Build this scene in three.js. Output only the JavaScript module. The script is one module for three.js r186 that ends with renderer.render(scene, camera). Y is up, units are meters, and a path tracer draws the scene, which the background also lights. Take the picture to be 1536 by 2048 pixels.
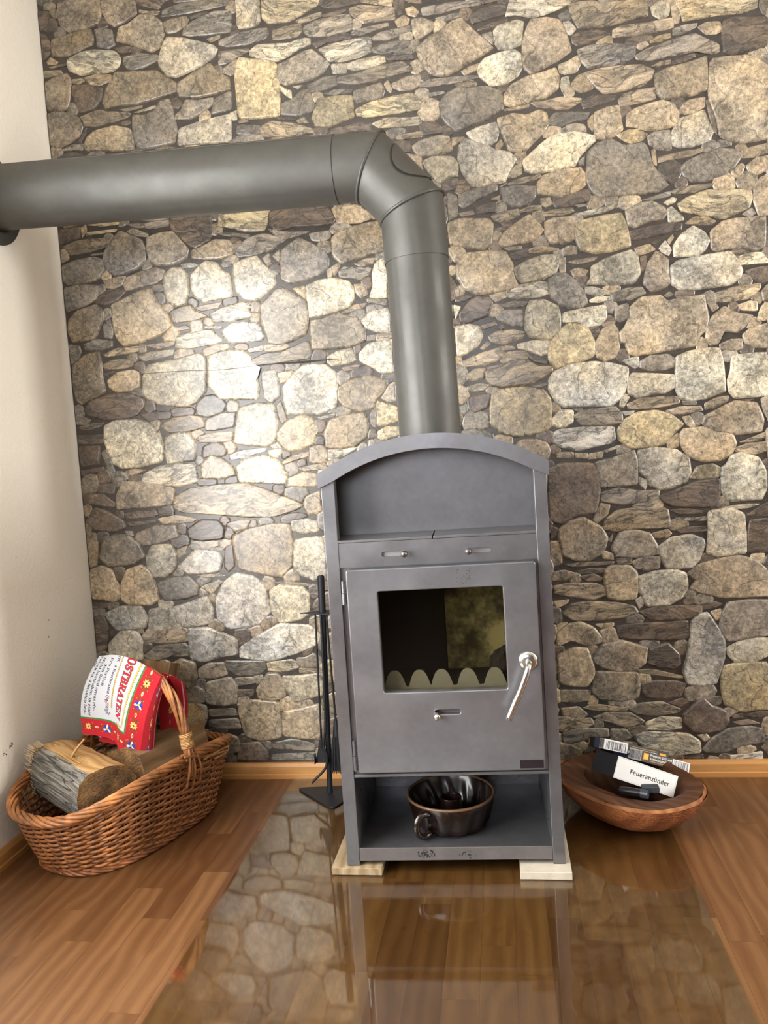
import * as THREE from 'three';
import { mergeGeometries, toCreasedNormals } from 'three/addons/utils/BufferGeometryUtils.js';
import { RoundedBoxGeometry } from 'three/addons/geometries/RoundedBoxGeometry.js';
import { RectAreaLightUniformsLib } from 'three/addons/lights/RectAreaLightUniformsLib.js';

// ---------------------------------------------------------------- camera, daylight, exposure
RectAreaLightUniformsLib.init();
const scene = new THREE.Scene();
const camera = new THREE.PerspectiveCamera(65.7, 0.75, 0.05, 60);
camera.position.set(0.2357, 0.941, 2.2405);
camera.rotation.set(-0.0712, 0.1483, -0.0647, 'YXZ');
scene.add(camera);
const renderer = new THREE.WebGLRenderer({ antialias: true });
renderer.toneMapping = THREE.LinearToneMapping;
renderer.toneMappingExposure = 1.06;
renderer.shadowMap.enabled = true;
scene.background = new THREE.Color(3.2, 3.6, 4.2);
// daylight entering through the three windows of the room: one area light just inside each opening
const WL = { z0: 0.78, z1: 2.45, y0: 0.42, y1: 1.95, x: -1.0175 };   // balcony window in the left wall
const WR = { z0: 0.72, z1: 1.12, y0: 0.85, y1: 2.05, x: 3.4 };      // narrow window in the right wall
const WB = { x0: -0.85, x1: 0.55, y0: 0.95, y1: 2.15, z: 4.6 };      // window behind the camera
function daylight(name, color, power, w, h, [x, y, z], [tx, ty, tz]) {
  const l = new THREE.RectAreaLight(color, power, w, h);
  l.name = name; l.position.set(x, y, z); l.lookAt(tx, ty, tz); scene.add(l); return l;
}
daylight('daylight_side_window', new THREE.Color(1, 0.97, 0.93), 13.5, WL.z1 - WL.z0 - 0.1, WL.y1 - WL.y0 - 0.1, [WL.x + 0.03, (WL.y0 + WL.y1) / 2, (WL.z0 + WL.z1) / 2], [2, (WL.y0 + WL.y1) / 2, (WL.z0 + WL.z1) / 2]);
daylight('daylight_narrow_window', new THREE.Color(1, 0.97, 0.93), 60, WR.z1 - WR.z0 - 0.06, WR.y1 - WR.y0 - 0.06, [WR.x - 0.03, (WR.y0 + WR.y1) / 2, (WR.z0 + WR.z1) / 2], [0, (WR.y0 + WR.y1) / 2, (WR.z0 + WR.z1) / 2]);
daylight('daylight_rear_window', new THREE.Color(1, 0.98, 0.96), 3.2, WB.x1 - WB.x0 - 0.1, WB.y1 - WB.y0 - 0.1, [(WB.x0 + WB.x1) / 2, (WB.y0 + WB.y1) / 2, WB.z - 0.03], [(WB.x0 + WB.x1) / 2, (WB.y0 + WB.y1) / 2, 0]);

// ---------------------------------------------------------------- helpers
function rng(seed) { let s = seed >>> 0; return () => { s = (s + 0x6D2B79F5) >>> 0; let t = Math.imul(s ^ (s >>> 15), 1 | s); t = (t + Math.imul(t ^ (t >>> 7), 61 | t)) ^ t; return ((t ^ (t >>> 14)) >>> 0) / 4294967296; }; }
const V = (x, y, z) => new THREE.Vector3(x, y, z);
const lerp = (a, b, t) => a + (b - a) * t, clamp = (x, a = 0, b = 1) => Math.min(b, Math.max(a, x)), sstep = (a, b, x) => { const t = clamp((x - a) / (b - a)); return t * t * (3 - 2 * t); };
// tileable value noise on a px * py lattice
function lattice(px, py, seed) { const r = rng(seed), a = new Float32Array(px * py); for (let i = 0; i < a.length; i++) a[i] = r(); return (u, v) => { const x = u * px, y = v * py, xi = Math.floor(x), yi = Math.floor(y), fx = x - xi, fy = y - yi, sx = fx * fx * (3 - 2 * fx), sy = fy * fy * (3 - 2 * fy); const g = (i, j) => a[(((j % py) + py) % py) * px + (((i % px) + px) % px)]; return lerp(lerp(g(xi, yi), g(xi + 1, yi), sx), lerp(g(xi, yi + 1), g(xi + 1, yi + 1), sx), sy); }; }
function fbm(px, py, oct, seed, gain = 0.5) { const L = []; for (let o = 0; o < oct; o++) L.push(lattice(px << o, py << o, seed + o * 17)); let n = 0; for (let o = 0; o < oct; o++) n += gain ** o; return (u, v) => { let s = 0; for (let o = 0; o < oct; o++) s += gain ** o * L[o](u, v); return s / n; }; }
function dataTex(w, h, fn, srgb = true, rep = 1) {
  const d = new Uint8Array(w * h * 4);
  for (let j = 0; j < h; j++) for (let i = 0; i < w; i++) { const c = fn(i / w, j / h), k = (j * w + i) * 4; const a = Array.isArray(c) ? c : [c, c, c]; d[k] = clamp(a[0]) * 255; d[k + 1] = clamp(a[1]) * 255; d[k + 2] = clamp(a[2]) * 255; d[k + 3] = 255; }
  const t = new THREE.DataTexture(d, w, h, THREE.RGBAFormat); t.wrapS = t.wrapT = THREE.RepeatWrapping; t.magFilter = THREE.LinearFilter; t.minFilter = THREE.LinearMipmapLinearFilter; t.generateMipmaps = true;
  if (srgb) t.colorSpace = THREE.SRGBColorSpace; t.repeat.set(rep, rep); t.needsUpdate = true; return t;
}
function canvasTex(w, h, draw) { const c = document.createElement('canvas'); c.width = w; c.height = h; draw(c.getContext('2d'), w, h); const t = new THREE.CanvasTexture(c); t.colorSpace = THREE.SRGBColorSpace; return t; }
const taken = {};
function numbered(n) { if (!(n in taken)) { taken[n] = 0; return n; } taken[n]++; return n + '_' + String(taken[n]).padStart(3, '0'); }
function shadow(o) { o.castShadow = o.receiveShadow = true; return o; }
function part(parent, name, geo, mat, label) { const m = shadow(new THREE.Mesh(geo, mat)); m.name = name; if (label) m.userData.label = label; parent.add(m); return m; }
function tag(o, label, category, group) { o.userData.label = label; o.userData.category = category; if (group) o.userData.group = group; return o; }
function thing(name, label, category, pos = [0, 0, 0], turn = 0, group) { const g = new THREE.Group(); g.name = numbered(name); g.position.set(...pos); g.rotation.y = turn; scene.add(g); return tag(g, label, category, group); }
function solo(name, geo, mat, label, category, group) { const m = shadow(new THREE.Mesh(geo, mat)); m.name = numbered(name); scene.add(m); return tag(m, label, category, group); }
function struct(name, geo, mat, label, category) { const m = shadow(new THREE.Mesh(geo, mat)); m.name = name; m.userData.kind = 'structure'; if (label) m.userData.label = label; m.userData.category = category || name.split('_')[0]; scene.add(m); return m; }
function plain(g) { const n = g.index ? g.toNonIndexed() : g; for (const k of Object.keys(n.attributes)) if (!['position', 'normal', 'uv'].includes(k)) n.deleteAttribute(k); if (!n.attributes.uv) n.setAttribute('uv', new THREE.BufferAttribute(new Float32Array(n.attributes.position.count * 2), 2)); if (!n.attributes.normal) n.computeVertexNormals(); return n; }
function merge(list) { return mergeGeometries(list.map(plain), false); }
// uv in metres from the dominant axis of each face; grain runs along v; 'axis' says along which direction
function metreUV(geo, axis = 'y', off = [0, 0]) {
  const g = geo.index ? geo.toNonIndexed() : geo; if (!g.attributes.normal) g.computeVertexNormals();
  const p = g.attributes.position, uv = new Float32Array(p.count * 2), a = V(), b = V(), c = V();
  for (let i = 0; i < p.count; i += 3) {
    a.fromBufferAttribute(p, i); b.fromBufferAttribute(p, i + 1).sub(a); c.fromBufferAttribute(p, i + 2).sub(a); b.cross(c);
    const ax = Math.abs(b.x), ay = Math.abs(b.y), az = Math.abs(b.z);
    for (let k = 0; k < 3; k++) {
      const x = p.getX(i + k), y = p.getY(i + k), z = p.getZ(i + k); let s, t;
      if (ax >= ay && ax >= az) [s, t] = axis === 'z' ? [y, z] : [z, y];
      else if (ay >= az) [s, t] = axis === 'x' ? [z, x] : [x, z];
      else [s, t] = axis === 'x' ? [y, x] : [x, y];
      uv[(i + k) * 2] = s + off[0]; uv[(i + k) * 2 + 1] = t + off[1];
    }
  }
  g.setAttribute('uv', new THREE.BufferAttribute(uv, 2)); return g;
}
function box(x0, x1, y0, y1, z0, z1) { const g = new THREE.BoxGeometry(x1 - x0, y1 - y0, z1 - z0); g.translate((x0 + x1) / 2, (y0 + y1) / 2, (z0 + z1) / 2); return g; }
function rbox(x0, x1, y0, y1, z0, z1, r = 0.002, s = 1) { const g = new RoundedBoxGeometry(x1 - x0, y1 - y0, z1 - z0, s, r); g.translate((x0 + x1) / 2, (y0 + y1) / 2, (z0 + z1) / 2); return g; }
function cyl(r0, r1, a, b, seg = 24, open = false) { const d = b.clone().sub(a), g = new THREE.CylinderGeometry(r1, r0, d.length(), seg, 1, open); g.applyQuaternion(new THREE.Quaternion().setFromUnitVectors(V(0, 1, 0), d.clone().normalize())); const m = a.clone().add(b).multiplyScalar(0.5); g.translate(m.x, m.y, m.z); return g; }
// swept tube along points; radius may be a function of t
function tube(pts, r, sides = 6, closed = false) {
  const n = pts.length, pos = [], idx = [], uvs = []; let nrm = null, len = 0;
  const T = pts.map((p, i) => { const a = pts[closed ? (i - 1 + n) % n : Math.max(0, i - 1)], b = pts[closed ? (i + 1) % n : Math.min(n - 1, i + 1)]; return b.clone().sub(a).normalize(); });
  for (let i = 0; i < n; i++) {
    const t = T[i]; if (!nrm) { nrm = V(0, 1, 0); if (Math.abs(t.y) > 0.9) nrm.set(1, 0, 0); }
    nrm = nrm.clone().sub(t.clone().multiplyScalar(nrm.dot(t))).normalize(); const bi = t.clone().cross(nrm); if (i) len += pts[i].distanceTo(pts[i - 1]);
    const rr = typeof r === 'function' ? r(i / (n - 1)) : r;
    for (let k = 0; k <= sides; k++) { const a = k / sides * Math.PI * 2, c = Math.cos(a) * rr, s = Math.sin(a) * rr; pos.push(pts[i].x + nrm.x * c + bi.x * s, pts[i].y + nrm.y * c + bi.y * s, pts[i].z + nrm.z * c + bi.z * s); uvs.push(k / sides * 0.05, len); }
  }
  const m = closed ? n : n - 1, w = sides + 1;
  for (let i = 0; i < m; i++) for (let k = 0; k < sides; k++) { const a = i * w + k, b = ((i + 1) % n) * w + k; idx.push(a, a + 1, b, b, a + 1, b + 1); }
  if (!closed) for (const [base, flip] of [[0, true], [(n - 1) * w, false]]) for (let k = 1; k < sides - 1; k++) flip ? idx.push(base, base + k + 1, base + k) : idx.push(base, base + k, base + k + 1);
  const g = new THREE.BufferGeometry(); g.setAttribute('position', new THREE.Float32BufferAttribute(pos, 3)); g.setAttribute('uv', new THREE.Float32BufferAttribute(uvs, 2)); g.setIndex(idx); g.computeVertexNormals(); return g;
}
function extr(shape, z0, z1, bevel = 0, seg = 1) { const g = new THREE.ExtrudeGeometry(shape, { depth: z1 - z0 - 2 * bevel, bevelEnabled: bevel > 0, bevelThickness: bevel, bevelSize: bevel, bevelOffset: -bevel, bevelSegments: seg, curveSegments: 12 }); g.translate(0, 0, z0 + bevel); return g; }
function rrect(s, x0, x1, y0, y1, r) { s.moveTo(x0 + r, y0); s.lineTo(x1 - r, y0); s.quadraticCurveTo(x1, y0, x1, y0 + r); s.lineTo(x1, y1 - r); s.quadraticCurveTo(x1, y1, x1 - r, y1); s.lineTo(x0 + r, y1); s.quadraticCurveTo(x0, y1, x0, y1 - r); s.lineTo(x0, y0 + r); s.quadraticCurveTo(x0, y0, x0 + r, y0); return s; }
function smoothPts(arr, n, closed = false) { return new THREE.CatmullRomCurve3(arr.map((p) => V(...p)), closed, 'centripetal').getPoints(n); }
const srgb = (r, g, b) => new THREE.Color().setRGB(r / 255, g / 255, b / 255, THREE.SRGBColorSpace);
const std = (color, roughness, metalness = 0, extra = {}) => new THREE.MeshStandardMaterial({ color, roughness, metalness, ...extra });

// ---------------------------------------------------------------- procedural surfaces
const TS = 512;
function stoneTex(seed, strata) {
  const a = fbm(5, strata ? 16 : 5, 4, seed), b = fbm(strata ? 14 : 40, strata ? 60 : 40, 3, seed + 100, 0.6), c = fbm(3, 3, 3, seed + 200), w = fbm(4, 4, 3, seed + 300), sp = lattice(170, 170, seed + 400), sp2 = lattice(90, 90, seed + 500);
  const height = (u, v) => { const vv = strata ? v + (w(u, v) - 0.5) * 0.12 : v; const n = a(u, vv) * 0.5 + b(u, vv) * 0.5; const cr = Math.abs(w(u, v) - 0.5); return clamp(n + (strata ? (Math.abs(a(u, vv) - 0.5) < 0.03 ? -0.22 : 0) : (cr < 0.008 ? -0.18 : 0)), 0, 1); };
  const color = dataTex(TS, TS, (u, v) => { const h = height(u, v), m = c(u, v), s = sp(u, v), s2 = sp2(u, v); let k = 0.5 + (h - 0.5) * 1.5 + (m - 0.5) * 0.3 + (s > 0.80 ? -0.26 : 0) + (s2 > 0.84 ? -0.18 : 0) + (s < 0.14 ? 0.16 : 0); k = 0.40 + 0.68 * clamp(k); const warm = (m - 0.5) * 0.16; return [k * (1 + warm * 0.6), k, k * (1 - warm * 1.1)]; });
  const bump = dataTex(TS, TS, (u, v) => height(u, v) * 0.85 + sp(u, v) * 0.15, false);
  return { color, bump };
}
const stoneSets = [stoneTex(11, false), stoneTex(37, false), stoneTex(71, true)];
function woodTex(seed, light, dark, rings = 26, fine = 200) {
  const warp = fbm(4, 2, 3, seed), fib = fbm(fine, 4, 3, seed + 7, 0.6), broad = fbm(6, 2, 2, seed + 9), pores = lattice(256, 20, seed + 5);
  return dataTex(TS, TS, (u, v) => { const x = u + (warp(u, v) - 0.5) * 0.16, r = 0.5 + 0.5 * Math.sin(x * rings * Math.PI * 2 / 2 + broad(u, v) * 5); let k = 0.45 * r + 0.4 * fib(u, v) + 0.25 * broad(u, v); if (pores(u, v) > 0.9) k += 0.25; k = clamp(k); return [0, 1, 2].map((i) => lerp(light[i], dark[i], k) / 255); });
}
const laminateTex = woodTex(201, [255, 252, 246], [196, 180, 160], 22, 160);
const bumpFine = (() => { const f = fbm(60, 60, 4, 900, 0.7); return dataTex(256, 256, (u, v) => f(u, v), false); })();
// ---------------------------------------------------------------- the room
const LX = -1.0175, RX = 3.4, BZ = 4.6, CH = 2.45, TH = 0.25;
const repCache = new Map(); function texRep(t, s) { const k = t.uuid + s; if (!repCache.has(k)) { const c = t.clone(); c.repeat.set(s, s); c.needsUpdate = true; repCache.set(k, c); } return repCache.get(k); }
const plaster = std(srgb(232, 226, 214), 0.92, 0, { bumpMap: texRep(bumpFine, 3.2), bumpScale: 0.0016 });
function wallWithOpening(along, fixed, thick, a0, a1, o) {
  const mk = (p0, p1, y0, y1) => along === 'z' ? box(Math.min(fixed, fixed + thick), Math.max(fixed, fixed + thick), y0, y1, p0, p1) : box(p0, p1, y0, y1, Math.min(fixed, fixed + thick), Math.max(fixed, fixed + thick));
  return metreUV(merge([mk(a0, o[0], -0.1, CH), mk(o[1], a1, -0.1, CH), mk(o[0], o[1], -0.1, o[2]), mk(o[0], o[1], o[3], CH)]));
}
struct('wall_left', wallWithOpening('z', LX, -TH, -TH, BZ + TH, [WL.z0, WL.z1, WL.y0, WL.y1]), plaster, 'white plastered wall the stove pipe runs into', 'wall');
struct('wall_right', wallWithOpening('z', RX, TH, -TH, BZ + TH, [WR.z0, WR.z1, WR.y0, WR.y1]), plaster, 'white plastered wall opposite the stove pipe opening', 'wall');
struct('wall_rear', wallWithOpening('x', BZ, TH, LX - TH, RX + TH, [WB.x0, WB.x1, WB.y0, WB.y1]), std(srgb(84, 75, 67), 0.9), 'dull brown painted wall facing the stove', 'wall');
struct('ceiling', metreUV(box(LX - TH, RX + TH, CH, CH + 0.2, -TH, BZ + TH)), plaster, 'flat white ceiling', 'ceiling');
const whiteFrame = std(srgb(238, 238, 235), 0.4);
const clearPane = new THREE.MeshPhysicalMaterial({ color: 0xffffff, roughness: 0.02, transmission: 1, thickness: 0, ior: 1.5 });
let winNo = 0;
function windowUnit(along, at, a0, a1, y0, y1, label) {
  const B = (p0, p1, q0, q1, d0, d1) => along === 'z' ? box(at + d0, at + d1, q0, q1, p0, p1) : box(p0, p1, q0, q1, at + d0, at + d1);
  const w = 0.05, m = (a0 + a1) / 2, g = [B(a0, a1, y0, y0 + w, -0.03, 0.03), B(a0, a1, y1 - w, y1, -0.03, 0.03), B(a0, a0 + w, y0 + w, y1 - w, -0.03, 0.03), B(a1 - w, a1, y0 + w, y1 - w, -0.03, 0.03)];
  if (a1 - a0 > 0.6) g.push(B(m - w / 2, m + w / 2, y0 + w, y1 - w, -0.03, 0.03));
  const f = struct('window_' + (++winNo), merge(g), whiteFrame, label, 'window'); part(f, 'window_pane', B(a0 + w, a1 - w, y0 + w, y1 - w, -0.004, 0.004), clearPane, 'clear window glass');
}
windowUnit('z', WL.x - 0.12, WL.z0, WL.z1, WL.y0, WL.y1, 'white framed tall window in the pipe side wall');
windowUnit('z', WR.x + 0.12, WR.z0, WR.z1, WR.y0, WR.y1, 'narrow white framed window in the far side wall');
windowUnit('x', WB.z + 0.12, WB.x0, WB.x1, WB.y0, WB.y1, 'white framed window facing the stove');

// floor: laminate strips laid towards the stone wall, a piece each where they can be told apart
const floorTones = [[114, 80, 51], [107, 74, 46], [120, 86, 56], [110, 77, 49], [100, 67, 41], [117, 83, 53]];
const floorMats = floorTones.map((c) => std(srgb(...c), 0.36, 0, { map: texRep(laminateTex, 2.4) }));
const FX1 = 1.322, FZ1 = 1.62;
const floorBase = struct('floor', metreUV(merge([box(LX - TH, RX + TH, -0.12, -0.006, -TH, BZ + TH), box(LX, FX1, -0.006, 0, FZ1, BZ), box(FX1, RX, -0.006, 0, 0, BZ)]), 'z'), floorMats[0], 'beech laminate floor of short strips', 'floor');
{
  const r = rng(77), SW = 0.065, nCol = Math.round((FX1 - LX) / SW);
  for (let c = 0; c < nCol; c++) {
    const x0 = LX + c * SW, x1 = x0 + SW - 0.0003; let z = 0 - r() * 0.3, last = -1;
    while (z < FZ1) {
      const len = 0.26 + r() * 0.3, z0 = Math.max(0, z), z1 = Math.min(FZ1, z + len) - 0.0003; z += len; if (z1 - z0 < 0.02) continue;
      let k; do k = Math.floor(r() * floorMats.length); while (k === last); last = k;
      const g = metreUV(box(x0, x1, -0.0058, 0, z0, z1), 'z', [r() * 3, r() * 3]);
      const m = part(floorBase, 'plank', g, floorMats[k]);
    }
  }
}
const skirt = std(srgb(206, 160, 104), 0.45, 0, { map: texRep(woodTex(333, [255, 250, 240], [205, 180, 150], 8, 90), 2) });
function skirting(name, along, from, to, at, label) {
  const s = new THREE.Shape([[0, 0], [0.016, 0], [0.016, 0.012], [0.0125, 0.0145], [0.0125, 0.036], [0.009, 0.0445], [0.004, 0.046], [0, 0.046]].map((p) => new THREE.Vector2(...p)));
  let g = extr(s, 0, to - from); if (along === 'x') { g.rotateY(Math.PI / 2); g.scale(1, 1, -1); const p = g.index; g = g.toNonIndexed ? plain(g) : g; flip(g); g.translate(from, 0.0002, at); } else { g.translate(at, 0.0002, from); }
  return struct(name, metreUV(g, along), skirt, label, 'baseboard');
}
function flip(g) { const p = g.attributes.position.array, u = g.attributes.uv && g.attributes.uv.array; for (let i = 0; i < p.length; i += 9) for (let k = 0; k < 3; k++) { const t = p[i + 3 + k]; p[i + 3 + k] = p[i + 6 + k]; p[i + 6 + k] = t; } g.computeVertexNormals(); return g; }
skirting('baseboard_back', 'x', LX + 0.017, RX, 0.0005, 'light wood skirting strip under the stone wall');
skirting('baseboard_left', 'z', 0, BZ, LX, 'light wood skirting strip along the white wall');

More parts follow.
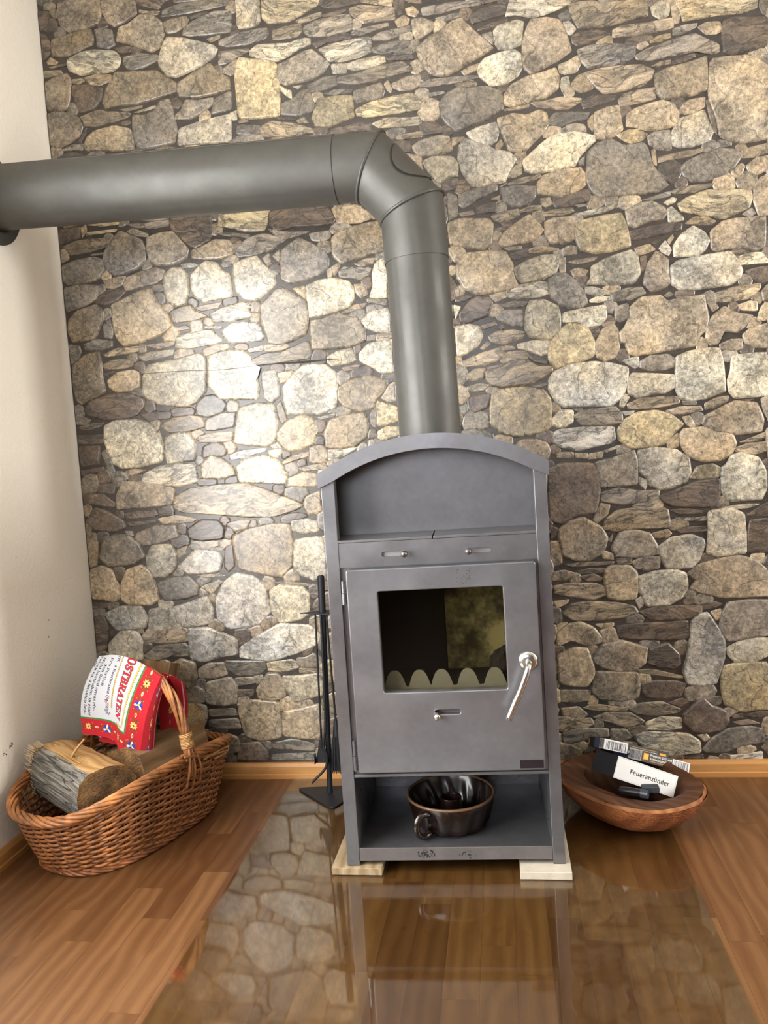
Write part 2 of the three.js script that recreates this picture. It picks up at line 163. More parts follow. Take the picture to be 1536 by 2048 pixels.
// ---------------------------------------------------------------- wall of stones (embossed, slightly glossy stone covering)
// each entry: tone, then x,y pairs in millimetres on the wall
const STONES = [[1,-728,825,-704,811,-605,800,-507,787,-425,783,-354,800,-332,814,-373,832,-436,862,-504,887,-597,887,-676,881,-722,857],
[1,824,1848,826,1805,841,1761,847,1714,871,1698,897,1690,929,1691,967,1693,972,1868,947,1891,922,1904,871,1907,839,1907,828,1894],
[1,603,1290,604,1269,590,1243,574,1230,578,1202,588,1201,597,1172,614,1166,648,1168,708,1174,769,1179,776,1202,796,1218,803,1248,798,1276,793,1310,740,1307,700,1300,684,1317,633,1316,612,1299],
[0,-791,1160,-749,1134,-709,1127,-661,1122,-628,1133,-600,1161,-593,1259,-616,1272,-665,1263,-722,1254,-771,1250,-791,1214],
[1,-551,677,-541,634,-487,621,-434,606,-412,607,-380,638,-372,706,-379,759,-438,762,-510,750,-555,731],
[2,510,1678,506,1634,517,1609,537,1590,570,1591,631,1588,687,1587,714,1604,692,1633,674,1659,664,1704,653,1717,606,1714,573,1738,539,1729,513,1708],
[0,-929,1039,-921,1011,-908,971,-880,954,-814,955,-756,965,-745,999,-761,1047,-779,1075,-814,1091,-888,1096,-924,1081],
[4,-620,486,-588,458,-533,456,-488,471,-458,502,-461,535,-471,583,-499,608,-553,621,-594,593,-620,546],
[1,69,1714,65,1752,-2,1770,-74,1760,-121,1735,-158,1703,-136,1668,-74,1647,3,1652,67,1676],
[4,383,1119,381,1091,401,1054,421,1042,484,1041,542,1035,574,1059,589,1096,591,1135,547,1149,503,1156,440,1154,398,1139],
[1,-868,1383,-863,1341,-841,1313,-796,1316,-754,1328,-713,1340,-687,1356,-700,1391,-726,1424,-742,1470,-783,1463,-833,1445,-869,1433],
[3,363,804,366,731,395,721,439,743,490,748,502,800,504,848,488,881,407,886,369,876],
[5,219,1053,217,1010,248,979,290,969,362,978,380,991,383,1062,367,1090,311,1103,254,1101,225,1088],
[0,-368,1118,-361,1076,-315,1076,-269,1069,-216,1088,-208,1180,-244,1210,-301,1213,-333,1193,-367,1155],
[5,-434,2060,-441,2029,-440,1983,-441,1933,-434,1914,-381,1910,-323,1909,-319,1943,-316,1995,-322,2014,-319,2041,-329,2053,-358,2064,-395,2069,-425,2078],
[1,727,565,748,548,732,525,773,507,821,498,881,497,933,497,935,549,928,573,895,598,859,609,795,600,757,590,733,573],
[4,-559,368,-523,362,-466,355,-377,378,-319,402,-312,427,-340,458,-432,466,-508,428,-557,399],
[0,-590,1176,-578,1159,-556,1135,-493,1131,-446,1127,-440,1160,-448,1202,-460,1248,-482,1270,-541,1273,-583,1262],
[1,79,2013,92,1984,108,1963,147,1955,183,1968,215,1984,251,1997,278,2010,240,2049,214,2076,197,2097,173,2093,143,2074,107,2060,74,2036],
[2,-417,1351,-406,1306,-400,1283,-369,1277,-330,1285,-291,1300,-283,1325,-278,1361,-284,1391,-320,1416,-357,1438,-389,1415,-418,1388],
[4,727,388,717,336,704,299,715,260,753,255,791,261,801,293,814,333,816,377,800,414,775,455,752,452,730,433],
[1,-829,2039,-841,2008,-832,1989,-791,1995,-739,1992,-683,1999,-618,2009,-617,2034,-647,2056,-676,2076,-747,2080,-794,2086,-808,2069],
[1,148,1418,167,1385,202,1367,287,1370,309,1382,301,1404,298,1439,279,1474,244,1478,173,1479,148,1450],
[5,805,240,812,199,856,180,894,185,924,185,928,314,849,314,811,305,805,281],
[0,716,1111,716,1062,727,1042,757,1035,790,1039,817,1048,839,1053,838,1087,835,1139,828,1164,805,1169,751,1163,719,1152],
[2,129,1579,127,1609,79,1634,19,1650,-37,1641,-56,1614,-47,1581,6,1559,64,1543,120,1550],
[2,-761,281,-778,313,-828,328,-883,318,-924,295,-931,265,-928,231,-876,218,-822,228,-769,246],
[2,130,1848,146,1826,167,1806,213,1818,256,1830,293,1847,297,1876,291,1897,253,1913,218,1913,177,1920,148,1908,125,1883],
[3,-846,161,-865,192,-916,211,-975,202,-1014,183,-1014,154,-1014,124,-974,106,-916,111,-867,129],
[0,-527,1004,-481,996,-430,990,-402,1000,-394,1052,-399,1109,-452,1116,-504,1105,-519,1061],
[2,-679,192,-681,223,-739,238,-797,236,-849,223,-872,194,-847,167,-800,149,-739,147,-689,163],
[1,-563,129,-511,113,-453,123,-447,169,-450,229,-533,238,-580,213],
[0,715,1344,737,1328,780,1327,820,1329,859,1330,886,1344,891,1364,881,1392,862,1416,796,1410,734,1405,713,1391],
[0,169,1731,178,1699,197,1662,218,1653,253,1657,289,1659,304,1688,323,1715,303,1736,272,1743,241,1759,211,1774,190,1784,173,1765],
[1,358,2019,354,1966,359,1945,375,1930,407,1942,445,1957,480,1976,474,2000,463,2042,450,2058,420,2067,382,2068,373,2054],
[1,-276,1295,-275,1256,-218,1253,-157,1255,-119,1267,-120,1303,-137,1330,-159,1336,-196,1352,-235,1339,-273,1335],
[2,-755,1935,-756,1903,-747,1867,-695,1866,-636,1872,-625,1905,-629,1927,-635,1968,-643,1992,-668,1990,-689,1964,-719,1957,-752,1962],
[2,-348,1499,-351,1459,-326,1446,-272,1451,-237,1463,-213,1478,-210,1503,-221,1526,-257,1548,-290,1567,-317,1554,-343,1538],
[0,-662,2104,-660,2086,-639,2058,-612,2051,-576,2061,-536,2073,-500,2090,-489,2110,-501,2122,-539,2136,-584,2151,-630,2161,-643,2148],
[1,-907,830,-860,833,-815,833,-730,836,-720,884,-808,907,-882,912,-905,873],
[4,-715,414,-714,367,-672,358,-628,370,-569,378,-565,425,-652,461,-716,460],
[0,349,1679,373,1671,428,1675,476,1680,487,1701,512,1722,530,1736,530,1750,483,1766,426,1766,394,1746,369,1728,342,1708],
[2,807,398,829,377,878,384,930,390,933,485,881,487,828,481,812,454,804,414],
[5,561,943,583,922,602,917,647,918,678,924,709,955,729,973,696,1001,659,1013,613,1011,582,997,560,971],
[0,821,789,841,759,882,761,922,760,936,791,934,837,918,869,874,886,848,878,840,859,825,848],
[0,611,853,629,836,636,816,662,801,696,805,731,818,743,841,740,881,707,904,651,914,609,909],
[1,389,673,397,632,426,618,465,614,505,635,518,674,504,703,481,717,455,734,415,724,388,701],
[1,-196,1509,-175,1487,-141,1493,-96,1503,-55,1506,-55,1570,-68,1591,-124,1584,-180,1571,-196,1556],
[2,-882,1558,-870,1535,-851,1516,-818,1522,-776,1533,-755,1550,-749,1583,-761,1610,-800,1629,-823,1642,-858,1612,-879,1581],
[5,469,1498,480,1459,520,1446,564,1447,610,1456,609,1477,601,1515,590,1543,538,1539,486,1534,472,1525],
[1,-1011,1204,-1006,1165,-991,1152,-973,1162,-939,1171,-912,1185,-919,1224,-917,1270,-922,1301,-968,1293,-1009,1266],
[3,-969,1115,-921,1100,-859,1098,-817,1108,-792,1133,-796,1153,-827,1169,-893,1176,-961,1159,-986,1132],
[0,786,673,778,622,806,611,840,615,879,617,879,669,877,720,855,733,829,738,786,732],
[1,-919,557,-899,543,-830,537,-800,553,-805,591,-821,641,-848,658,-895,644,-917,601],
[0,-452,502,-428,469,-367,478,-339,493,-335,551,-355,573,-419,581,-453,566],
[0,-277,1383,-276,1344,-241,1350,-203,1358,-165,1365,-147,1382,-145,1414,-160,1435,-197,1446,-242,1445,-279,1434],
[0,-491,1476,-484,1439,-467,1415,-429,1408,-392,1430,-369,1450,-369,1474,-402,1504,-419,1530,-450,1525,-486,1516],
[1,-445,128,-396,120,-339,116,-321,152,-321,224,-379,210,-442,200],
[0,857,1106,848,1080,850,1052,863,1034,902,1034,948,1034,951,1145,893,1145,858,1141],
[1,484,2075,493,2054,503,2031,543,2027,586,2028,642,2033,677,2036,679,2079,611,2083,562,2085,545,2093,512,2096,483,2092],
[5,385,1200,385,1172,402,1148,426,1155,468,1162,503,1173,507,1208,493,1244,466,1260,438,1263,410,1244,391,1218],
[0,-375,632,-357,610,-321,593,-281,597,-278,665,-285,718,-369,711],
[0,-618,1466,-613,1436,-587,1416,-547,1422,-499,1425,-502,1488,-528,1500,-538,1521,-569,1530,-590,1519,-616,1495],
[2,-951,660,-917,661,-870,665,-831,685,-848,724,-880,750,-925,755,-962,735,-978,686],
[0,594,547,601,518,615,481,673,483,708,502,724,529,722,566,695,577,642,575,597,563],
[1,-656,54,-667,82,-725,98,-787,106,-840,93,-861,68,-838,42,-775,41,-745,42,-708,42],
[1,-253,973,-200,970,-165,973,-133,1001,-127,1033,-137,1064,-209,1061,-240,1049,-256,1016],
[1,726,909,744,882,781,870,822,871,849,885,862,912,854,935,829,951,777,960,732,959,720,945],
[1,778,971,807,948,867,937,926,940,933,970,927,991,915,1016,863,1023,836,1012,785,991],
[1,-211,1110,-192,1086,-144,1070,-109,1076,-100,1101,-77,1118,-67,1150,-118,1169,-172,1158,-207,1143],
[0,-517,889,-384,878,-374,907,-388,927,-402,947,-448,965,-504,953,-529,932],
[1,818,1428,833,1419,866,1425,895,1421,927,1411,949,1419,952,1465,952,1497,881,1497,848,1493,818,1472],
[1,693,1865,697,1838,713,1821,746,1824,785,1824,819,1833,821,1875,820,1916,781,1906,722,1898,692,1888],
[5,748,1530,774,1524,813,1513,849,1503,881,1512,912,1522,921,1545,918,1567,854,1575,809,1577,762,1565,737,1551],
[1,456,243,475,222,534,215,581,224,587,257,582,294,530,299,474,299,462,280],
[1,-956,2267,-947,2231,-922,2217,-870,2221,-835,2228,-825,2252,-825,2290,-870,2298,-918,2303,-950,2299],
[1,468,326,487,313,530,299,577,302,605,322,612,363,580,374,541,386,490,375,464,342],
[1,281,1809,289,1791,298,1766,307,1738,348,1733,370,1754,402,1778,411,1793,408,1824,388,1834,356,1824,322,1833,282,1826],
[1,-777,2192,-782,2171,-748,2161,-710,2143,-683,2129,-655,2139,-642,2173,-647,2206,-671,2225,-709,2232,-743,2212,-771,2207],
[0,-625,1862,-562,1860,-470,1854,-464,1929,-502,1926,-557,1919,-617,1908],
[4,-774,467,-700,467,-637,476,-634,514,-647,558,-705,538,-769,524],
[1,369,270,405,261,445,260,466,289,464,322,450,366,414,369,367,349],
[0,576,95,599,74,645,55,700,61,742,65,740,98,709,119,663,121,601,126,569,116],
[3,862,1954,864,1920,897,1910,935,1916,973,1926,975,1991,890,2002,865,1999],
[1,213,1132,226,1113,262,1107,319,1110,355,1118,391,1140,391,1154,349,1157,322,1177,287,1180,258,1165,212,1154],
[1,508,699,546,691,585,697,639,695,686,694,679,748,603,752,549,749,517,727],
[1,-613,2012,-605,1995,-555,1987,-505,1991,-462,1996,-461,2028,-496,2047,-513,2074,-561,2055,-610,2033],
[2,-744,1582,-739,1548,-716,1535,-664,1533,-627,1548,-621,1570,-639,1594,-662,1624,-704,1623,-741,1615],
[3,-372,1617,-356,1594,-306,1600,-238,1598,-190,1598,-185,1612,-205,1645,-302,1652,-367,1650],
[0,-819,907,-714,889,-648,897,-651,951,-708,955,-765,951,-816,930],
[2,-321,2024,-321,2006,-296,1986,-277,1990,-225,1994,-190,2007,-172,2029,-198,2053,-219,2072,-241,2069,-288,2051,-316,2044],
[0,507,1381,493,1366,564,1358,615,1357,633,1382,628,1427,611,1444,550,1428,510,1411],
[1,-1014,1910,-991,1898,-953,1910,-921,1926,-911,1951,-922,1974,-945,1990,-989,2000,-1014,1996],
[1,-910,1895,-903,1880,-759,1863,-758,1899,-769,1926,-816,1939,-874,1932,-899,1916],
[1,-1012,1369,-1000,1337,-971,1339,-929,1343,-902,1390,-897,1420,-920,1439,-983,1424,-1007,1399],
[5,-397,1007,-380,983,-361,971,-322,976,-290,989,-281,1014,-285,1056,-315,1071,-363,1057,-396,1026],
[3,534,396,596,388,669,384,725,388,721,437,652,433,582,433,531,427],
[1,133,1508,174,1497,223,1485,245,1497,251,1548,241,1565,164,1573,131,1564],
[0,-940,2127,-933,2109,-898,2093,-858,2094,-806,2089,-785,2103,-777,2123,-793,2145,-860,2156,-896,2154,-936,2141],
[1,520,1901,542,1875,562,1856,612,1859,655,1863,682,1880,688,1899,657,1916,604,1920,548,1920,514,1915],
[1,299,1862,320,1852,368,1858,410,1865,441,1884,445,1914,437,1937,403,1929,365,1924,323,1909,303,1888],
[3,-663,1630,-645,1613,-620,1585,-597,1569,-556,1589,-546,1614,-544,1661,-637,1664,-669,1660],
[1,418,447,485,445,552,451,591,464,580,482,530,494,460,499,416,495,383,469],
[0,325,1262,336,1240,364,1229,395,1228,417,1247,420,1285,413,1314,379,1333,341,1334,329,1304],
[3,665,771,691,753,747,748,807,747,817,782,817,821,761,817,703,796,661,783],
[4,659,611,673,583,737,584,757,603,773,642,770,658,737,672,687,666,654,644],
[2,503,856,505,814,559,817,602,818,606,881,598,911,547,893,494,884],
[0,-974,384,-920,367,-870,371,-865,428,-879,455,-928,462,-973,421],
[1,-1014,564,-984,562,-945,550,-923,563,-926,596,-941,646,-975,661,-1014,649],
[4,386,947,401,932,451,921,491,928,533,933,549,944,547,978,474,981,403,980,387,971],
[2,-1014,1518,-996,1503,-951,1505,-905,1512,-880,1536,-887,1567,-915,1577,-969,1571,-1013,1560],
[2,758,1619,777,1604,810,1605,852,1612,879,1629,895,1650,886,1673,841,1680,809,1673,766,1658,745,1641],
[3,703,148,725,125,763,122,802,130,820,154,811,183,777,196,755,219,736,209,700,172],
[4,-967,493,-941,461,-854,467,-842,499,-859,533,-923,535,-977,515],
[0,-426,267,-403,228,-361,240,-317,249,-315,316,-377,307,-434,308],
[0,-826,647,-806,621,-766,622,-738,643,-732,686,-746,716,-808,716,-829,679],
[5,-349,2175,-332,2158,-280,2156,-234,2171,-196,2185,-186,2202,-349,2225],
[5,762,2036,769,2011,804,2012,852,2015,900,2010,946,2019,947,2040,767,2066,748,2067],
[0,235,1955,241,1940,267,1915,306,1915,338,1931,351,1950,349,1984,331,1998,293,1994,257,1986,239,1971],
[5,-217,1916,-229,1889,-219,1865,-182,1862,-144,1873,-113,1878,-113,1936,-162,1939,-206,1939],
[1,506,546,511,509,546,500,585,503,594,531,592,575,573,594,523,596,508,583],
[2,761,66,803,64,854,84,907,92,915,128,870,137,817,130,774,105,748,73],
[4,-697,627,-642,625,-602,631,-588,668,-603,688,-669,699,-705,668,-732,648],
[0,-741,992,-736,958,-691,961,-650,963,-645,1008,-660,1042,-700,1046,-737,1034],
[1,616,1765,638,1761,670,1749,710,1749,740,1753,746,1783,735,1807,706,1819,676,1814,640,1807,618,1795],
[2,-793,569,-784,549,-715,552,-675,564,-672,591,-698,619,-755,616,-799,602],
[2,-677,230,-630,222,-581,229,-577,281,-596,309,-672,293],
[2,529,646,539,621,597,618,651,624,648,648,631,681,593,691,554,689,533,654],
[1,377,1616,438,1603,469,1608,501,1625,502,1655,489,1673,438,1671,396,1664,378,1645],
[5,-100,1880,-71,1871,-31,1875,23,1874,74,1873,75,1903,48,1922,-10,1918,-65,1911,-104,1898],
[1,-1014,2007,-968,2002,-952,2007,-940,2043,-934,2082,-946,2102,-988,2093,-1014,2084],
[2,651,1930,684,1924,736,1928,789,1933,830,1919,851,1923,852,1941,822,1959,790,1977,761,1971,718,1964,672,1954,645,1941],
[1,573,74,570,95,522,96,480,98,442,84,430,64,437,43,486,41,529,42,569,54],
[2,-587,2160,-556,2154,-499,2152,-446,2150,-441,2207,-494,2211,-549,2196,-577,2180],
[0,-704,1463,-693,1424,-666,1413,-638,1419,-627,1456,-626,1493,-645,1519,-677,1520,-699,1500],
[2,509,1942,525,1925,571,1926,611,1925,642,1941,643,1967,584,1979,530,1982,498,1975],
[1,-855,423,-790,418,-720,422,-716,460,-758,472,-834,469,-861,444],
[5,-522,1626,-486,1617,-444,1603,-394,1600,-383,1615,-375,1652,-478,1658,-519,1658],
[2,397,1343,420,1317,444,1308,472,1305,493,1317,484,1349,461,1379,441,1398,414,1401,394,1385],
[0,728,1705,748,1696,780,1696,820,1704,830,1726,818,1754,809,1781,776,1772,747,1766,731,1738],
[1,-984,2184,-981,2156,-937,2152,-904,2160,-858,2172,-854,2191,-862,2216,-915,2211,-979,2203],
[0,590,1086,592,1064,616,1052,650,1060,684,1059,711,1073,711,1106,652,1112,605,1118,591,1103],
[0,-138,1211,-109,1194,-81,1173,-49,1174,-49,1263,-112,1256,-138,1233],
[1,-455,1225,-412,1223,-334,1228,-288,1230,-276,1244,-284,1281,-363,1258,-417,1255,-457,1240],
[1,-820,2259,-805,2228,-786,2214,-750,2222,-719,2237,-721,2280,-799,2291,-819,2284],
[2,-1012,1427,-961,1437,-914,1456,-906,1493,-967,1501,-1014,1495],
[0,-183,2055,-170,2036,-137,2031,-86,2035,-54,2044,-53,2084,-108,2083,-163,2078,-197,2070],
[2,-148,1974,-94,1963,-43,1967,-6,1973,55,1978,59,1986,28,2008,-26,2006,-100,1992,-149,1989],
[0,310,1399,327,1384,373,1390,411,1402,421,1423,410,1452,379,1452,333,1441,303,1425],
[1,796,1194,808,1177,828,1181,842,1210,872,1204,892,1216,915,1245,876,1252,844,1273,814,1250,798,1221],
[1,370,376,407,390,450,374,486,383,492,395,468,425,433,442,397,435,366,412],
[0,327,2114,319,2095,318,2083,346,2086,383,2074,413,2077,455,2086,482,2095,486,2106,329,2128],
[3,-981,771,-924,765,-886,774,-892,796,-941,826,-981,839,-1011,797],
[2,-858,740,-831,717,-779,723,-721,739,-730,774,-792,775,-850,756],
[3,-688,732,-645,722,-583,727,-578,759,-595,781,-650,784,-692,759],
[4,-534,1313,-516,1295,-477,1293,-422,1292,-413,1306,-426,1341,-464,1348,-508,1346,-537,1328],
[1,-512,243,-465,234,-430,247,-425,282,-449,316,-480,317,-517,269],
[0,826,337,846,316,887,317,928,334,930,382,893,381,851,372,822,357],
[0,-391,2079,-358,2066,-317,2056,-286,2065,-256,2078,-222,2086,-222,2102,-239,2106,-284,2098,-317,2102,-370,2106,-392,2093],
[1,279,1486,336,1491,364,1498,386,1520,373,1539,350,1564,314,1545,278,1521,266,1498],
[2,-473,1533,-426,1532,-379,1542,-341,1564,-354,1579,-395,1589,-438,1584,-481,1552],
[2,-907,58,-915,79,-952,96,-1000,102,-1014,84,-1014,71,-1014,57,-1002,41,-965,42,-925,42],
[2,-234,2121,-220,2107,-158,2103,-102,2109,-99,2130,-110,2152,-140,2151,-199,2147,-233,2136],
[2,223,960,220,980,191,992,159,997,128,990,115,971,126,950,152,934,186,933,215,941],
[1,-635,908,-567,904,-530,913,-540,940,-566,961,-601,975,-631,950],
[0,-681,1295,-645,1287,-573,1294,-541,1302,-570,1337,-641,1333,-678,1322],
[3,-931,2045,-924,2015,-913,1988,-867,1997,-847,2016,-840,2046,-877,2060,-927,2067],
[1,418,53,419,76,386,92,351,99,320,93,309,76,306,55,342,42,370,41,397,41],
[2,507,776,565,766,619,767,657,775,658,799,605,800,551,811,506,800],
[3,621,444,671,439,721,441,756,456,760,476,707,478,638,478,595,466],
[2,-838,365,-778,374,-723,378,-719,403,-731,417,-818,411,-864,381],
[2,444,1015,461,989,519,982,571,989,569,1013,552,1032,466,1028],
[1,370,523,421,513,472,505,510,518,507,538,474,550,407,552,367,546],
[3,-479,2277,-503,2288,-526,2297,-561,2297,-599,2288,-607,2270,-601,2251,-557,2250,-522,2250,-478,2257],
[1,-930,246,-937,265,-961,278,-993,275,-1014,264,-1014,244,-1014,224,-993,212,-960,212,-931,224],
[1,-724,1048,-659,1048,-610,1059,-620,1087,-655,1097,-708,1089,-750,1073],
[1,-609,1543,-576,1538,-529,1535,-488,1542,-484,1563,-498,1583,-541,1588,-573,1574,-610,1565],
[1,-745,279,-722,273,-700,309,-704,356,-746,368,-779,353],
[2,-644,2218,-570,2218,-493,2221,-445,2223,-446,2239,-552,2251,-591,2246,-635,2238],
[1,-825,1489,-819,1470,-773,1477,-724,1483,-703,1496,-697,1516,-728,1529,-778,1518,-817,1507],
[0,-560,1358,-505,1355,-450,1361,-447,1402,-474,1404,-529,1398,-572,1380],
[1,642,1354,661,1333,681,1333,710,1348,706,1375,706,1409,678,1434,653,1401],
[1,-224,61,-251,76,-278,81,-307,92,-347,87,-347,66,-347,45,-305,42,-276,41,-236,42],
[1,-583,104,-589,123,-616,133,-646,130,-673,118,-682,98,-666,81,-645,67,-613,73,-586,84],
[2,-605,333,-569,314,-511,313,-484,330,-487,356,-555,357,-608,359],
[0,-422,2206,-424,2171,-419,2157,-373,2157,-360,2169,-356,2226,-424,2236],
[3,601,224,655,220,694,226,709,260,684,267,630,270,591,261],
[1,532,1745,557,1742,584,1746,603,1760,600,1784,597,1819,567,1818,534,1809],
[1,-897,1195,-876,1182,-834,1181,-805,1192,-801,1232,-821,1239,-870,1235,-901,1215],
[1,-378,1856,-295,1849,-228,1850,-234,1863,-285,1882,-344,1896,-380,1883],
[0,136,1200,163,1208,193,1227,207,1251,200,1276,171,1286,134,1282],
[0,724,1416,783,1415,800,1427,813,1449,799,1471,773,1489,743,1470,723,1445],
[1,392,1506,405,1484,439,1480,465,1488,469,1526,463,1547,415,1547,392,1540],
[0,89,1705,113,1675,138,1689,163,1687,167,1721,152,1740,102,1746,68,1736],
[3,884,664,885,617,936,617,939,705,891,703],
[3,611,320,639,309,678,304,697,316,695,344,665,376,616,359],
[0,428,1269,470,1267,486,1252,524,1255,540,1271,540,1306,475,1301,430,1295],
[1,609,1511,627,1502,668,1517,695,1515,709,1534,696,1549,667,1566,633,1561,604,1549],
[2,-315,1939,-317,1911,-269,1901,-222,1909,-222,1930,-234,1967,-256,1966,-280,1948],
[2,-935,1705,-940,1726,-969,1731,-996,1731,-1014,1718,-1014,1698,-1014,1678,-991,1669,-964,1673,-938,1683],
[1,-918,324,-925,345,-950,354,-978,359,-1000,345,-1005,326,-999,307,-979,292,-950,292,-929,306],
[1,508,1187,514,1169,534,1158,562,1168,571,1192,570,1234,558,1254,527,1238,512,1207],
[1,-905,1965,-902,1948,-864,1945,-815,1950,-764,1959,-765,1970,-813,1979,-860,1989,-914,1977],
[3,-595,54,-500,53,-498,77,-522,108,-581,104],
[3,149,1299,164,1288,186,1295,226,1306,239,1340,229,1355,201,1361,179,1349,148,1317],
[0,285,2022,293,2004,324,2004,352,2010,355,2040,360,2064,342,2072,296,2065,283,2053],
[2,-541,1119,-556,1137,-579,1148,-607,1146,-626,1132,-636,1115,-633,1094,-604,1087,-577,1090,-551,1099],
[1,-101,2151,-90,2139,-65,2121,-25,2123,16,2120,16,2151,-16,2157,-73,2170,-102,2166],
[2,60,1752,117,1751,153,1757,145,1796,113,1800,69,1793,45,1780],
[3,-674,126,-680,146,-710,152,-738,144,-768,133,-772,111,-747,101,-727,98,-703,93,-680,106],
[2,373,89,450,107,496,113,495,136,411,139,370,123],
[0,-840,461,-803,457,-777,464,-774,530,-835,521],
[2,280,1625,286,1607,306,1591,348,1590,368,1612,371,1637,316,1645,281,1642],
[1,591,1994,654,1992,700,1994,739,1998,740,2024,675,2020,615,2022,592,2014],
[1,-984,1589,-925,1593,-871,1603,-871,1625,-910,1629,-963,1627,-1006,1616],
[2,-479,2121,-457,2112,-403,2111,-350,2119,-338,2131,-344,2148,-370,2148,-427,2144,-478,2133],
[1,-175,1597,-119,1593,-82,1601,-92,1620,-120,1641,-190,1641],
[0,-430,1163,-425,1126,-405,1113,-380,1133,-380,1163,-386,1205,-429,1204],
[1,-780,127,-783,148,-812,152,-838,156,-857,141,-865,124,-853,108,-834,96,-810,101,-781,106],
[0,-117,1303,-88,1290,-51,1283,-50,1351,-99,1345,-130,1322],
[2,-623,1948,-626,1936,-583,1931,-547,1943,-513,1963,-513,1981,-556,1978,-591,1984,-608,1957],
[1,458,150,449,167,410,166,382,172,340,169,339,149,345,130,386,130,407,138,433,138],
[2,-611,1048,-579,1046,-523,1053,-516,1094,-563,1094,-609,1078],
[3,-1014,396,-982,411,-971,468,-979,500,-1011,512],
[1,579,176,634,171,685,179,693,189,643,210,589,207,557,191],
[0,-89,1416,-100,1388,-78,1384,-52,1384,-50,1448,-56,1488,-79,1476,-88,1452],
[0,282,1356,296,1344,327,1346,366,1344,391,1351,390,1381,361,1383,312,1379,281,1368],
[3,-1009,966,-954,970,-945,1024,-1014,1025],
[1,-683,1365,-611,1368,-578,1377,-616,1395,-626,1414,-659,1410,-692,1398],
[1,500,155,547,139,586,147,594,157,556,181,497,182,457,168],
[2,-477,87,-357,80,-351,101,-417,117,-486,103],
[3,-819,344,-827,362,-852,370,-879,369,-904,359,-906,341,-900,324,-874,322,-856,325,-835,329],
[1,825,1288,864,1287,910,1291,934,1314,934,1326,875,1323,823,1312],
[3,614,1470,639,1470,696,1476,740,1484,742,1500,707,1506,647,1498,610,1492],
[1,-692,309,-644,308,-606,317,-613,354,-661,352,-692,335],
[0,204,1784,224,1768,252,1758,272,1769,282,1792,276,1817,227,1809,196,1799],
[3,-848,92,-857,110,-876,120,-897,117,-917,107,-918,86,-910,70,-894,56,-871,58,-858,74],
[1,14,1544,3,1561,-17,1569,-40,1567,-53,1550,-53,1532,-49,1513,-28,1506,-8,1514,12,1524],
[2,-680,254,-684,272,-707,284,-732,276,-757,269,-760,251,-747,238,-728,234,-708,229,-685,236],
[2,-767,2106,-751,2087,-711,2089,-668,2102,-665,2117,-715,2128,-765,2125],
[2,215,1018,212,1038,188,1044,163,1047,145,1033,140,1015,146,997,170,997,188,994,210,1000],
[1,154,1171,205,1172,248,1180,267,1200,239,1213,188,1202,144,1185],
[2,98,2119,139,2117,192,2124,246,2124,249,2138,162,2144,93,2140],
[1,591,1024,628,1021,683,1024,720,1030,717,1048,677,1049,623,1050,588,1037],
[2,166,1610,180,1601,230,1624,265,1637,267,1651,253,1654,196,1648,167,1637],
[1,926,1538,936,1503,961,1502,964,1604,942,1592,926,1567],
[3,514,1599,509,1615,475,1613,457,1604,420,1604,415,1588,425,1574,455,1573,480,1577,510,1583],
[2,-965,2339,-972,2356,-991,2366,-1013,2363,-1014,2344,-1014,2329,-1014,2310,-1002,2302,-981,2305,-964,2319],
[2,789,237,781,253,757,257,733,256,711,245,709,227,715,210,742,214,763,210,779,221],
[1,894,1175,919,1163,952,1159,953,1221,908,1212,889,1196],
[0,-372,740,-343,728,-295,734,-290,760,-329,772,-375,769],
[3,228,2079,273,2085,313,2091,316,2115,293,2122,244,2115,220,2099],
[1,-1013,660,-988,670,-980,725,-983,760,-1014,764],
[2,626,1132,646,1123,686,1122,713,1128,716,1145,695,1161,654,1161,627,1149],
[1,-373,869,-290,865,-287,898,-327,908,-371,892],
[0,605,132,667,130,693,135,694,164,642,167,602,153],
[2,-107,1930,-98,1913,-68,1916,-32,1920,-23,1940,-33,1959,-73,1953,-104,1947],
[0,-40,1840,21,1838,71,1835,73,1859,44,1857,-21,1865,-61,1855],
[2,-959,914,-964,935,-985,940,-1003,935,-1014,923,-1014,904,-1013,885,-994,882,-976,883,-966,897],
[3,-1008,854,-917,838,-913,849,-948,878,-1014,884],
[2,-484,53,-354,52,-347,75,-483,71],
[2,115,1653,116,1672,100,1683,81,1691,66,1677,54,1662,59,1643,75,1634,91,1630,110,1634],
[0,-234,1215,-218,1204,-179,1208,-151,1215,-158,1249,-203,1243,-235,1229],
[1,-634,1015,-582,1008,-534,1012,-528,1039,-588,1039,-637,1031],
[3,129,1525,128,1542,100,1548,75,1545,49,1540,42,1525,66,1517,79,1514,98,1505,128,1508],
[3,-915,1443,-887,1436,-849,1446,-821,1466,-834,1479,-883,1476,-920,1456],
[1,388,1842,435,1831,466,1829,494,1841,501,1851,451,1861,413,1857,370,1856],
[1,-332,804,-318,785,-283,785,-281,850,-327,835],
[3,-1014,2234,-987,2226,-962,2224,-958,2249,-973,2262,-985,2280,-1014,2283],
[1,371,215,407,213,447,218,452,247,370,249],
[1,604,1818,647,1821,687,1826,693,1855,655,1854,615,1849,598,1834],
[1,125,1871,123,1889,106,1899,87,1899,75,1884,67,1867,75,1850,91,1842,109,1842,124,1853],
[2,254,1291,285,1273,320,1268,322,1312,273,1316,247,1304],
[2,417,1793,447,1786,475,1793,509,1795,519,1812,479,1819,432,1821,417,1806],
[0,-474,325,-433,321,-385,333,-399,358,-477,350],
[3,-1014,1623,-984,1627,-952,1637,-947,1665,-980,1666,-1014,1663],
[1,233,1234,268,1224,311,1235,323,1252,291,1261,249,1260,225,1249],
[2,-672,157,-625,151,-577,151,-585,182,-671,178],
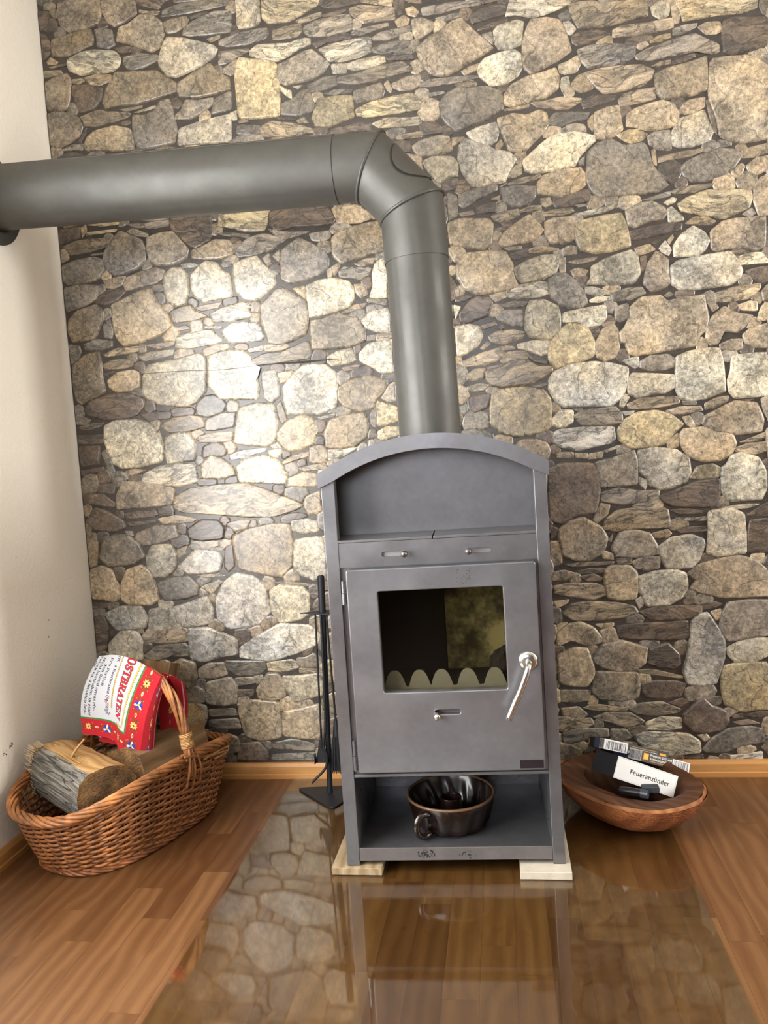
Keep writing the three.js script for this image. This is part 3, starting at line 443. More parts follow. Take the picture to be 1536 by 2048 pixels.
[1,-250,949,-254,969,-268,981,-287,981,-305,975,-305,956,-308,938,-292,930,-277,930,-259,932],
[3,750,1634,745,1653,730,1664,712,1665,696,1656,689,1640,699,1625,709,1614,726,1606,741,1617],
[2,-843,2190,-843,2166,-812,2156,-791,2163,-797,2203,-822,2214,-847,2210],
[3,158,1057,172,1040,213,1057,222,1092,189,1091,156,1086],
[3,-905,2318,-907,2334,-926,2343,-946,2344,-964,2338,-965,2322,-969,2306,-950,2296,-930,2301,-910,2303],
[2,-315,846,-321,861,-342,868,-363,869,-385,861,-387,844,-373,834,-360,826,-339,820,-328,834],
[2,-181,1450,-130,1438,-100,1446,-93,1467,-165,1476,-182,1465],
[0,-117,2008,-99,2002,-55,2003,-17,2012,-19,2028,-39,2032,-82,2029,-118,2022],
[2,78,1934,114,1931,181,1933,234,1938,231,1945,164,1950,104,1951,79,1941],
[0,306,1209,331,1201,361,1186,383,1190,391,1223,346,1227,303,1221],
[3,-553,985,-561,1001,-580,1009,-602,1008,-621,1000,-626,985,-625,968,-597,973,-584,969,-561,970],
[2,-312,351,-319,366,-339,374,-359,364,-383,362,-387,346,-375,334,-357,330,-339,330,-319,336],
[3,487,1997,500,1987,534,1990,571,1998,580,2007,542,2021,505,2022,485,2010],
[1,-324,2115,-298,2112,-257,2113,-241,2128,-247,2145,-280,2144,-322,2140],
[2,-45,2043,-20,2035,23,2036,56,2048,53,2061,-8,2064,-48,2054],
[2,-231,1961,-190,1961,-155,1967,-156,1995,-202,1994,-235,1981],
[2,671,1712,692,1696,724,1692,723,1741,687,1742,667,1732],
[2,-519,1937,-501,1937,-462,1943,-458,1992,-506,1977],
[1,-286,461,-287,480,-305,488,-322,487,-338,478,-340,461,-329,450,-321,437,-304,434,-288,442],
[2,-786,1261,-745,1265,-692,1274,-687,1289,-759,1291,-797,1279],
[1,66,2083,75,2058,101,2070,125,2083,120,2099,93,2113,66,2112],
[5,772,822,813,825,821,848,800,861,762,856,742,826],
[3,-1014,1033,-935,1031,-929,1058,-1012,1060],
[1,6,1940,23,1932,52,1931,78,1941,79,1967,40,1966,1,1953],
[4,-543,956,-496,959,-435,976,-434,985,-509,984,-544,971],
[2,-599,706,-600,718,-626,725,-653,725,-681,721,-689,709,-683,697,-650,697,-630,693,-622,701],
[2,-485,2067,-460,2067,-432,2081,-399,2089,-399,2099,-446,2102,-482,2102],
[1,-637,2188,-629,2173,-605,2173,-577,2184,-566,2198,-575,2210,-614,2210,-640,2203],
[1,-906,1248,-845,1247,-809,1253,-834,1273,-883,1273,-913,1262],
[2,562,1314,606,1315,644,1327,634,1345,597,1345,556,1336],
[2,592,587,619,580,650,585,655,615,613,619,581,604],
[1,-763,779,-673,780,-661,790,-727,804,-781,796],
[2,-963,1310,-909,1307,-880,1313,-878,1330,-927,1338,-965,1327],
[0,386,991,415,985,439,999,441,1029,406,1033,387,1011],
[3,-188,2190,-174,2178,-131,2172,-80,2175,-72,2186,-184,2200],
[1,273,951,272,968,255,975,238,977,223,970,224,954,218,938,237,934,251,929,267,935],
[2,-40,2073,-11,2069,29,2076,60,2085,61,2099,19,2096,-24,2092,-46,2081],
[2,-970,373,-976,388,-989,397,-1005,399,-1014,390,-1014,373,-1014,357,-1005,350,-990,350,-976,357],
[2,384,464,380,481,364,487,348,484,334,475,335,458,338,442,355,442,369,438,383,447],
[2,160,1153,155,1169,139,1176,122,1175,115,1159,112,1146,115,1130,130,1126,146,1126,157,1137],
[3,-881,801,-795,802,-780,809,-793,823,-885,820],
[1,-895,1285,-841,1287,-791,1294,-798,1308,-864,1307,-910,1292],
[3,-521,431,-523,446,-536,457,-553,456,-571,451,-573,435,-565,423,-558,409,-541,409,-528,417],
[3,-786,1087,-720,1090,-711,1108,-759,1114,-808,1108],
[3,-587,642,-575,628,-554,645,-557,704,-580,700],
[1,483,1875,505,1866,531,1873,533,1892,517,1914,497,1910,479,1893],
[2,-774,1647,-718,1639,-674,1642,-675,1660,-749,1657,-805,1661],
[1,770,2077,767,2092,749,2096,731,2098,715,2090,712,2077,720,2065,732,2057,751,2055,762,2066],
[2,478,2125,472,2138,452,2144,432,2141,407,2140,403,2126,420,2117,433,2113,447,2114,474,2111],
[3,77,1806,131,1807,129,1824,101,1845,65,1836],
[1,936,1587,934,1602,921,1613,904,1614,891,1605,885,1591,889,1577,902,1570,917,1566,930,1574],
[0,890,1379,926,1379,958,1378,959,1403,920,1407,884,1402],
[1,-518,1281,-522,1292,-547,1294,-572,1292,-596,1284,-602,1272,-593,1262,-565,1265,-551,1269,-538,1273],
[3,-234,1228,-234,1245,-249,1253,-266,1256,-277,1243,-282,1230,-281,1213,-265,1210,-252,1210,-237,1213],
[3,-688,728,-694,741,-713,745,-728,737,-747,733,-749,719,-740,709,-726,702,-710,709,-689,714],
[2,-775,344,-782,359,-797,366,-812,364,-823,353,-824,338,-818,326,-805,322,-791,318,-778,328],
[3,510,1823,547,1826,581,1836,587,1849,535,1854,502,1843],
[3,43,1781,38,1793,22,1801,3,1801,-13,1795,-20,1782,-13,1769,7,1770,20,1766,40,1767],
[1,864,890,900,880,937,887,938,911,894,910,860,900],
[1,917,1615,932,1603,965,1616,966,1648,934,1646,911,1629],
[1,361,602,392,611,393,636,385,669,363,670],
[2,-664,188,-584,192,-593,213,-673,210],
[1,-873,2063,-845,2058,-812,2066,-813,2083,-858,2089,-891,2084],
[1,534,403,529,418,516,425,502,421,486,415,491,399,490,383,505,377,519,382,534,387],
[1,694,1662,727,1666,769,1668,809,1680,803,1687,744,1684,694,1677],
[1,880,1593,876,1607,864,1616,848,1612,832,1607,827,1593,832,1578,850,1578,862,1574,879,1578],
[3,-640,1106,-647,1116,-668,1120,-689,1121,-712,1116,-713,1105,-708,1095,-686,1093,-670,1094,-646,1095],
[2,-449,1873,-385,1862,-383,1890,-443,1898],
[2,-354,1579,-344,1560,-320,1572,-266,1579,-262,1584,-322,1589,-379,1604],
[5,603,1732,623,1721,650,1724,665,1739,644,1753,618,1755,590,1745],
[3,-200,2074,-174,2085,-144,2084,-108,2086,-110,2102,-143,2105,-180,2096,-214,2090],
[3,-125,1839,-70,1836,-65,1855,-108,1864,-161,1853],
[1,469,187,541,185,557,195,514,200,462,208,432,196],
[1,751,1785,764,1778,790,1780,810,1791,812,1814,775,1812,753,1798],
[3,-325,777,-331,787,-354,791,-379,790,-399,783,-405,773,-401,762,-377,758,-361,770,-350,771],
[1,377,175,421,164,441,177,418,200,370,195],
[3,-1014,2184,-1014,2150,-991,2166,-988,2195,-1000,2217,-1014,2223],
[1,504,104,529,96,561,112,546,133,505,134],
[1,265,2153,259,2166,245,2174,227,2172,211,2166,208,2152,216,2141,232,2141,244,2137,263,2139],
[1,449,1925,463,1918,491,1920,503,1940,496,1961,472,1950,448,1944],
[3,-714,2265,-680,2250,-652,2242,-628,2265,-711,2277],
[2,-782,2311,-786,2324,-801,2331,-814,2320,-828,2317,-836,2305,-830,2292,-813,2288,-797,2290,-782,2298],
[1,-403,220,-406,235,-419,245,-436,245,-448,235,-449,221,-449,207,-435,201,-423,206,-408,207],
[3,-104,1182,-110,1193,-128,1199,-145,1193,-160,1189,-169,1179,-166,1167,-145,1166,-128,1165,-110,1171],
[3,934,1326,957,1334,958,1368,925,1367,901,1360],
[4,826,41,901,41,902,67,860,59,818,56],
[1,-543,746,-509,753,-497,776,-540,778,-574,769],
[3,-273,275,-275,290,-291,292,-305,295,-316,285,-317,272,-315,259,-303,249,-288,254,-275,260],
[2,-864,921,-870,934,-883,943,-901,944,-913,933,-919,921,-913,909,-901,898,-886,906,-879,914],
[3,-729,819,-733,832,-749,836,-764,833,-781,828,-781,814,-778,801,-760,801,-747,801,-730,805],
[1,-878,1485,-858,1481,-829,1489,-819,1513,-851,1512,-887,1506],
[1,-667,1336,-674,1349,-688,1357,-701,1347,-712,1341,-720,1328,-713,1315,-697,1314,-682,1313,-674,1324],
[1,326,1191,321,1201,300,1203,277,1202,260,1193,255,1182,261,1172,286,1177,296,1181,325,1180],
[1,902,1651,934,1649,966,1658,967,1681,918,1674,899,1660],
[2,619,2102,612,2114,593,2117,579,2113,564,2109,558,2098,563,2086,581,2086,594,2086,613,2089],
[0,692,2038,711,2024,729,2031,735,2049,729,2066,706,2068,689,2057],
[1,643,1569,638,1581,623,1588,606,1589,590,1582,588,1569,591,1557,606,1550,620,1558,630,1561],
[3,-917,929,-922,943,-934,953,-948,949,-960,942,-961,929,-961,915,-948,909,-935,910,-923,915],
[2,133,1575,157,1583,160,1631,134,1645],
[3,-607,2279,-612,2291,-623,2300,-637,2303,-651,2296,-654,2283,-652,2270,-639,2265,-626,2261,-613,2266],
[1,252,1562,272,1553,297,1557,322,1565,320,1583,281,1580,252,1573],
[2,-1012,1274,-986,1287,-978,1305,-982,1323,-1014,1328],
[2,-103,2096,-78,2091,-38,2099,-3,2104,-3,2114,-48,2112,-101,2107],
[1,-437,471,-441,484,-456,490,-471,488,-481,479,-488,467,-483,454,-468,450,-455,454,-446,461],
[2,564,1266,576,1258,605,1269,598,1304,564,1297],
[2,-595,56,-602,66,-617,73,-633,69,-651,69,-657,59,-654,49,-638,41,-619,42,-603,46],
[1,588,294,646,282,700,275,700,283,624,303,585,302],
[2,400,2134,398,2147,385,2156,370,2156,355,2152,350,2140,351,2127,367,2123,378,2121,393,2122],
[3,-965,884,-916,879,-905,908,-962,909],
[2,-930,957,-916,932,-904,943,-912,975,-925,1011,-941,1000],
[0,-630,563,-594,599,-610,605,-667,586],
[1,733,1577,783,1577,825,1588,826,1595,767,1595,720,1587],
[1,-626,1273,-630,1284,-650,1288,-671,1291,-688,1283,-692,1273,-689,1262,-667,1262,-655,1265,-643,1267],
[1,-51,1624,-58,1636,-69,1644,-84,1642,-96,1633,-89,1619,-85,1610,-77,1599,-63,1599,-54,1610],
[1,-361,606,-366,619,-379,626,-393,622,-405,615,-409,604,-406,591,-390,590,-378,589,-362,593],
[3,-295,557,-302,569,-311,579,-325,579,-337,571,-337,557,-333,545,-325,534,-311,537,-301,546],
[1,699,1001,736,1000,779,1005,773,1018,726,1020,687,1012],
[0,501,1544,548,1550,591,1560,586,1568,532,1563,479,1555],
[2,-592,1352,-596,1366,-611,1369,-625,1369,-636,1360,-632,1347,-634,1333,-619,1334,-608,1333,-593,1338],
[3,-620,143,-624,152,-642,153,-660,155,-677,147,-677,136,-673,125,-654,126,-641,129,-626,133],
[1,822,1971,845,1969,862,1975,855,1998,823,2000,804,1991],
[1,489,716,521,739,528,764,503,770,482,729],
[1,833,1163,864,1157,885,1162,886,1186,858,1187,831,1177],
[1,363,560,403,563,426,580,397,590,365,585],
[2,-900,1344,-876,1338,-870,1361,-879,1396,-901,1379],
[2,-340,917,-343,930,-355,937,-368,936,-380,931,-381,917,-373,909,-369,896,-355,898,-343,903],
[2,-176,1075,-184,1085,-200,1090,-218,1084,-235,1081,-240,1071,-221,1068,-218,1057,-201,1061,-180,1064],
[2,722,361,721,374,710,383,697,381,686,374,682,361,687,350,696,342,708,341,718,349],
[2,-577,281,-518,290,-528,308,-580,306],
[1,-344,1269,-352,1279,-376,1276,-390,1281,-411,1279,-417,1269,-410,1260,-390,1258,-373,1258,-359,1261],
[1,159,1135,177,1132,206,1137,209,1163,179,1162,158,1147],
[3,129,1652,158,1652,163,1683,142,1689,116,1674],
[2,-504,1109,-506,1123,-519,1129,-532,1130,-543,1122,-545,1109,-542,1097,-530,1094,-520,1093,-507,1096],
[3,386,360,384,372,370,378,354,379,341,372,339,362,340,350,352,342,366,349,375,353],
[3,-902,635,-901,650,-913,656,-926,658,-938,651,-937,638,-934,629,-930,616,-916,615,-906,624],
[2,-253,1558,-227,1552,-202,1560,-202,1580,-259,1577],
[1,425,598,527,601,531,609,457,610,397,607],
[3,385,962,383,975,368,980,355,977,341,971,338,959,351,953,359,949,371,941,384,949],
[1,-383,934,-356,940,-308,952,-303,967,-354,959,-387,942],
[2,-514,1663,-515,1675,-524,1685,-537,1684,-550,1680,-555,1668,-545,1658,-543,1645,-529,1643,-520,1653],
[1,-603,465,-610,477,-620,485,-635,486,-645,476,-651,465,-640,457,-632,454,-622,449,-607,452],
[1,-436,592,-443,603,-454,609,-467,608,-476,599,-473,587,-469,578,-462,568,-448,569,-439,579],
[3,211,1584,228,1579,260,1582,261,1608,233,1606,211,1598],
[2,-730,1849,-734,1859,-747,1867,-766,1865,-784,1860,-788,1849,-769,1844,-762,1841,-751,1838,-733,1838],
[1,-979,1885,-984,1897,-998,1900,-1012,1903,-1014,1894,-1014,1885,-1014,1875,-1012,1866,-998,1868,-984,1873],
[3,688,1981,681,1990,663,1992,644,1990,627,1984,621,1975,634,1969,645,1963,659,1973,681,1972],
[2,-168,1166,-170,1179,-184,1184,-196,1188,-208,1183,-209,1171,-209,1160,-201,1149,-187,1153,-177,1157],
[3,-758,1131,-762,1142,-773,1149,-786,1149,-793,1138,-797,1127,-793,1116,-782,1109,-771,1114,-758,1117],
[2,1013,1819,1003,1828,994,1837,980,1837,971,1827,971,1816,971,1804,983,1797,994,1805,1008,1807],
[3,920,2066,916,2079,904,2084,891,2086,887,2073,880,2064,882,2052,894,2050,906,2046,918,2052],
[1,551,1583,539,1589,530,1595,515,1594,507,1583,505,1573,508,1562,523,1561,536,1565,549,1572],
[3,347,2131,342,2142,330,2149,315,2152,301,2146,296,2134,300,2123,314,2117,326,2120,330,2127],
[2,-312,1214,-314,1225,-329,1229,-344,1228,-360,1223,-356,1213,-359,1202,-341,1202,-327,1198,-316,1205],
[1,-520,993,-525,1005,-535,1012,-547,1012,-561,1007,-557,993,-553,985,-548,973,-535,973,-523,980],
[1,-389,1067,-379,1051,-362,1061,-378,1115,-392,1104],
[2,-442,2258,-446,2270,-456,2277,-469,2276,-477,2267,-482,2256,-478,2243,-466,2241,-455,2242,-443,2245],
[2,508,1774,502,1783,486,1788,467,1787,450,1779,450,1768,468,1765,477,1765,483,1766,508,1763],
[1,773,1494,816,1489,829,1498,803,1512,777,1513,755,1499],
[3,-777,1243,-780,1255,-789,1264,-802,1264,-814,1260,-819,1247,-811,1237,-803,1233,-793,1224,-782,1231],
[2,-986,1132,-990,1144,-1002,1150,-1014,1146,-1014,1137,-1014,1127,-1014,1114,-1009,1110,-998,1114,-987,1119],
[1,789,1008,809,1010,843,1025,845,1039,817,1037,788,1025],
[2,-140,1584,-149,1593,-164,1596,-181,1600,-194,1591,-201,1580,-193,1570,-174,1574,-165,1573,-158,1577],
[3,902,714,939,716,940,750,925,744,884,719],
[1,391,1556,439,1554,467,1560,461,1571,416,1572,388,1565],
[3,292,1457,309,1447,343,1455,344,1476,321,1475,289,1464],
[3,194,1655,194,1669,183,1675,170,1678,161,1668,159,1658,157,1646,167,1638,178,1642,189,1645],
[3,-589,899,-602,905,-617,905,-629,908,-648,906,-651,896,-646,888,-629,886,-611,885,-592,889],
[2,-942,286,-957,293,-972,292,-983,296,-1005,296,-1007,285,-1006,274,-981,277,-971,277,-947,275],
[3,603,130,599,140,584,144,568,144,552,139,552,128,555,118,569,114,581,121,590,124],
[1,-593,1391,-545,1396,-532,1411,-579,1410,-616,1402],
[1,-374,1165,-342,1179,-336,1201,-383,1197],
[1,-323,910,-257,915,-264,931,-346,921],
[1,-474,2044,-455,2034,-438,2039,-433,2074,-448,2071,-475,2055],
[3,-250,1035,-250,1047,-260,1054,-273,1056,-285,1051,-285,1039,-281,1030,-277,1018,-264,1018,-254,1024],
[1,-348,222,-351,231,-367,236,-384,233,-400,229,-404,220,-402,210,-383,209,-370,213,-358,216],
[1,-485,451,-490,462,-504,464,-516,460,-529,453,-521,442,-521,431,-509,430,-498,433,-486,439],
[2,-631,600,-632,611,-650,612,-664,617,-677,611,-681,601,-673,593,-665,583,-650,589,-640,593],
[1,-734,1295,-690,1299,-684,1313,-778,1308],
[1,611,62,606,72,595,76,583,77,575,70,571,60,573,50,584,45,597,43,609,50],
[3,-1007,938,-939,950,-942,961,-1014,954],
[1,348,1462,383,1460,418,1462,421,1468,377,1480,345,1473],
[2,-755,535,-759,545,-773,549,-786,552,-801,548,-802,537,-801,527,-783,529,-773,521,-760,526],
[1,-561,1843,-564,1854,-578,1860,-593,1860,-606,1855,-610,1845,-608,1834,-591,1834,-582,1835,-574,1838],
[1,-65,2176,-30,2166,9,2155,14,2174,-68,2184],
[2,-982,1073,-939,1080,-925,1093,-971,1092,-1014,1083],
[3,711,679,779,681,779,693,738,695,700,689],
[1,161,1102,204,1101,221,1117,191,1123,158,1115],
[3,822,1770,830,1733,841,1718,838,1761,829,1805,816,1803],
[0,712,1506,747,1508,749,1516,722,1545,710,1541],
[3,-699,1440,-702,1451,-711,1458,-723,1460,-733,1453,-733,1442,-729,1434,-724,1423,-712,1421,-701,1428],
[2,644,374,641,382,625,384,609,387,595,381,591,373,603,367,611,360,626,361,638,366],
[1,-1014,2100,-971,2098,-958,2105,-965,2115,-1014,2119],
[2,29,1819,27,1829,12,1834,-5,1835,-20,1831,-21,1822,-18,1813,-6,1807,7,1814,18,1814],
[1,732,698,730,709,714,713,700,718,687,712,687,702,685,692,698,686,710,690,718,693],
[0,-161,2001,-125,1998,-123,2024,-165,2026],
[2,-941,747,-943,759,-954,766,-967,766,-980,762,-981,750,-980,740,-971,732,-959,737,-952,741],
[5,938,1231,954,1231,955,1285,935,1263,925,1234],
[1,12,1802,69,1801,70,1818,-10,1813],
[3,-866,776,-791,786,-796,794,-882,790],
[3,-574,249,-532,249,-525,269,-578,270],
[1,302,1650,323,1648,358,1651,386,1660,383,1667,334,1664,301,1654],
[1,-140,1403,-126,1387,-105,1396,-112,1422,-142,1425],
[1,447,1774,442,1783,429,1788,414,1788,406,1781,398,1773,400,1762,417,1761,426,1766,440,1765],
[3,-483,1414,-487,1424,-501,1424,-514,1424,-528,1419,-530,1408,-525,1398,-508,1402,-499,1401,-486,1405],
[3,-694,760,-693,772,-703,778,-714,778,-724,773,-725,762,-725,751,-715,746,-705,742,-695,749],
[2,-978,1889,-919,1882,-913,1901,-946,1903,-977,1894],
[2,789,497,780,505,770,509,757,509,747,501,743,491,748,481,763,481,771,485,787,486],
[2,-425,773,-433,781,-443,785,-455,784,-469,781,-472,770,-468,759,-452,762,-442,761,-427,762],
[2,98,1912,98,1923,88,1930,76,1931,64,1926,61,1914,71,1907,75,1897,86,1898,97,1901],
[3,-383,865,-387,875,-399,876,-412,878,-422,870,-422,858,-413,852,-405,847,-393,846,-386,855],
[1,689,904,715,914,720,933,713,949,686,927],
[2,-35,1492,-36,1502,-47,1509,-60,1505,-73,1504,-77,1495,-76,1484,-60,1485,-49,1476,-38,1482],
[3,383,883,381,893,367,900,354,896,346,893,333,888,338,877,351,873,364,869,371,877],
[2,-112,1341,-117,1350,-130,1356,-143,1353,-154,1349,-163,1341,-155,1333,-141,1334,-130,1325,-118,1332],
[3,969,851,965,861,953,864,939,867,928,859,931,848,935,841,943,834,954,838,965,841],
[1,969,1905,966,1915,954,1920,940,1917,928,1914,923,1904,931,1897,941,1893,954,1889,962,1898],
[2,-793,1673,-797,1683,-812,1684,-823,1684,-833,1681,-842,1673,-826,1669,-826,1656,-810,1657,-796,1662],
[2,1000,1889,990,1897,980,1900,966,1902,956,1894,956,1883,963,1876,971,1868,982,1874,990,1880],
[2,605,445,600,455,587,460,575,456,565,453,559,445,561,435,575,433,586,433,600,435],
[1,87,1990,85,2001,75,2006,64,2005,54,2000,59,1988,55,1976,66,1970,77,1972,87,1979],
[0,490,1342,514,1334,534,1331,544,1344,512,1357,491,1359],
[2,742,1980,761,1979,794,1991,799,2001,772,2002,742,1996],
[1,-198,1536,-199,1547,-210,1552,-222,1552,-235,1549,-239,1538,-229,1531,-221,1528,-211,1519,-199,1525],
[3,-184,1849,-189,1859,-200,1864,-214,1864,-228,1860,-229,1849,-223,1841,-211,1842,-202,1837,-190,1839],
[3,-818,921,-822,931,-836,932,-849,933,-861,929,-863,920,-863,911,-848,909,-836,909,-821,912],
[2,-919,2003,-924,2013,-934,2019,-945,2019,-951,2009,-954,1999,-949,1991,-941,1986,-930,1983,-921,1991],
[3,-358,1209,-361,1220,-375,1225,-388,1225,-401,1220,-403,1209,-389,1205,-385,1200,-377,1198,-362,1198],
[1,890,1261,925,1257,926,1281,907,1283,877,1275],
[3,712,2080,706,2090,695,2094,684,2093,673,2086,679,2075,679,2066,688,2060,698,2064,708,2069],
[1,-403,580,-333,575,-327,580,-391,591,-457,591],
[3,-161,2210,-166,2220,-181,2224,-197,2220,-211,2217,-217,2207,-195,2206,-193,2201,-185,2201,-165,2199],
[2,1001,1573,994,1580,984,1585,970,1586,963,1576,963,1567,963,1557,976,1554,986,1560,1000,1562],
[2,-977,517,-979,528,-991,533,-1004,532,-1014,528,-1014,517,-1014,506,-1000,509,-992,505,-980,507],
[3,-546,741,-550,753,-561,757,-571,758,-577,749,-581,741,-581,729,-571,722,-559,723,-554,733],
[2,263,1327,294,1321,326,1322,334,1333,295,1339,258,1331],
[3,-545,119,-554,126,-563,132,-576,133,-587,126,-585,116,-585,106,-572,106,-562,106,-547,108],
[2,-486,1591,-436,1584,-435,1593,-493,1605,-539,1606],
[3,-4,2015,64,2008,58,2022,33,2026,-12,2025],
[1,-415,1392,-419,1403,-430,1407,-442,1405,-445,1395,-449,1387,-447,1376,-436,1377,-424,1371,-418,1381],
[1,-247,2147,-221,2148,-187,2156,-186,2168,-212,2166,-254,2156],
[3,458,556,494,555,500,563,475,578,437,569],
[1,-420,1358,-422,1370,-433,1375,-445,1376,-449,1364,-455,1356,-451,1346,-440,1346,-431,1341,-421,1347],
[2,-154,1943,-114,1943,-113,1952,-153,1960,-194,1950],
[1,888,71,885,79,872,84,855,84,843,77,841,69,843,59,860,61,870,61,878,65],
[2,840,1689,837,1699,827,1705,816,1705,806,1700,802,1689,807,1680,815,1673,825,1678,837,1678],
[2,400,1487,394,1497,387,1505,374,1504,367,1498,358,1491,359,1480,373,1477,382,1477,395,1478],
[1,-990,832,-990,843,-999,850,-1010,849,-1014,844,-1014,834,-1014,823,-1012,816,-1001,816,-994,824],
[2,-309,2233,-311,2243,-324,2248,-336,2244,-345,2241,-355,2234,-350,2224,-335,2226,-326,2221,-311,2222],
[1,-541,239,-547,248,-561,249,-573,247,-581,239,-581,231,-580,221,-567,221,-557,225,-547,229],
[3,709,731,765,730,769,737,724,746,688,742],
[3,802,2079,799,2089,788,2093,777,2092,767,2086,767,2076,769,2065,781,2066,791,2062,800,2069],
[2,-1014,1570,-989,1580,-994,1611,-1014,1606],
[3,946,93,945,104,933,109,921,108,911,102,907,93,913,85,923,83,933,78,942,84],
[3,19,2151,29,2132,40,2134,47,2169,17,2173],
[3,440,578,502,579,507,591,468,593,434,586],
[3,769,1322,763,1329,751,1328,740,1329,725,1325,722,1316,728,1308,741,1305,754,1309,768,1313],
[1,268,1317,263,1327,253,1334,240,1334,233,1325,231,1317,229,1307,240,1302,251,1305,259,1309],
[3,228,2107,225,2117,218,2124,208,2124,198,2121,194,2111,195,2100,203,2094,214,2091,222,2098],
[1,-305,1415,-276,1390,-284,1434,-319,1430],
[3,-832,404,-835,416,-846,421,-857,422,-865,414,-865,405,-869,395,-859,387,-848,393,-841,397],
[1,631,1429,651,1432,675,1439,659,1455,623,1448],
[1,-166,1347,-120,1358,-112,1371,-142,1370,-181,1352],
[1,-120,1029,-104,1017,-103,1083,-122,1059],
[1,439,83,437,94,427,100,415,100,404,97,399,88,409,81,414,77,423,68,435,73],
[2,874,1145,870,1155,857,1157,845,1160,832,1156,835,1145,835,1136,846,1129,858,1132,860,1141],
[1,-215,1448,-192,1458,-179,1482,-186,1488,-217,1472],
[1,-678,1410,-682,1420,-692,1425,-705,1424,-715,1418,-713,1408,-709,1402,-702,1397,-690,1394,-682,1401],
[2,-674,290,-676,300,-686,306,-697,304,-705,297,-709,288,-702,281,-695,277,-684,272,-674,279],
[1,642,668,676,667,688,678,677,691,636,681],
[1,926,600,925,611,915,617,904,616,894,612,890,602,899,595,904,589,914,585,925,589],
[3,-350,1491,-353,1501,-363,1505,-375,1504,-384,1497,-385,1487,-376,1481,-370,1478,-359,1473,-350,1480],
[2,-794,1172,-794,1183,-809,1189,-821,1184,-829,1181,-841,1175,-827,1169,-822,1165,-812,1162,-796,1161],
[3,595,1171,591,1181,582,1185,572,1184,564,1177,561,1167,566,1158,575,1151,584,1158,595,1160],
[0,-425,960,-398,954,-381,972,-396,981,-427,975],
[2,587,1578,583,1588,573,1593,562,1592,550,1588,551,1576,553,1566,564,1565,573,1565,581,1569],
[1,-473,1528,-476,1538,-491,1541,-503,1541,-512,1537,-521,1531,-520,1521,-501,1525,-492,1516,-477,1519],
[0,301,1669,317,1667,335,1674,336,1701,318,1696,300,1678],
[1,-381,317,-346,311,-319,326,-380,332],
[3,-321,101,-322,112,-332,116,-342,117,-352,112,-354,101,-353,90,-342,89,-334,89,-323,90],
[1,580,1351,573,1357,562,1357,549,1359,536,1352,543,1344,541,1334,555,1332,567,1337,579,1342],
[3,244,2060,275,2061,311,2071,318,2080,269,2075,241,2065],
[3,808,607,799,613,789,617,773,620,761,613,759,604,759,595,779,597,788,598,796,601],
[2,-780,1625,-744,1618,-739,1626,-782,1646,-801,1638],
[1,228,1925,220,1933,205,1936,194,1932,179,1933,170,1925,183,1920,193,1917,203,1917,222,1916],
[2,-1013,1093,-984,1089,-968,1102,-990,1115,-1014,1107],
[1,-606,1677,-610,1686,-621,1689,-632,1693,-638,1685,-644,1677,-643,1667,-631,1665,-621,1665,-609,1666],
[1,390,1558,390,1569,379,1572,369,1572,360,1567,359,1556,365,1549,371,1543,381,1540,390,1547],
[2,785,196,802,203,801,224,755,219],
[1,438,1448,469,1448,473,1468,453,1472,432,1464],
[3,-703,1469,-706,1478,-716,1483,-727,1481,-739,1479,-742,1469,-737,1461,-727,1458,-717,1457,-706,1460],
[1,-513,1619,-522,1625,-527,1634,-539,1633,-545,1625,-545,1616,-547,1605,-536,1601,-526,1605,-515,1608],
[1,-559,711,-560,721,-574,724,-587,724,-597,717,-597,708,-593,701,-585,694,-574,701,-566,704],
[0,848,735,888,737,918,747,881,749,826,744],
[3,-461,1276,-465,1285,-475,1291,-490,1291,-501,1287,-507,1279,-497,1272,-488,1269,-480,1269,-466,1268],
[1,908,914,945,925,946,941,909,928,872,915],
[3,-1013,533,-970,532,-962,548,-1012,550],
[2,134,2101,152,2096,194,2102,202,2110,174,2114,131,2108],
[1,298,2144,297,2154,287,2160,277,2161,265,2158,263,2147,266,2137,277,2137,284,2133,295,2133],
[2,291,1592,290,1603,281,1610,270,1609,263,1603,263,1594,260,1583,269,1578,278,1579,289,1582],
[0,609,1131,621,1136,620,1162,577,1155],
[3,-524,900,-528,909,-541,908,-553,907,-564,900,-565,890,-553,887,-546,885,-536,885,-524,891],
[1,158,2089,152,2097,142,2101,129,2101,123,2092,123,2083,123,2073,136,2073,146,2073,150,2081],
[3,-91,1428,-93,1439,-104,1442,-115,1440,-122,1432,-121,1421,-112,1417,-107,1409,-97,1411,-90,1419],
[3,-257,992,-257,1003,-267,1010,-278,1008,-285,1003,-289,994,-288,983,-278,982,-270,982,-260,982],
[2,-105,1371,-54,1359,-52,1377,-108,1382],
[1,916,1335,914,1346,905,1352,895,1354,887,1348,882,1339,884,1329,893,1325,901,1325,912,1325],
[2,-422,2219,-426,2228,-434,2234,-445,2233,-451,2225,-454,2215,-446,2209,-440,2202,-430,2201,-422,2209],
[2,934,991,946,969,948,1031,928,1025],
[1,-120,1473,-87,1477,-78,1492,-104,1493,-138,1482],
[2,-601,1416,-603,1426,-613,1432,-624,1434,-634,1428,-636,1418,-627,1413,-623,1409,-615,1401,-605,1406],
[2,571,1299,568,1309,559,1315,548,1316,538,1312,539,1302,539,1294,546,1287,557,1283,562,1293],
[1,-986,200,-987,211,-1000,213,-1011,216,-1014,210,-1014,201,-1014,192,-1012,186,-1002,190,-994,193],
[3,764,466,798,470,811,480,791,487,753,480],
[1,462,1386,490,1389,498,1402,474,1411,453,1406],
[2,822,1302,820,1313,811,1319,800,1316,792,1310,795,1300,795,1291,802,1285,811,1290,822,1291],
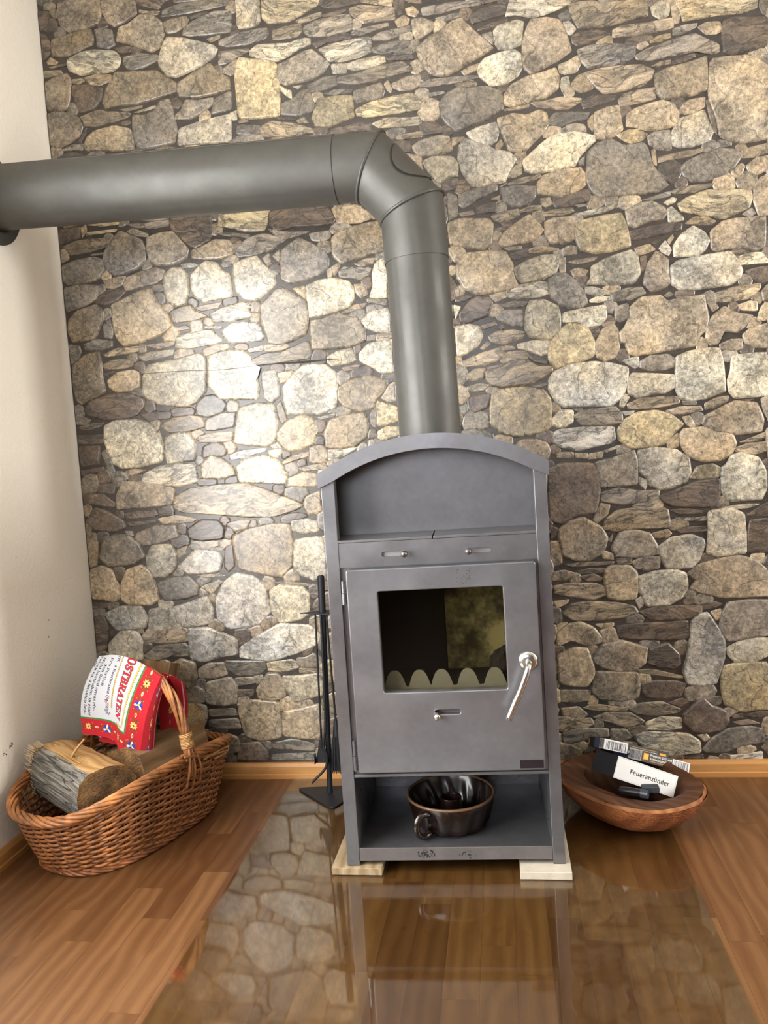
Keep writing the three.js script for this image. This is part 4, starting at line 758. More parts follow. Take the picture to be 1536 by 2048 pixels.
[2,-64,1352,-68,1361,-82,1365,-96,1366,-109,1362,-111,1353,-109,1344,-93,1345,-85,1345,-83,1349],
[1,-866,929,-832,935,-807,943,-848,950,-875,942],
[1,69,2179,60,2184,51,2189,39,2189,27,2184,24,2175,33,2169,43,2170,54,2165,68,2170],
[2,-290,183,-291,194,-300,201,-312,201,-321,196,-321,186,-321,178,-315,169,-305,173,-298,177],
[1,351,1719,348,1729,338,1732,328,1732,319,1726,323,1716,321,1705,331,1702,341,1702,346,1710],
[3,563,1262,560,1271,551,1276,541,1277,535,1268,530,1260,533,1250,542,1246,551,1249,561,1251],
[1,800,1183,795,1192,786,1199,775,1197,771,1188,771,1180,770,1170,779,1165,788,1169,797,1173],
[3,-102,1002,-104,1012,-113,1019,-124,1017,-130,1009,-133,1000,-130,990,-120,989,-113,990,-103,992],
[1,-615,1037,-618,1045,-630,1051,-644,1050,-656,1046,-656,1037,-653,1030,-645,1022,-634,1031,-629,1033],
[3,882,161,924,165,924,177,898,179,864,170],
[3,-778,2138,-746,2137,-737,2148,-756,2156,-790,2154],
[3,497,1376,495,1386,484,1389,473,1387,463,1381,467,1371,472,1366,477,1358,488,1359,494,1367],
[1,739,2033,744,2009,756,2011,761,2033,751,2054,739,2052],
[2,157,1052,158,1063,148,1069,138,1068,130,1063,126,1054,135,1048,137,1038,147,1038,157,1042],
[1,881,1602,897,1604,907,1629,898,1637,872,1620],
[1,-927,1640,-900,1641,-839,1642,-836,1649,-879,1650,-924,1649],
[2,782,986,780,996,771,1001,761,1000,751,995,755,985,757,977,761,967,772,969,778,977],
[1,954,2018,963,2001,976,1999,977,2036,955,2039],
[3,42,1531,43,1542,33,1548,23,1550,13,1546,15,1534,12,1525,21,1522,29,1521,39,1521],
[3,-557,776,-560,786,-569,792,-581,793,-590,787,-592,778,-585,772,-581,763,-571,761,-566,770],
[2,-713,628,-718,637,-726,643,-736,644,-742,637,-751,630,-748,620,-736,617,-728,617,-717,618],
[1,617,280,614,289,602,289,591,291,583,284,587,276,587,269,595,264,606,265,618,270],
[1,27,2098,52,2102,58,2115,43,2127,19,2117],
[2,-870,1411,-873,1421,-883,1425,-892,1423,-897,1415,-897,1407,-900,1396,-889,1392,-880,1398,-870,1401],
[1,392,903,435,900,436,916,389,919],
[1,-727,677,-704,684,-696,711,-730,702],
[3,-906,354,-908,364,-919,369,-930,368,-939,361,-940,352,-929,348,-926,345,-916,337,-907,344],
[2,645,761,639,769,623,768,612,769,599,766,590,758,605,753,615,753,622,753,642,751],
[1,-749,1075,-752,1086,-762,1089,-772,1087,-781,1082,-777,1072,-773,1066,-769,1058,-759,1058,-752,1065],
[3,343,1168,378,1160,382,1169,351,1186,326,1188],
[0,464,2038,472,2020,482,2016,496,2030,480,2051,465,2050],
[3,693,195,720,209,698,220,662,206],
[3,522,1238,519,1247,510,1253,500,1253,491,1247,495,1236,499,1231,503,1221,512,1223,521,1228],
[3,762,1603,762,1614,753,1619,743,1622,738,1613,731,1607,732,1597,740,1590,749,1593,759,1593],
[1,978,1086,977,1097,967,1101,957,1100,951,1092,951,1084,951,1076,958,1068,968,1069,974,1077],
[1,249,1341,278,1351,272,1367,233,1360],
[1,474,1420,512,1425,525,1436,468,1433,445,1428],
[1,-523,1932,-524,1942,-532,1950,-543,1945,-550,1941,-556,1934,-556,1923,-544,1921,-536,1921,-526,1924],
[2,-937,2215,-940,2225,-948,2232,-959,2235,-964,2225,-973,2219,-971,2209,-961,2206,-953,2205,-946,2209],
[2,63,2033,58,2043,39,2040,31,2037,17,2037,8,2029,23,2025,32,2026,38,2026,60,2023],
[1,-562,1360,-566,1370,-576,1373,-586,1373,-592,1364,-593,1354,-585,1349,-579,1345,-571,1345,-561,1349],
[2,-621,962,-626,970,-633,976,-644,977,-649,969,-653,960,-649,952,-642,945,-633,949,-626,953],
[3,-806,2227,-810,2235,-818,2242,-828,2241,-833,2232,-837,2223,-834,2214,-824,2214,-816,2214,-807,2216],
[2,-931,538,-932,547,-944,549,-955,550,-964,545,-967,537,-965,528,-954,525,-945,529,-934,530],
[3,763,1809,760,1819,751,1824,742,1824,732,1820,731,1809,739,1804,741,1794,751,1793,757,1801],
[3,160,1810,154,1818,147,1824,136,1825,131,1817,131,1809,129,1798,139,1797,148,1794,157,1800],
[1,-365,1667,-370,1676,-378,1680,-388,1679,-393,1672,-393,1664,-394,1653,-384,1654,-374,1649,-366,1656],
[2,575,206,571,214,562,220,552,217,543,213,539,204,545,197,552,192,562,193,570,198],
[1,-878,1661,-829,1662,-820,1668,-869,1671,-922,1670],
[3,909,1410,903,1417,893,1421,880,1423,869,1417,871,1409,871,1402,880,1395,891,1401,896,1405],
[1,329,1571,354,1572,382,1574,381,1586,355,1588,326,1579],
[1,839,758,834,767,826,774,817,771,811,764,811,756,810,746,819,741,827,746,837,748],
[1,935,1225,929,1233,922,1240,911,1240,904,1233,903,1225,900,1214,912,1214,921,1213,929,1217],
[1,199,1949,232,1959,236,1975,211,1971,190,1961],
[3,-461,1574,-465,1584,-474,1589,-484,1589,-493,1583,-489,1572,-485,1567,-482,1556,-473,1561,-465,1565],
[0,449,1890,453,1873,474,1887,470,1911,453,1909],
[2,83,2048,79,2058,69,2060,59,2059,55,2051,50,2042,59,2037,64,2029,74,2031,78,2039],
[2,971,627,966,635,956,637,946,640,939,632,939,624,938,614,950,614,958,615,969,618],
[1,-862,1521,-866,1529,-872,1536,-881,1534,-888,1529,-893,1521,-892,1511,-883,1506,-874,1510,-864,1511],
[3,915,1159,910,1167,901,1172,891,1170,887,1162,881,1156,884,1147,894,1145,903,1145,912,1149],
[2,-485,96,-487,107,-496,112,-506,113,-516,108,-513,97,-509,92,-505,87,-497,80,-489,87],
[4,691,1431,708,1421,716,1435,702,1460,685,1442],
[3,270,1488,266,1497,261,1505,250,1506,245,1497,238,1490,241,1480,250,1478,258,1477,267,1479],
[1,-801,1274,-804,1285,-814,1288,-824,1288,-833,1282,-833,1272,-825,1267,-820,1262,-813,1261,-805,1265],
[2,589,913,585,921,577,928,565,927,559,920,553,913,555,904,566,902,574,905,585,905],
[2,708,713,776,709,780,721,738,719,701,721],
[1,166,1378,165,1389,155,1394,145,1392,139,1385,139,1376,137,1366,147,1365,155,1365,162,1369],
[2,-997,2289,-981,2285,-960,2291,-964,2306,-995,2307],
[2,-734,1536,-737,1545,-743,1553,-753,1552,-759,1544,-765,1538,-763,1528,-755,1522,-746,1525,-738,1528],
[3,-633,1969,-616,1964,-603,1975,-617,1994,-635,1989],
[2,64,2069,63,2079,51,2083,40,2081,30,2077,28,2068,33,2061,43,2061,49,2061,62,2061],
[1,-643,612,-587,615,-608,624,-675,621],
[1,-996,776,-998,788,-1010,794,-1014,794,-1014,780,-1014,777,-1014,774,-1014,764,-1013,765,-1000,765],
[3,106,1962,102,1971,95,1976,85,1975,76,1971,79,1960,79,1952,86,1946,95,1950,103,1953],
[1,441,568,438,578,429,581,420,576,415,570,411,562,415,553,425,554,433,554,441,558],
[1,686,1968,712,1968,733,1975,732,1986,703,1984,683,1972],
[3,-368,363,-341,372,-329,397,-366,383],
[3,134,1624,134,1635,124,1639,114,1642,109,1633,103,1626,107,1618,115,1615,121,1614,131,1615],
[1,243,1103,238,1112,228,1112,219,1113,211,1108,209,1100,215,1093,221,1087,230,1091,242,1093],
[3,-968,445,-934,449,-922,464,-966,463],
[1,409,1042,406,1051,398,1056,389,1055,383,1048,383,1040,383,1031,391,1026,400,1028,407,1033],
[3,739,1907,762,1909,791,1918,790,1928,762,1923,738,1915],
[2,541,206,541,215,526,217,516,217,503,217,500,208,507,201,517,201,523,201,539,197],
[3,852,141,901,145,871,157,829,150],
[1,-772,1300,-772,1310,-780,1315,-789,1315,-797,1310,-797,1302,-799,1292,-791,1287,-782,1288,-774,1291],
[2,460,2054,482,2054,486,2065,475,2081,452,2070],
[0,503,1316,523,1314,551,1319,551,1327,517,1330,500,1323],
[3,139,1351,161,1349,190,1361,169,1368,140,1363],
[1,738,971,754,958,760,969,748,993,728,991],
[2,-50,2194,-54,2201,-61,2206,-70,2205,-78,2201,-81,2192,-76,2185,-70,2178,-61,2181,-51,2184],
[2,650,1571,690,1568,715,1574,717,1587,647,1571],
[1,246,1207,288,1207,299,1215,268,1221,237,1214],
[1,-194,1943,-197,1952,-205,1957,-215,1959,-225,1955,-225,1946,-225,1938,-217,1931,-209,1937,-200,1937],
[1,587,1990,584,1999,571,2001,561,1997,553,1993,546,1986,556,1981,564,1981,570,1981,586,1980],
[1,54,2127,74,2119,84,2131,69,2147,49,2143],
[1,478,361,476,371,467,376,458,376,449,371,451,361,455,356,457,345,466,349,473,353],
[2,-495,301,-496,311,-505,315,-513,312,-522,310,-524,301,-521,293,-514,287,-505,288,-499,293],
[3,-315,934,-316,944,-326,947,-335,944,-343,941,-345,932,-341,923,-333,921,-326,924,-316,925],
[1,-185,1187,-147,1188,-139,1200,-153,1203,-192,1197],
[1,-707,2239,-686,2229,-657,2227,-650,2236,-685,2241,-707,2248],
[3,316,1902,312,1912,303,1917,294,1912,285,1910,287,1900,291,1895,295,1887,303,1890,310,1893],
[3,627,1804,625,1814,617,1819,608,1817,599,1814,599,1806,599,1797,606,1791,615,1792,621,1797],
[2,274,1518,271,1528,262,1531,253,1531,247,1524,247,1516,247,1507,256,1505,264,1504,271,1509],
[2,485,151,482,159,474,163,465,162,458,156,456,147,459,138,469,138,477,137,484,142],
[2,425,1402,439,1404,441,1441,422,1437],
[1,477,893,512,895,517,913,480,909],
[0,-460,1261,-420,1263,-419,1280,-467,1271],
[3,-176,2154,-140,2151,-113,2161,-117,2166,-183,2159],
[2,844,177,841,185,832,189,821,191,809,187,811,177,815,170,821,164,830,169,834,173],
[2,-883,1481,-884,1491,-892,1496,-902,1495,-908,1489,-909,1481,-909,1472,-902,1466,-894,1472,-886,1473],
[3,403,926,398,935,391,940,381,938,373,933,375,924,376,915,384,912,391,917,401,917],
[3,303,1541,301,1551,292,1555,283,1554,273,1551,279,1541,275,1533,283,1528,291,1529,298,1533],
[3,-130,1243,-131,1253,-139,1259,-148,1256,-156,1255,-157,1246,-157,1238,-151,1232,-142,1231,-136,1237],
[1,504,618,531,613,532,629,501,643],
[1,542,600,577,600,580,614,539,616],
[1,372,482,402,497,405,507,365,503],
[1,669,761,666,769,659,775,651,773,641,771,643,761,642,752,651,749,658,749,667,752],
[1,384,1586,396,1580,413,1586,407,1604,383,1603],
[0,-641,1518,-606,1517,-593,1523,-616,1532,-644,1530],
[2,-848,1623,-847,1633,-855,1639,-864,1639,-872,1635,-876,1627,-869,1621,-868,1611,-859,1611,-853,1617],
[2,260,2033,277,2019,280,2033,275,2052,249,2048],
[1,-618,551,-621,560,-630,564,-639,562,-645,556,-645,548,-641,542,-636,536,-628,536,-622,542],
[3,510,2107,506,2115,498,2119,489,2118,482,2112,487,2104,484,2095,493,2093,501,2094,509,2098],
[1,-74,2120,-78,2129,-85,2133,-94,2136,-101,2130,-101,2122,-101,2113,-94,2109,-86,2109,-78,2112],
[2,491,1543,486,1550,478,1556,469,1554,462,1549,467,1540,467,1534,472,1526,480,1529,489,1533],
[2,745,506,746,515,736,521,726,523,719,517,715,511,714,502,723,498,731,501,737,501],
[0,566,1033,577,1030,592,1054,579,1069,568,1049],
[3,-419,2152,-422,2160,-428,2166,-437,2168,-445,2163,-445,2154,-446,2146,-438,2141,-431,2142,-424,2145],
[1,473,216,470,225,464,231,455,231,449,225,447,218,445,208,454,205,462,205,470,208],
[1,484,1869,482,1878,475,1884,466,1881,459,1877,456,1869,459,1861,466,1857,474,1857,482,1861],
[1,797,434,812,446,809,466,782,459],
[3,-713,2138,-718,2146,-726,2150,-735,2151,-741,2145,-743,2136,-741,2128,-732,2126,-726,2129,-716,2129],
[1,914,1673,910,1682,903,1688,894,1687,886,1682,887,1673,891,1667,894,1659,902,1662,910,1665],
[1,492,420,523,427,524,437,475,435],
[3,-359,962,-362,970,-370,974,-379,975,-385,968,-387,960,-386,950,-376,949,-370,953,-362,955],
[2,845,1681,874,1685,876,1694,847,1703,837,1692],
[2,-646,564,-650,573,-657,577,-665,580,-673,574,-673,566,-674,557,-666,552,-658,553,-652,557],
[2,-476,765,-477,775,-485,778,-494,779,-497,770,-504,765,-502,756,-493,753,-485,753,-478,757],
[3,881,1269,878,1278,871,1284,862,1283,854,1277,855,1269,859,1263,864,1261,872,1254,880,1260],
[1,154,1767,179,1775,187,1789,155,1791],
[2,-387,1499,-375,1505,-382,1535,-402,1522],
[3,-887,812,-889,821,-897,826,-906,828,-914,822,-918,814,-909,809,-905,806,-899,801,-890,803],
[1,-955,2271,-956,2280,-963,2286,-972,2287,-981,2284,-981,2275,-977,2269,-973,2266,-967,2259,-959,2263],
[1,940,1290,938,1298,931,1304,922,1301,915,1297,913,1288,917,1281,924,1282,932,1274,938,1281],
[0,-312,1974,-295,1955,-284,1951,-284,1970,-315,1988],
[0,-415,980,-384,980,-398,1000,-422,997],
[2,-991,104,-994,113,-1003,117,-1014,119,-1014,112,-1014,105,-1014,99,-1014,91,-1006,97,-1002,100],
[3,715,479,745,484,742,503,711,494],
[3,636,1385,650,1391,651,1425,636,1423],
[3,-927,1905,-917,1904,-903,1924,-899,1944,-907,1939,-928,1912],
[3,697,46,694,55,683,59,671,57,662,52,658,43,673,41,677,41,680,41,686,41],
[3,-91,1642,-94,1651,-102,1654,-111,1655,-118,1649,-117,1640,-113,1635,-107,1633,-100,1627,-94,1634],
[3,365,678,382,689,384,709,365,715],
[1,-773,1974,-727,1978,-724,1986,-792,1982],
[3,-556,2200,-518,2204,-505,2213,-520,2216,-560,2208],
[1,369,420,393,423,398,442,370,440],
[2,437,1448,434,1456,428,1463,419,1463,411,1459,411,1450,415,1444,418,1438,425,1437,431,1441],
[3,822,47,820,58,809,61,799,61,791,53,795,43,803,41,806,41,808,41,813,41],
[4,609,818,624,803,630,816,629,828,606,838],
[1,213,1268,246,1279,243,1290,203,1280],
[1,302,1842,329,1841,361,1845,363,1852,333,1851,300,1848],
[1,-475,2054,-479,2062,-486,2067,-495,2066,-503,2061,-497,2052,-497,2046,-491,2046,-485,2041,-476,2045],
[4,595,474,607,485,605,510,585,498],
[1,516,1777,527,1763,533,1772,529,1806,515,1791],
[1,-1000,2135,-978,2132,-969,2138,-990,2155,-1003,2142],
[3,715,46,749,48,746,60,695,53],
[1,443,900,474,896,474,911,441,912],
[1,703,1905,731,1910,731,1919,703,1918,683,1909],
[2,-520,1508,-493,1509,-495,1526,-527,1520],
[1,-748,1007,-743,1015,-752,1054,-765,1047],
[1,-665,1341,-631,1344,-647,1357,-680,1350],
[2,-734,1966,-686,1972,-685,1981,-749,1969],
[2,-366,1519,-355,1509,-347,1521,-351,1541,-371,1527],
[1,815,1264,830,1273,822,1289,801,1289],
[1,-942,1636,-926,1653,-928,1672,-945,1663],
[3,171,1578,203,1581,200,1592,161,1589],
[1,649,1960,659,1954,679,1964,673,1975,648,1970],
[2,-625,692,-586,692,-585,700,-632,703],
[1,677,1660,688,1657,685,1698,675,1696],
[1,-930,2076,-913,2069,-892,2075,-899,2083,-927,2085],
[0,-266,1054,-224,1061,-223,1070,-272,1062],
[1,-267,1880,-237,1876,-254,1897,-274,1888],
[1,-879,455,-858,449,-861,473,-883,468],
[3,258,2125,300,2128,303,2132,252,2138],
[2,101,1904,141,1909,138,1916,95,1915],
[2,-116,1265,-93,1265,-88,1281,-114,1281],
[2,916,1499,930,1507,920,1522,896,1508],
[0,755,95,769,106,759,118,736,114],
[1,-505,2130,-479,2137,-478,2147,-515,2142],
[0,-458,1912,-446,1912,-444,1937,-466,1932],
[1,-585,1340,-542,1336,-534,1343,-592,1348],
[1,-16,1939,-6,1929,-1,1941,-11,1964,-22,1954],
[2,289,1475,324,1475,325,1485,279,1483],
[2,761,42,799,41,792,50,765,56],
[0,712,1551,729,1556,734,1565,723,1570,701,1559],
[1,59,2157,91,2151,91,2162,54,2166],
[3,218,1157,254,1163,262,1173,215,1165],
[3,921,55,922,92,902,79],
[1,271,1747,279,1742,292,1756,286,1771,271,1757],
[1,632,47,630,56,621,59,612,58,611,49,604,43,615,41,618,41,620,41,626,41],
[1,347,1099,378,1104,379,1112,333,1105],
[1,210,1213,229,1228,219,1237,200,1219],
[3,-325,1897,-277,1890,-288,1898,-332,1905],
[2,733,1024,763,1022,765,1031,730,1035],
[3,-790,1940,-779,1935,-762,1940,-767,1950,-791,1947],
[3,833,160,856,162,856,174,828,170],
[1,-985,2122,-946,2124,-943,2131,-997,2127],
[0,-882,750,-863,749,-867,763,-890,764],
[0,528,910,560,920,560,928,519,915],
[4,580,1006,600,1008,604,1018,573,1017],
[3,-900,1228,-874,1238,-882,1242,-916,1235],
[2,488,1680,502,1679,504,1702,487,1691],
[2,707,1310,720,1317,707,1327,692,1316],
[2,-918,1581,-886,1580,-881,1587,-926,1585],
[1,271,1527,284,1538,268,1541,256,1534],
[3,259,1262,272,1270,264,1281,251,1272],
[1,-439,1901,-413,1901,-416,1908,-443,1908],
[2,481,1569,503,1570,502,1577,471,1577],
[1,712,1449,723,1465,720,1474,706,1460],
[1,255,1612,272,1612,276,1624,251,1618],
[3,675,1450,689,1460,683,1466,666,1457],
[0,460,1022,468,1033,439,1035],
[0,-264,1971,-248,1981,-280,1982],
[1,529,662,534,688,518,666],
[3,895,1019,912,1027,883,1027],
[2,277,1643,292,1650,295,1656,274,1646],
[5,-102,1024,-75,1028,-43,1035,-42,1072,-100,1098],
[5,-102,984,-42,994,-42,1018,-76,1021,-101,1009],
[0,-248,937,-201,949,-162,969,-200,968,-250,967],
[1,-67,1092,-45,1094,-45,1145,-60,1139,-85,1104],
[0,136,1303,153,1336,133,1343],
[2,184,87,173,109,122,120,63,115,17,98,9,75,23,55,67,42,125,48,170,64],
[1,18,97,36,120,7,132,-27,134,-52,118,-59,97,-58,73,-27,60,8,59,13,86],
[1,-56,111,-21,134,-56,142,-99,139,-128,122,-139,102,-129,82,-91,75,-59,91,-57,105],
[1,94,137,88,157,59,164,29,161,-1,151,11,130,32,125,36,106,58,114,89,117],
[2,169,128,165,155,130,171,91,172,91,142,92,134,91,127,97,118,111,123,132,118],
[3,3,144,39,162,10,180,-31,184,-61,170,-77,151,-37,137,-21,134,-9,134,31,121],
[3,31,426,26,445,-13,457,-62,454,-101,443,-114,423,-96,406,-61,394,-14,396,32,406],
[1,180,434,158,465,81,477,-4,474,-83,452,7,423,-68,386,0,368,86,379,167,398],
[1,103,502,81,538,2,552,-88,545,-168,518,-170,477,-144,444,-54,463,-21,471,22,476],
[1,179,493,171,516,132,524,91,524,94,496,60,486,91,478,106,473,127,469,176,468],
[2,196,545,181,563,139,572,85,566,37,551,84,534,87,526,107,525,126,525,184,524],
[2,50,569,32,597,-14,611,-66,610,-111,591,-126,561,-78,546,-45,551,-28,550,-4,553],
[1,216,799,199,833,133,856,54,859,-15,844,-20,810,-7,780,52,759,124,756,186,770],
[3,-20,801,-23,810,-22,840,-55,839,-85,826,-93,800,-84,774,-53,763,-19,759,-11,787],
[2,213,872,199,904,127,916,54,912,-21,899,-30,866,-19,834,81,857,101,857,201,839],
[1,235,744,224,764,199,779,170,764,140,759,128,738,135,715,167,704,203,704,229,721],
[1,0,773,-21,801,-93,795,-150,827,-219,807,-240,773,-219,738,-150,718,-64,712,17,733],
[3,619,2283,594,2312,528,2323,454,2323,385,2304,368,2271,397,2243,458,2226,538,2228,597,2252],
[1,972,2232,952,2258,902,2269,845,2260,800,2239,794,2211,808,2186,855,2174,910,2185,953,2204],
[1,798,2229,812,2258,766,2275,710,2278,657,2262,651,2229,658,2197,710,2181,767,2181,796,2206],
[3,364,2298,350,2317,316,2329,273,2335,240,2322,227,2304,238,2285,273,2273,313,2272,352,2279],
[3,654,2245,652,2253,650,2275,613,2272,600,2256,584,2245,571,2223,609,2211,651,2212,651,2237],
[3,-66,276,-81,304,-138,318,-205,316,-257,297,-270,270,-250,245,-199,230,-134,229,-85,250],
[1,345,275,320,309,261,331,185,332,126,311,113,278,125,246,185,224,257,227,327,240],
[2,-96,2356,-122,2389,-206,2396,-291,2397,-374,2373,-385,2334,-367,2298,-281,2289,-196,2297,-113,2318],
[1,204,2268,196,2295,146,2315,81,2316,29,2303,12,2278,25,2251,78,2235,138,2232,193,2243],
[1,23,2299,21,2337,-35,2362,-104,2365,-107,2321,-140,2309,-164,2275,-108,2253,-44,2247,18,2262],
[2,-664,2397,-697,2402,-708,2407,-721,2406,-731,2400,-792,2387,-780,2355,-737,2336,-682,2341,-642,2366],
[1,-935,1784,-938,1809,-978,1815,-1014,1811,-1014,1786,-1014,1774,-1014,1761,-1009,1738,-968,1740,-938,1760],
[1,1057,289,1056,296,1058,322,1020,319,988,308,982,288,983,266,1020,257,1058,257,1058,282],
[2,-125,1765,-135,1798,-185,1801,-233,1793,-266,1765,-271,1733,-255,1704,-212,1690,-160,1702,-126,1732],
[2,-857,1778,-870,1801,-902,1813,-941,1814,-931,1779,-937,1771,-970,1741,-933,1730,-894,1732,-858,1749],
[1,139,1030,132,1053,84,1060,34,1051,-10,1035,-17,1011,1,992,44,987,93,989,131,1008],
[3,-313,1775,-322,1808,-388,1818,-460,1800,-525,1773,-525,1738,-514,1705,-447,1696,-375,1715,-308,1740],
[1,-711,1760,-711,1781,-738,1791,-765,1789,-791,1782,-795,1762,-789,1743,-766,1733,-739,1729,-715,1741],
[2,1055,2383,1044,2395,1025,2396,1010,2396,982,2396,936,2375,951,2342,998,2331,1047,2332,1056,2366],
[2,-597,1773,-612,1793,-655,1796,-698,1789,-709,1768,-711,1755,-731,1730,-689,1726,-644,1732,-608,1750],
[3,335,465,324,487,285,495,240,489,206,466,197,439,211,415,255,409,301,417,330,441],
[2,118,1162,108,1186,70,1201,22,1200,-19,1185,-28,1160,-12,1137,25,1125,68,1127,105,1140],
[3,135,1465,118,1495,75,1515,20,1522,-26,1504,-41,1473,-27,1442,17,1422,69,1422,117,1435],
[3,143,1394,125,1428,61,1420,27,1420,-41,1422,-47,1385,-38,1348,18,1331,81,1332,133,1356],
[3,314,630,303,657,269,666,234,665,207,646,201,620,213,596,242,581,278,584,306,603],
[3,342,127,333,152,290,164,240,164,203,147,182,123,203,100,244,88,294,84,334,102],
[3,-133,147,-148,185,-209,195,-270,190,-321,165,-329,127,-312,93,-259,76,-197,84,-149,110],
[2,127,1289,109,1317,67,1332,25,1328,-22,1323,-33,1297,-25,1269,15,1250,67,1244,113,1259],
[1,112,273,107,309,48,320,-13,314,-72,293,-71,256,-54,226,-3,210,59,214,116,237],
[2,-127,404,-149,432,-200,443,-256,442,-307,423,-320,391,-300,363,-250,348,-190,349,-141,372],
[2,-138,629,-147,651,-173,663,-203,663,-230,652,-242,629,-230,607,-205,592,-173,595,-142,604],
[3,1038,2121,1029,2146,990,2165,937,2161,892,2147,876,2121,891,2095,936,2080,986,2082,1033,2094],
[1,-20,902,-41,934,-92,953,-153,950,-210,935,-223,900,-201,869,-154,847,-89,846,-31,866],
[1,166,679,138,710,82,723,18,716,-36,688,-38,651,-19,619,33,601,97,614,144,642],
[3,-180,539,-194,558,-237,561,-284,554,-318,533,-328,511,-317,490,-270,489,-225,498,-185,516],
[1,363,842,361,873,306,882,251,873,207,852,203,824,211,797,261,787,314,793,359,813],
[1,-421,2317,-423,2339,-461,2353,-501,2354,-534,2345,-549,2327,-544,2305,-506,2292,-466,2288,-427,2296],
[1,-550,2324,-538,2339,-561,2354,-602,2358,-635,2345,-645,2327,-643,2306,-605,2293,-562,2295,-546,2312],
[3,-889,2375,-894,2396,-927,2396,-946,2396,-974,2396,-987,2379,-978,2359,-954,2346,-924,2346,-898,2356],
[1,395,2189,396,2219,350,2239,298,2241,249,2233,231,2206,244,2176,290,2159,342,2147,388,2161],
[1,1055,136,1053,160,1008,173,959,171,914,161,908,138,912,114,958,104,1009,98,1052,113],
[3,926,2330,910,2364,852,2383,781,2378,720,2356,712,2320,720,2284,787,2270,853,2277,906,2297],
[3,1057,823,1057,840,1021,848,976,845,937,831,938,810,940,790,984,787,1028,790,1057,806],
[3,482,2396,428,2396,401,2396,368,2396,311,2381,304,2353,324,2333,373,2329,426,2345,468,2368],
[3,1057,385,1058,422,1017,440,971,438,936,412,931,376,934,336,981,325,1027,323,1058,352],
[1,638,2163,616,2185,579,2195,533,2193,493,2173,491,2144,500,2116,545,2107,590,2116,629,2134],
[3,1058,584,1050,605,1015,621,968,619,932,606,922,586,932,565,968,552,1014,550,1054,562],
[3,1058,450,1056,482,1020,505,975,506,934,490,933,456,933,424,987,438,1000,439,1027,433],
[1,1058,521,1056,541,1019,551,975,547,937,534,937,513,945,494,992,507,1007,506,1056,501],
[1,1058,920,1056,953,1021,974,977,966,940,942,942,904,946,864,993,856,1035,862,1058,891],
[3,372,722,356,751,321,771,276,767,235,752,230,720,234,687,275,670,322,672,358,692],
[1,626,2380,604,2396,569,2396,553,2396,531,2396,496,2388,500,2367,536,2354,578,2353,615,2361],
[2,824,2125,821,2146,792,2156,761,2158,729,2148,724,2126,730,2103,761,2094,792,2092,819,2104],
[1,712,2336,709,2368,676,2390,631,2397,617,2363,578,2346,592,2314,625,2292,669,2287,708,2303],
[2,298,2383,247,2397,216,2397,193,2397,144,2396,112,2368,127,2335,181,2322,240,2327,292,2348],
[3,1058,1152,1058,1180,1030,1206,985,1200,954,1177,949,1145,953,1111,991,1091,1035,1100,1056,1127],
[3,1058,685,1052,715,1017,734,975,726,940,707,941,677,941,645,980,629,1022,637,1056,656],
[1,1058,1032,1054,1052,1023,1064,983,1066,952,1053,948,1034,953,1015,981,1000,1021,1002,1054,1013],
[1,1057,1292,1056,1312,1023,1325,986,1329,955,1320,939,1303,944,1281,979,1266,1019,1264,1051,1274],
[2,1057,1857,1058,1874,1040,1887,1012,1886,985,1878,981,1856,990,1838,1012,1825,1041,1826,1057,1842],
[3,1056,1404,1058,1421,1032,1437,992,1438,957,1427,945,1407,959,1387,989,1373,1029,1372,1058,1385],
[1,341,368,336,389,306,395,275,392,246,379,249,358,255,339,282,331,312,333,340,346],
[2,-38,671,-48,691,-86,688,-119,675,-149,656,-139,638,-138,616,-102,617,-64,628,-38,650],
[3,1056,1452,1049,1470,1019,1481,982,1479,953,1466,951,1446,955,1427,996,1438,1010,1437,1057,1431],
[1,1056,1703,1058,1720,1036,1736,997,1733,967,1717,968,1698,967,1677,1001,1667,1039,1671,1058,1688],
[1,361,543,352,564,311,574,265,570,230,557,218,537,229,518,269,510,314,508,352,522],
[2,-521,1710,-526,1731,-555,1744,-591,1746,-621,1735,-633,1717,-628,1695,-596,1681,-559,1680,-527,1689],
[1,1058,2276,1049,2295,1019,2305,984,2301,953,2290,949,2270,959,2253,986,2240,1023,2242,1054,2256],
[1,-795,2353,-803,2373,-836,2377,-873,2375,-899,2357,-903,2337,-895,2318,-863,2309,-826,2316,-799,2333],
[2,498,2175,491,2195,458,2203,423,2204,396,2190,392,2171,392,2150,425,2140,460,2144,489,2156],
[2,1058,1529,1056,1549,1028,1560,992,1561,963,1549,963,1529,965,1509,994,1498,1029,1496,1057,1510],
[3,-467,1812,-479,1832,-517,1844,-565,1838,-610,1829,-612,1807,-603,1788,-565,1776,-518,1780,-483,1793],
[3,-722,1810,-733,1832,-777,1845,-828,1851,-866,1839,-879,1820,-867,1801,-830,1786,-783,1786,-736,1790],
[2,231,2189,221,2209,183,2222,135,2222,99,2208,89,2189,95,2168,136,2157,183,2156,217,2170],
[1,375,925,366,946,336,958,301,957,275,944,266,924,275,904,303,894,337,892,367,904],
[2,1058,1605,1058,1625,1030,1638,996,1642,967,1632,960,1613,966,1594,992,1581,1025,1577,1058,1584],
[1,725,2132,716,2151,687,2160,654,2153,633,2136,623,2117,632,2099,662,2092,696,2097,725,2111],
[3,-35,196,-43,215,-76,225,-112,222,-146,211,-158,191,-140,173,-110,164,-74,164,-46,177],
[3,1056,227,1054,247,1014,256,968,246,931,232,928,212,937,194,974,187,1020,192,1057,208],
[2,-34,358,-45,377,-77,386,-116,384,-143,369,-153,349,-143,330,-111,320,-71,322,-44,339],
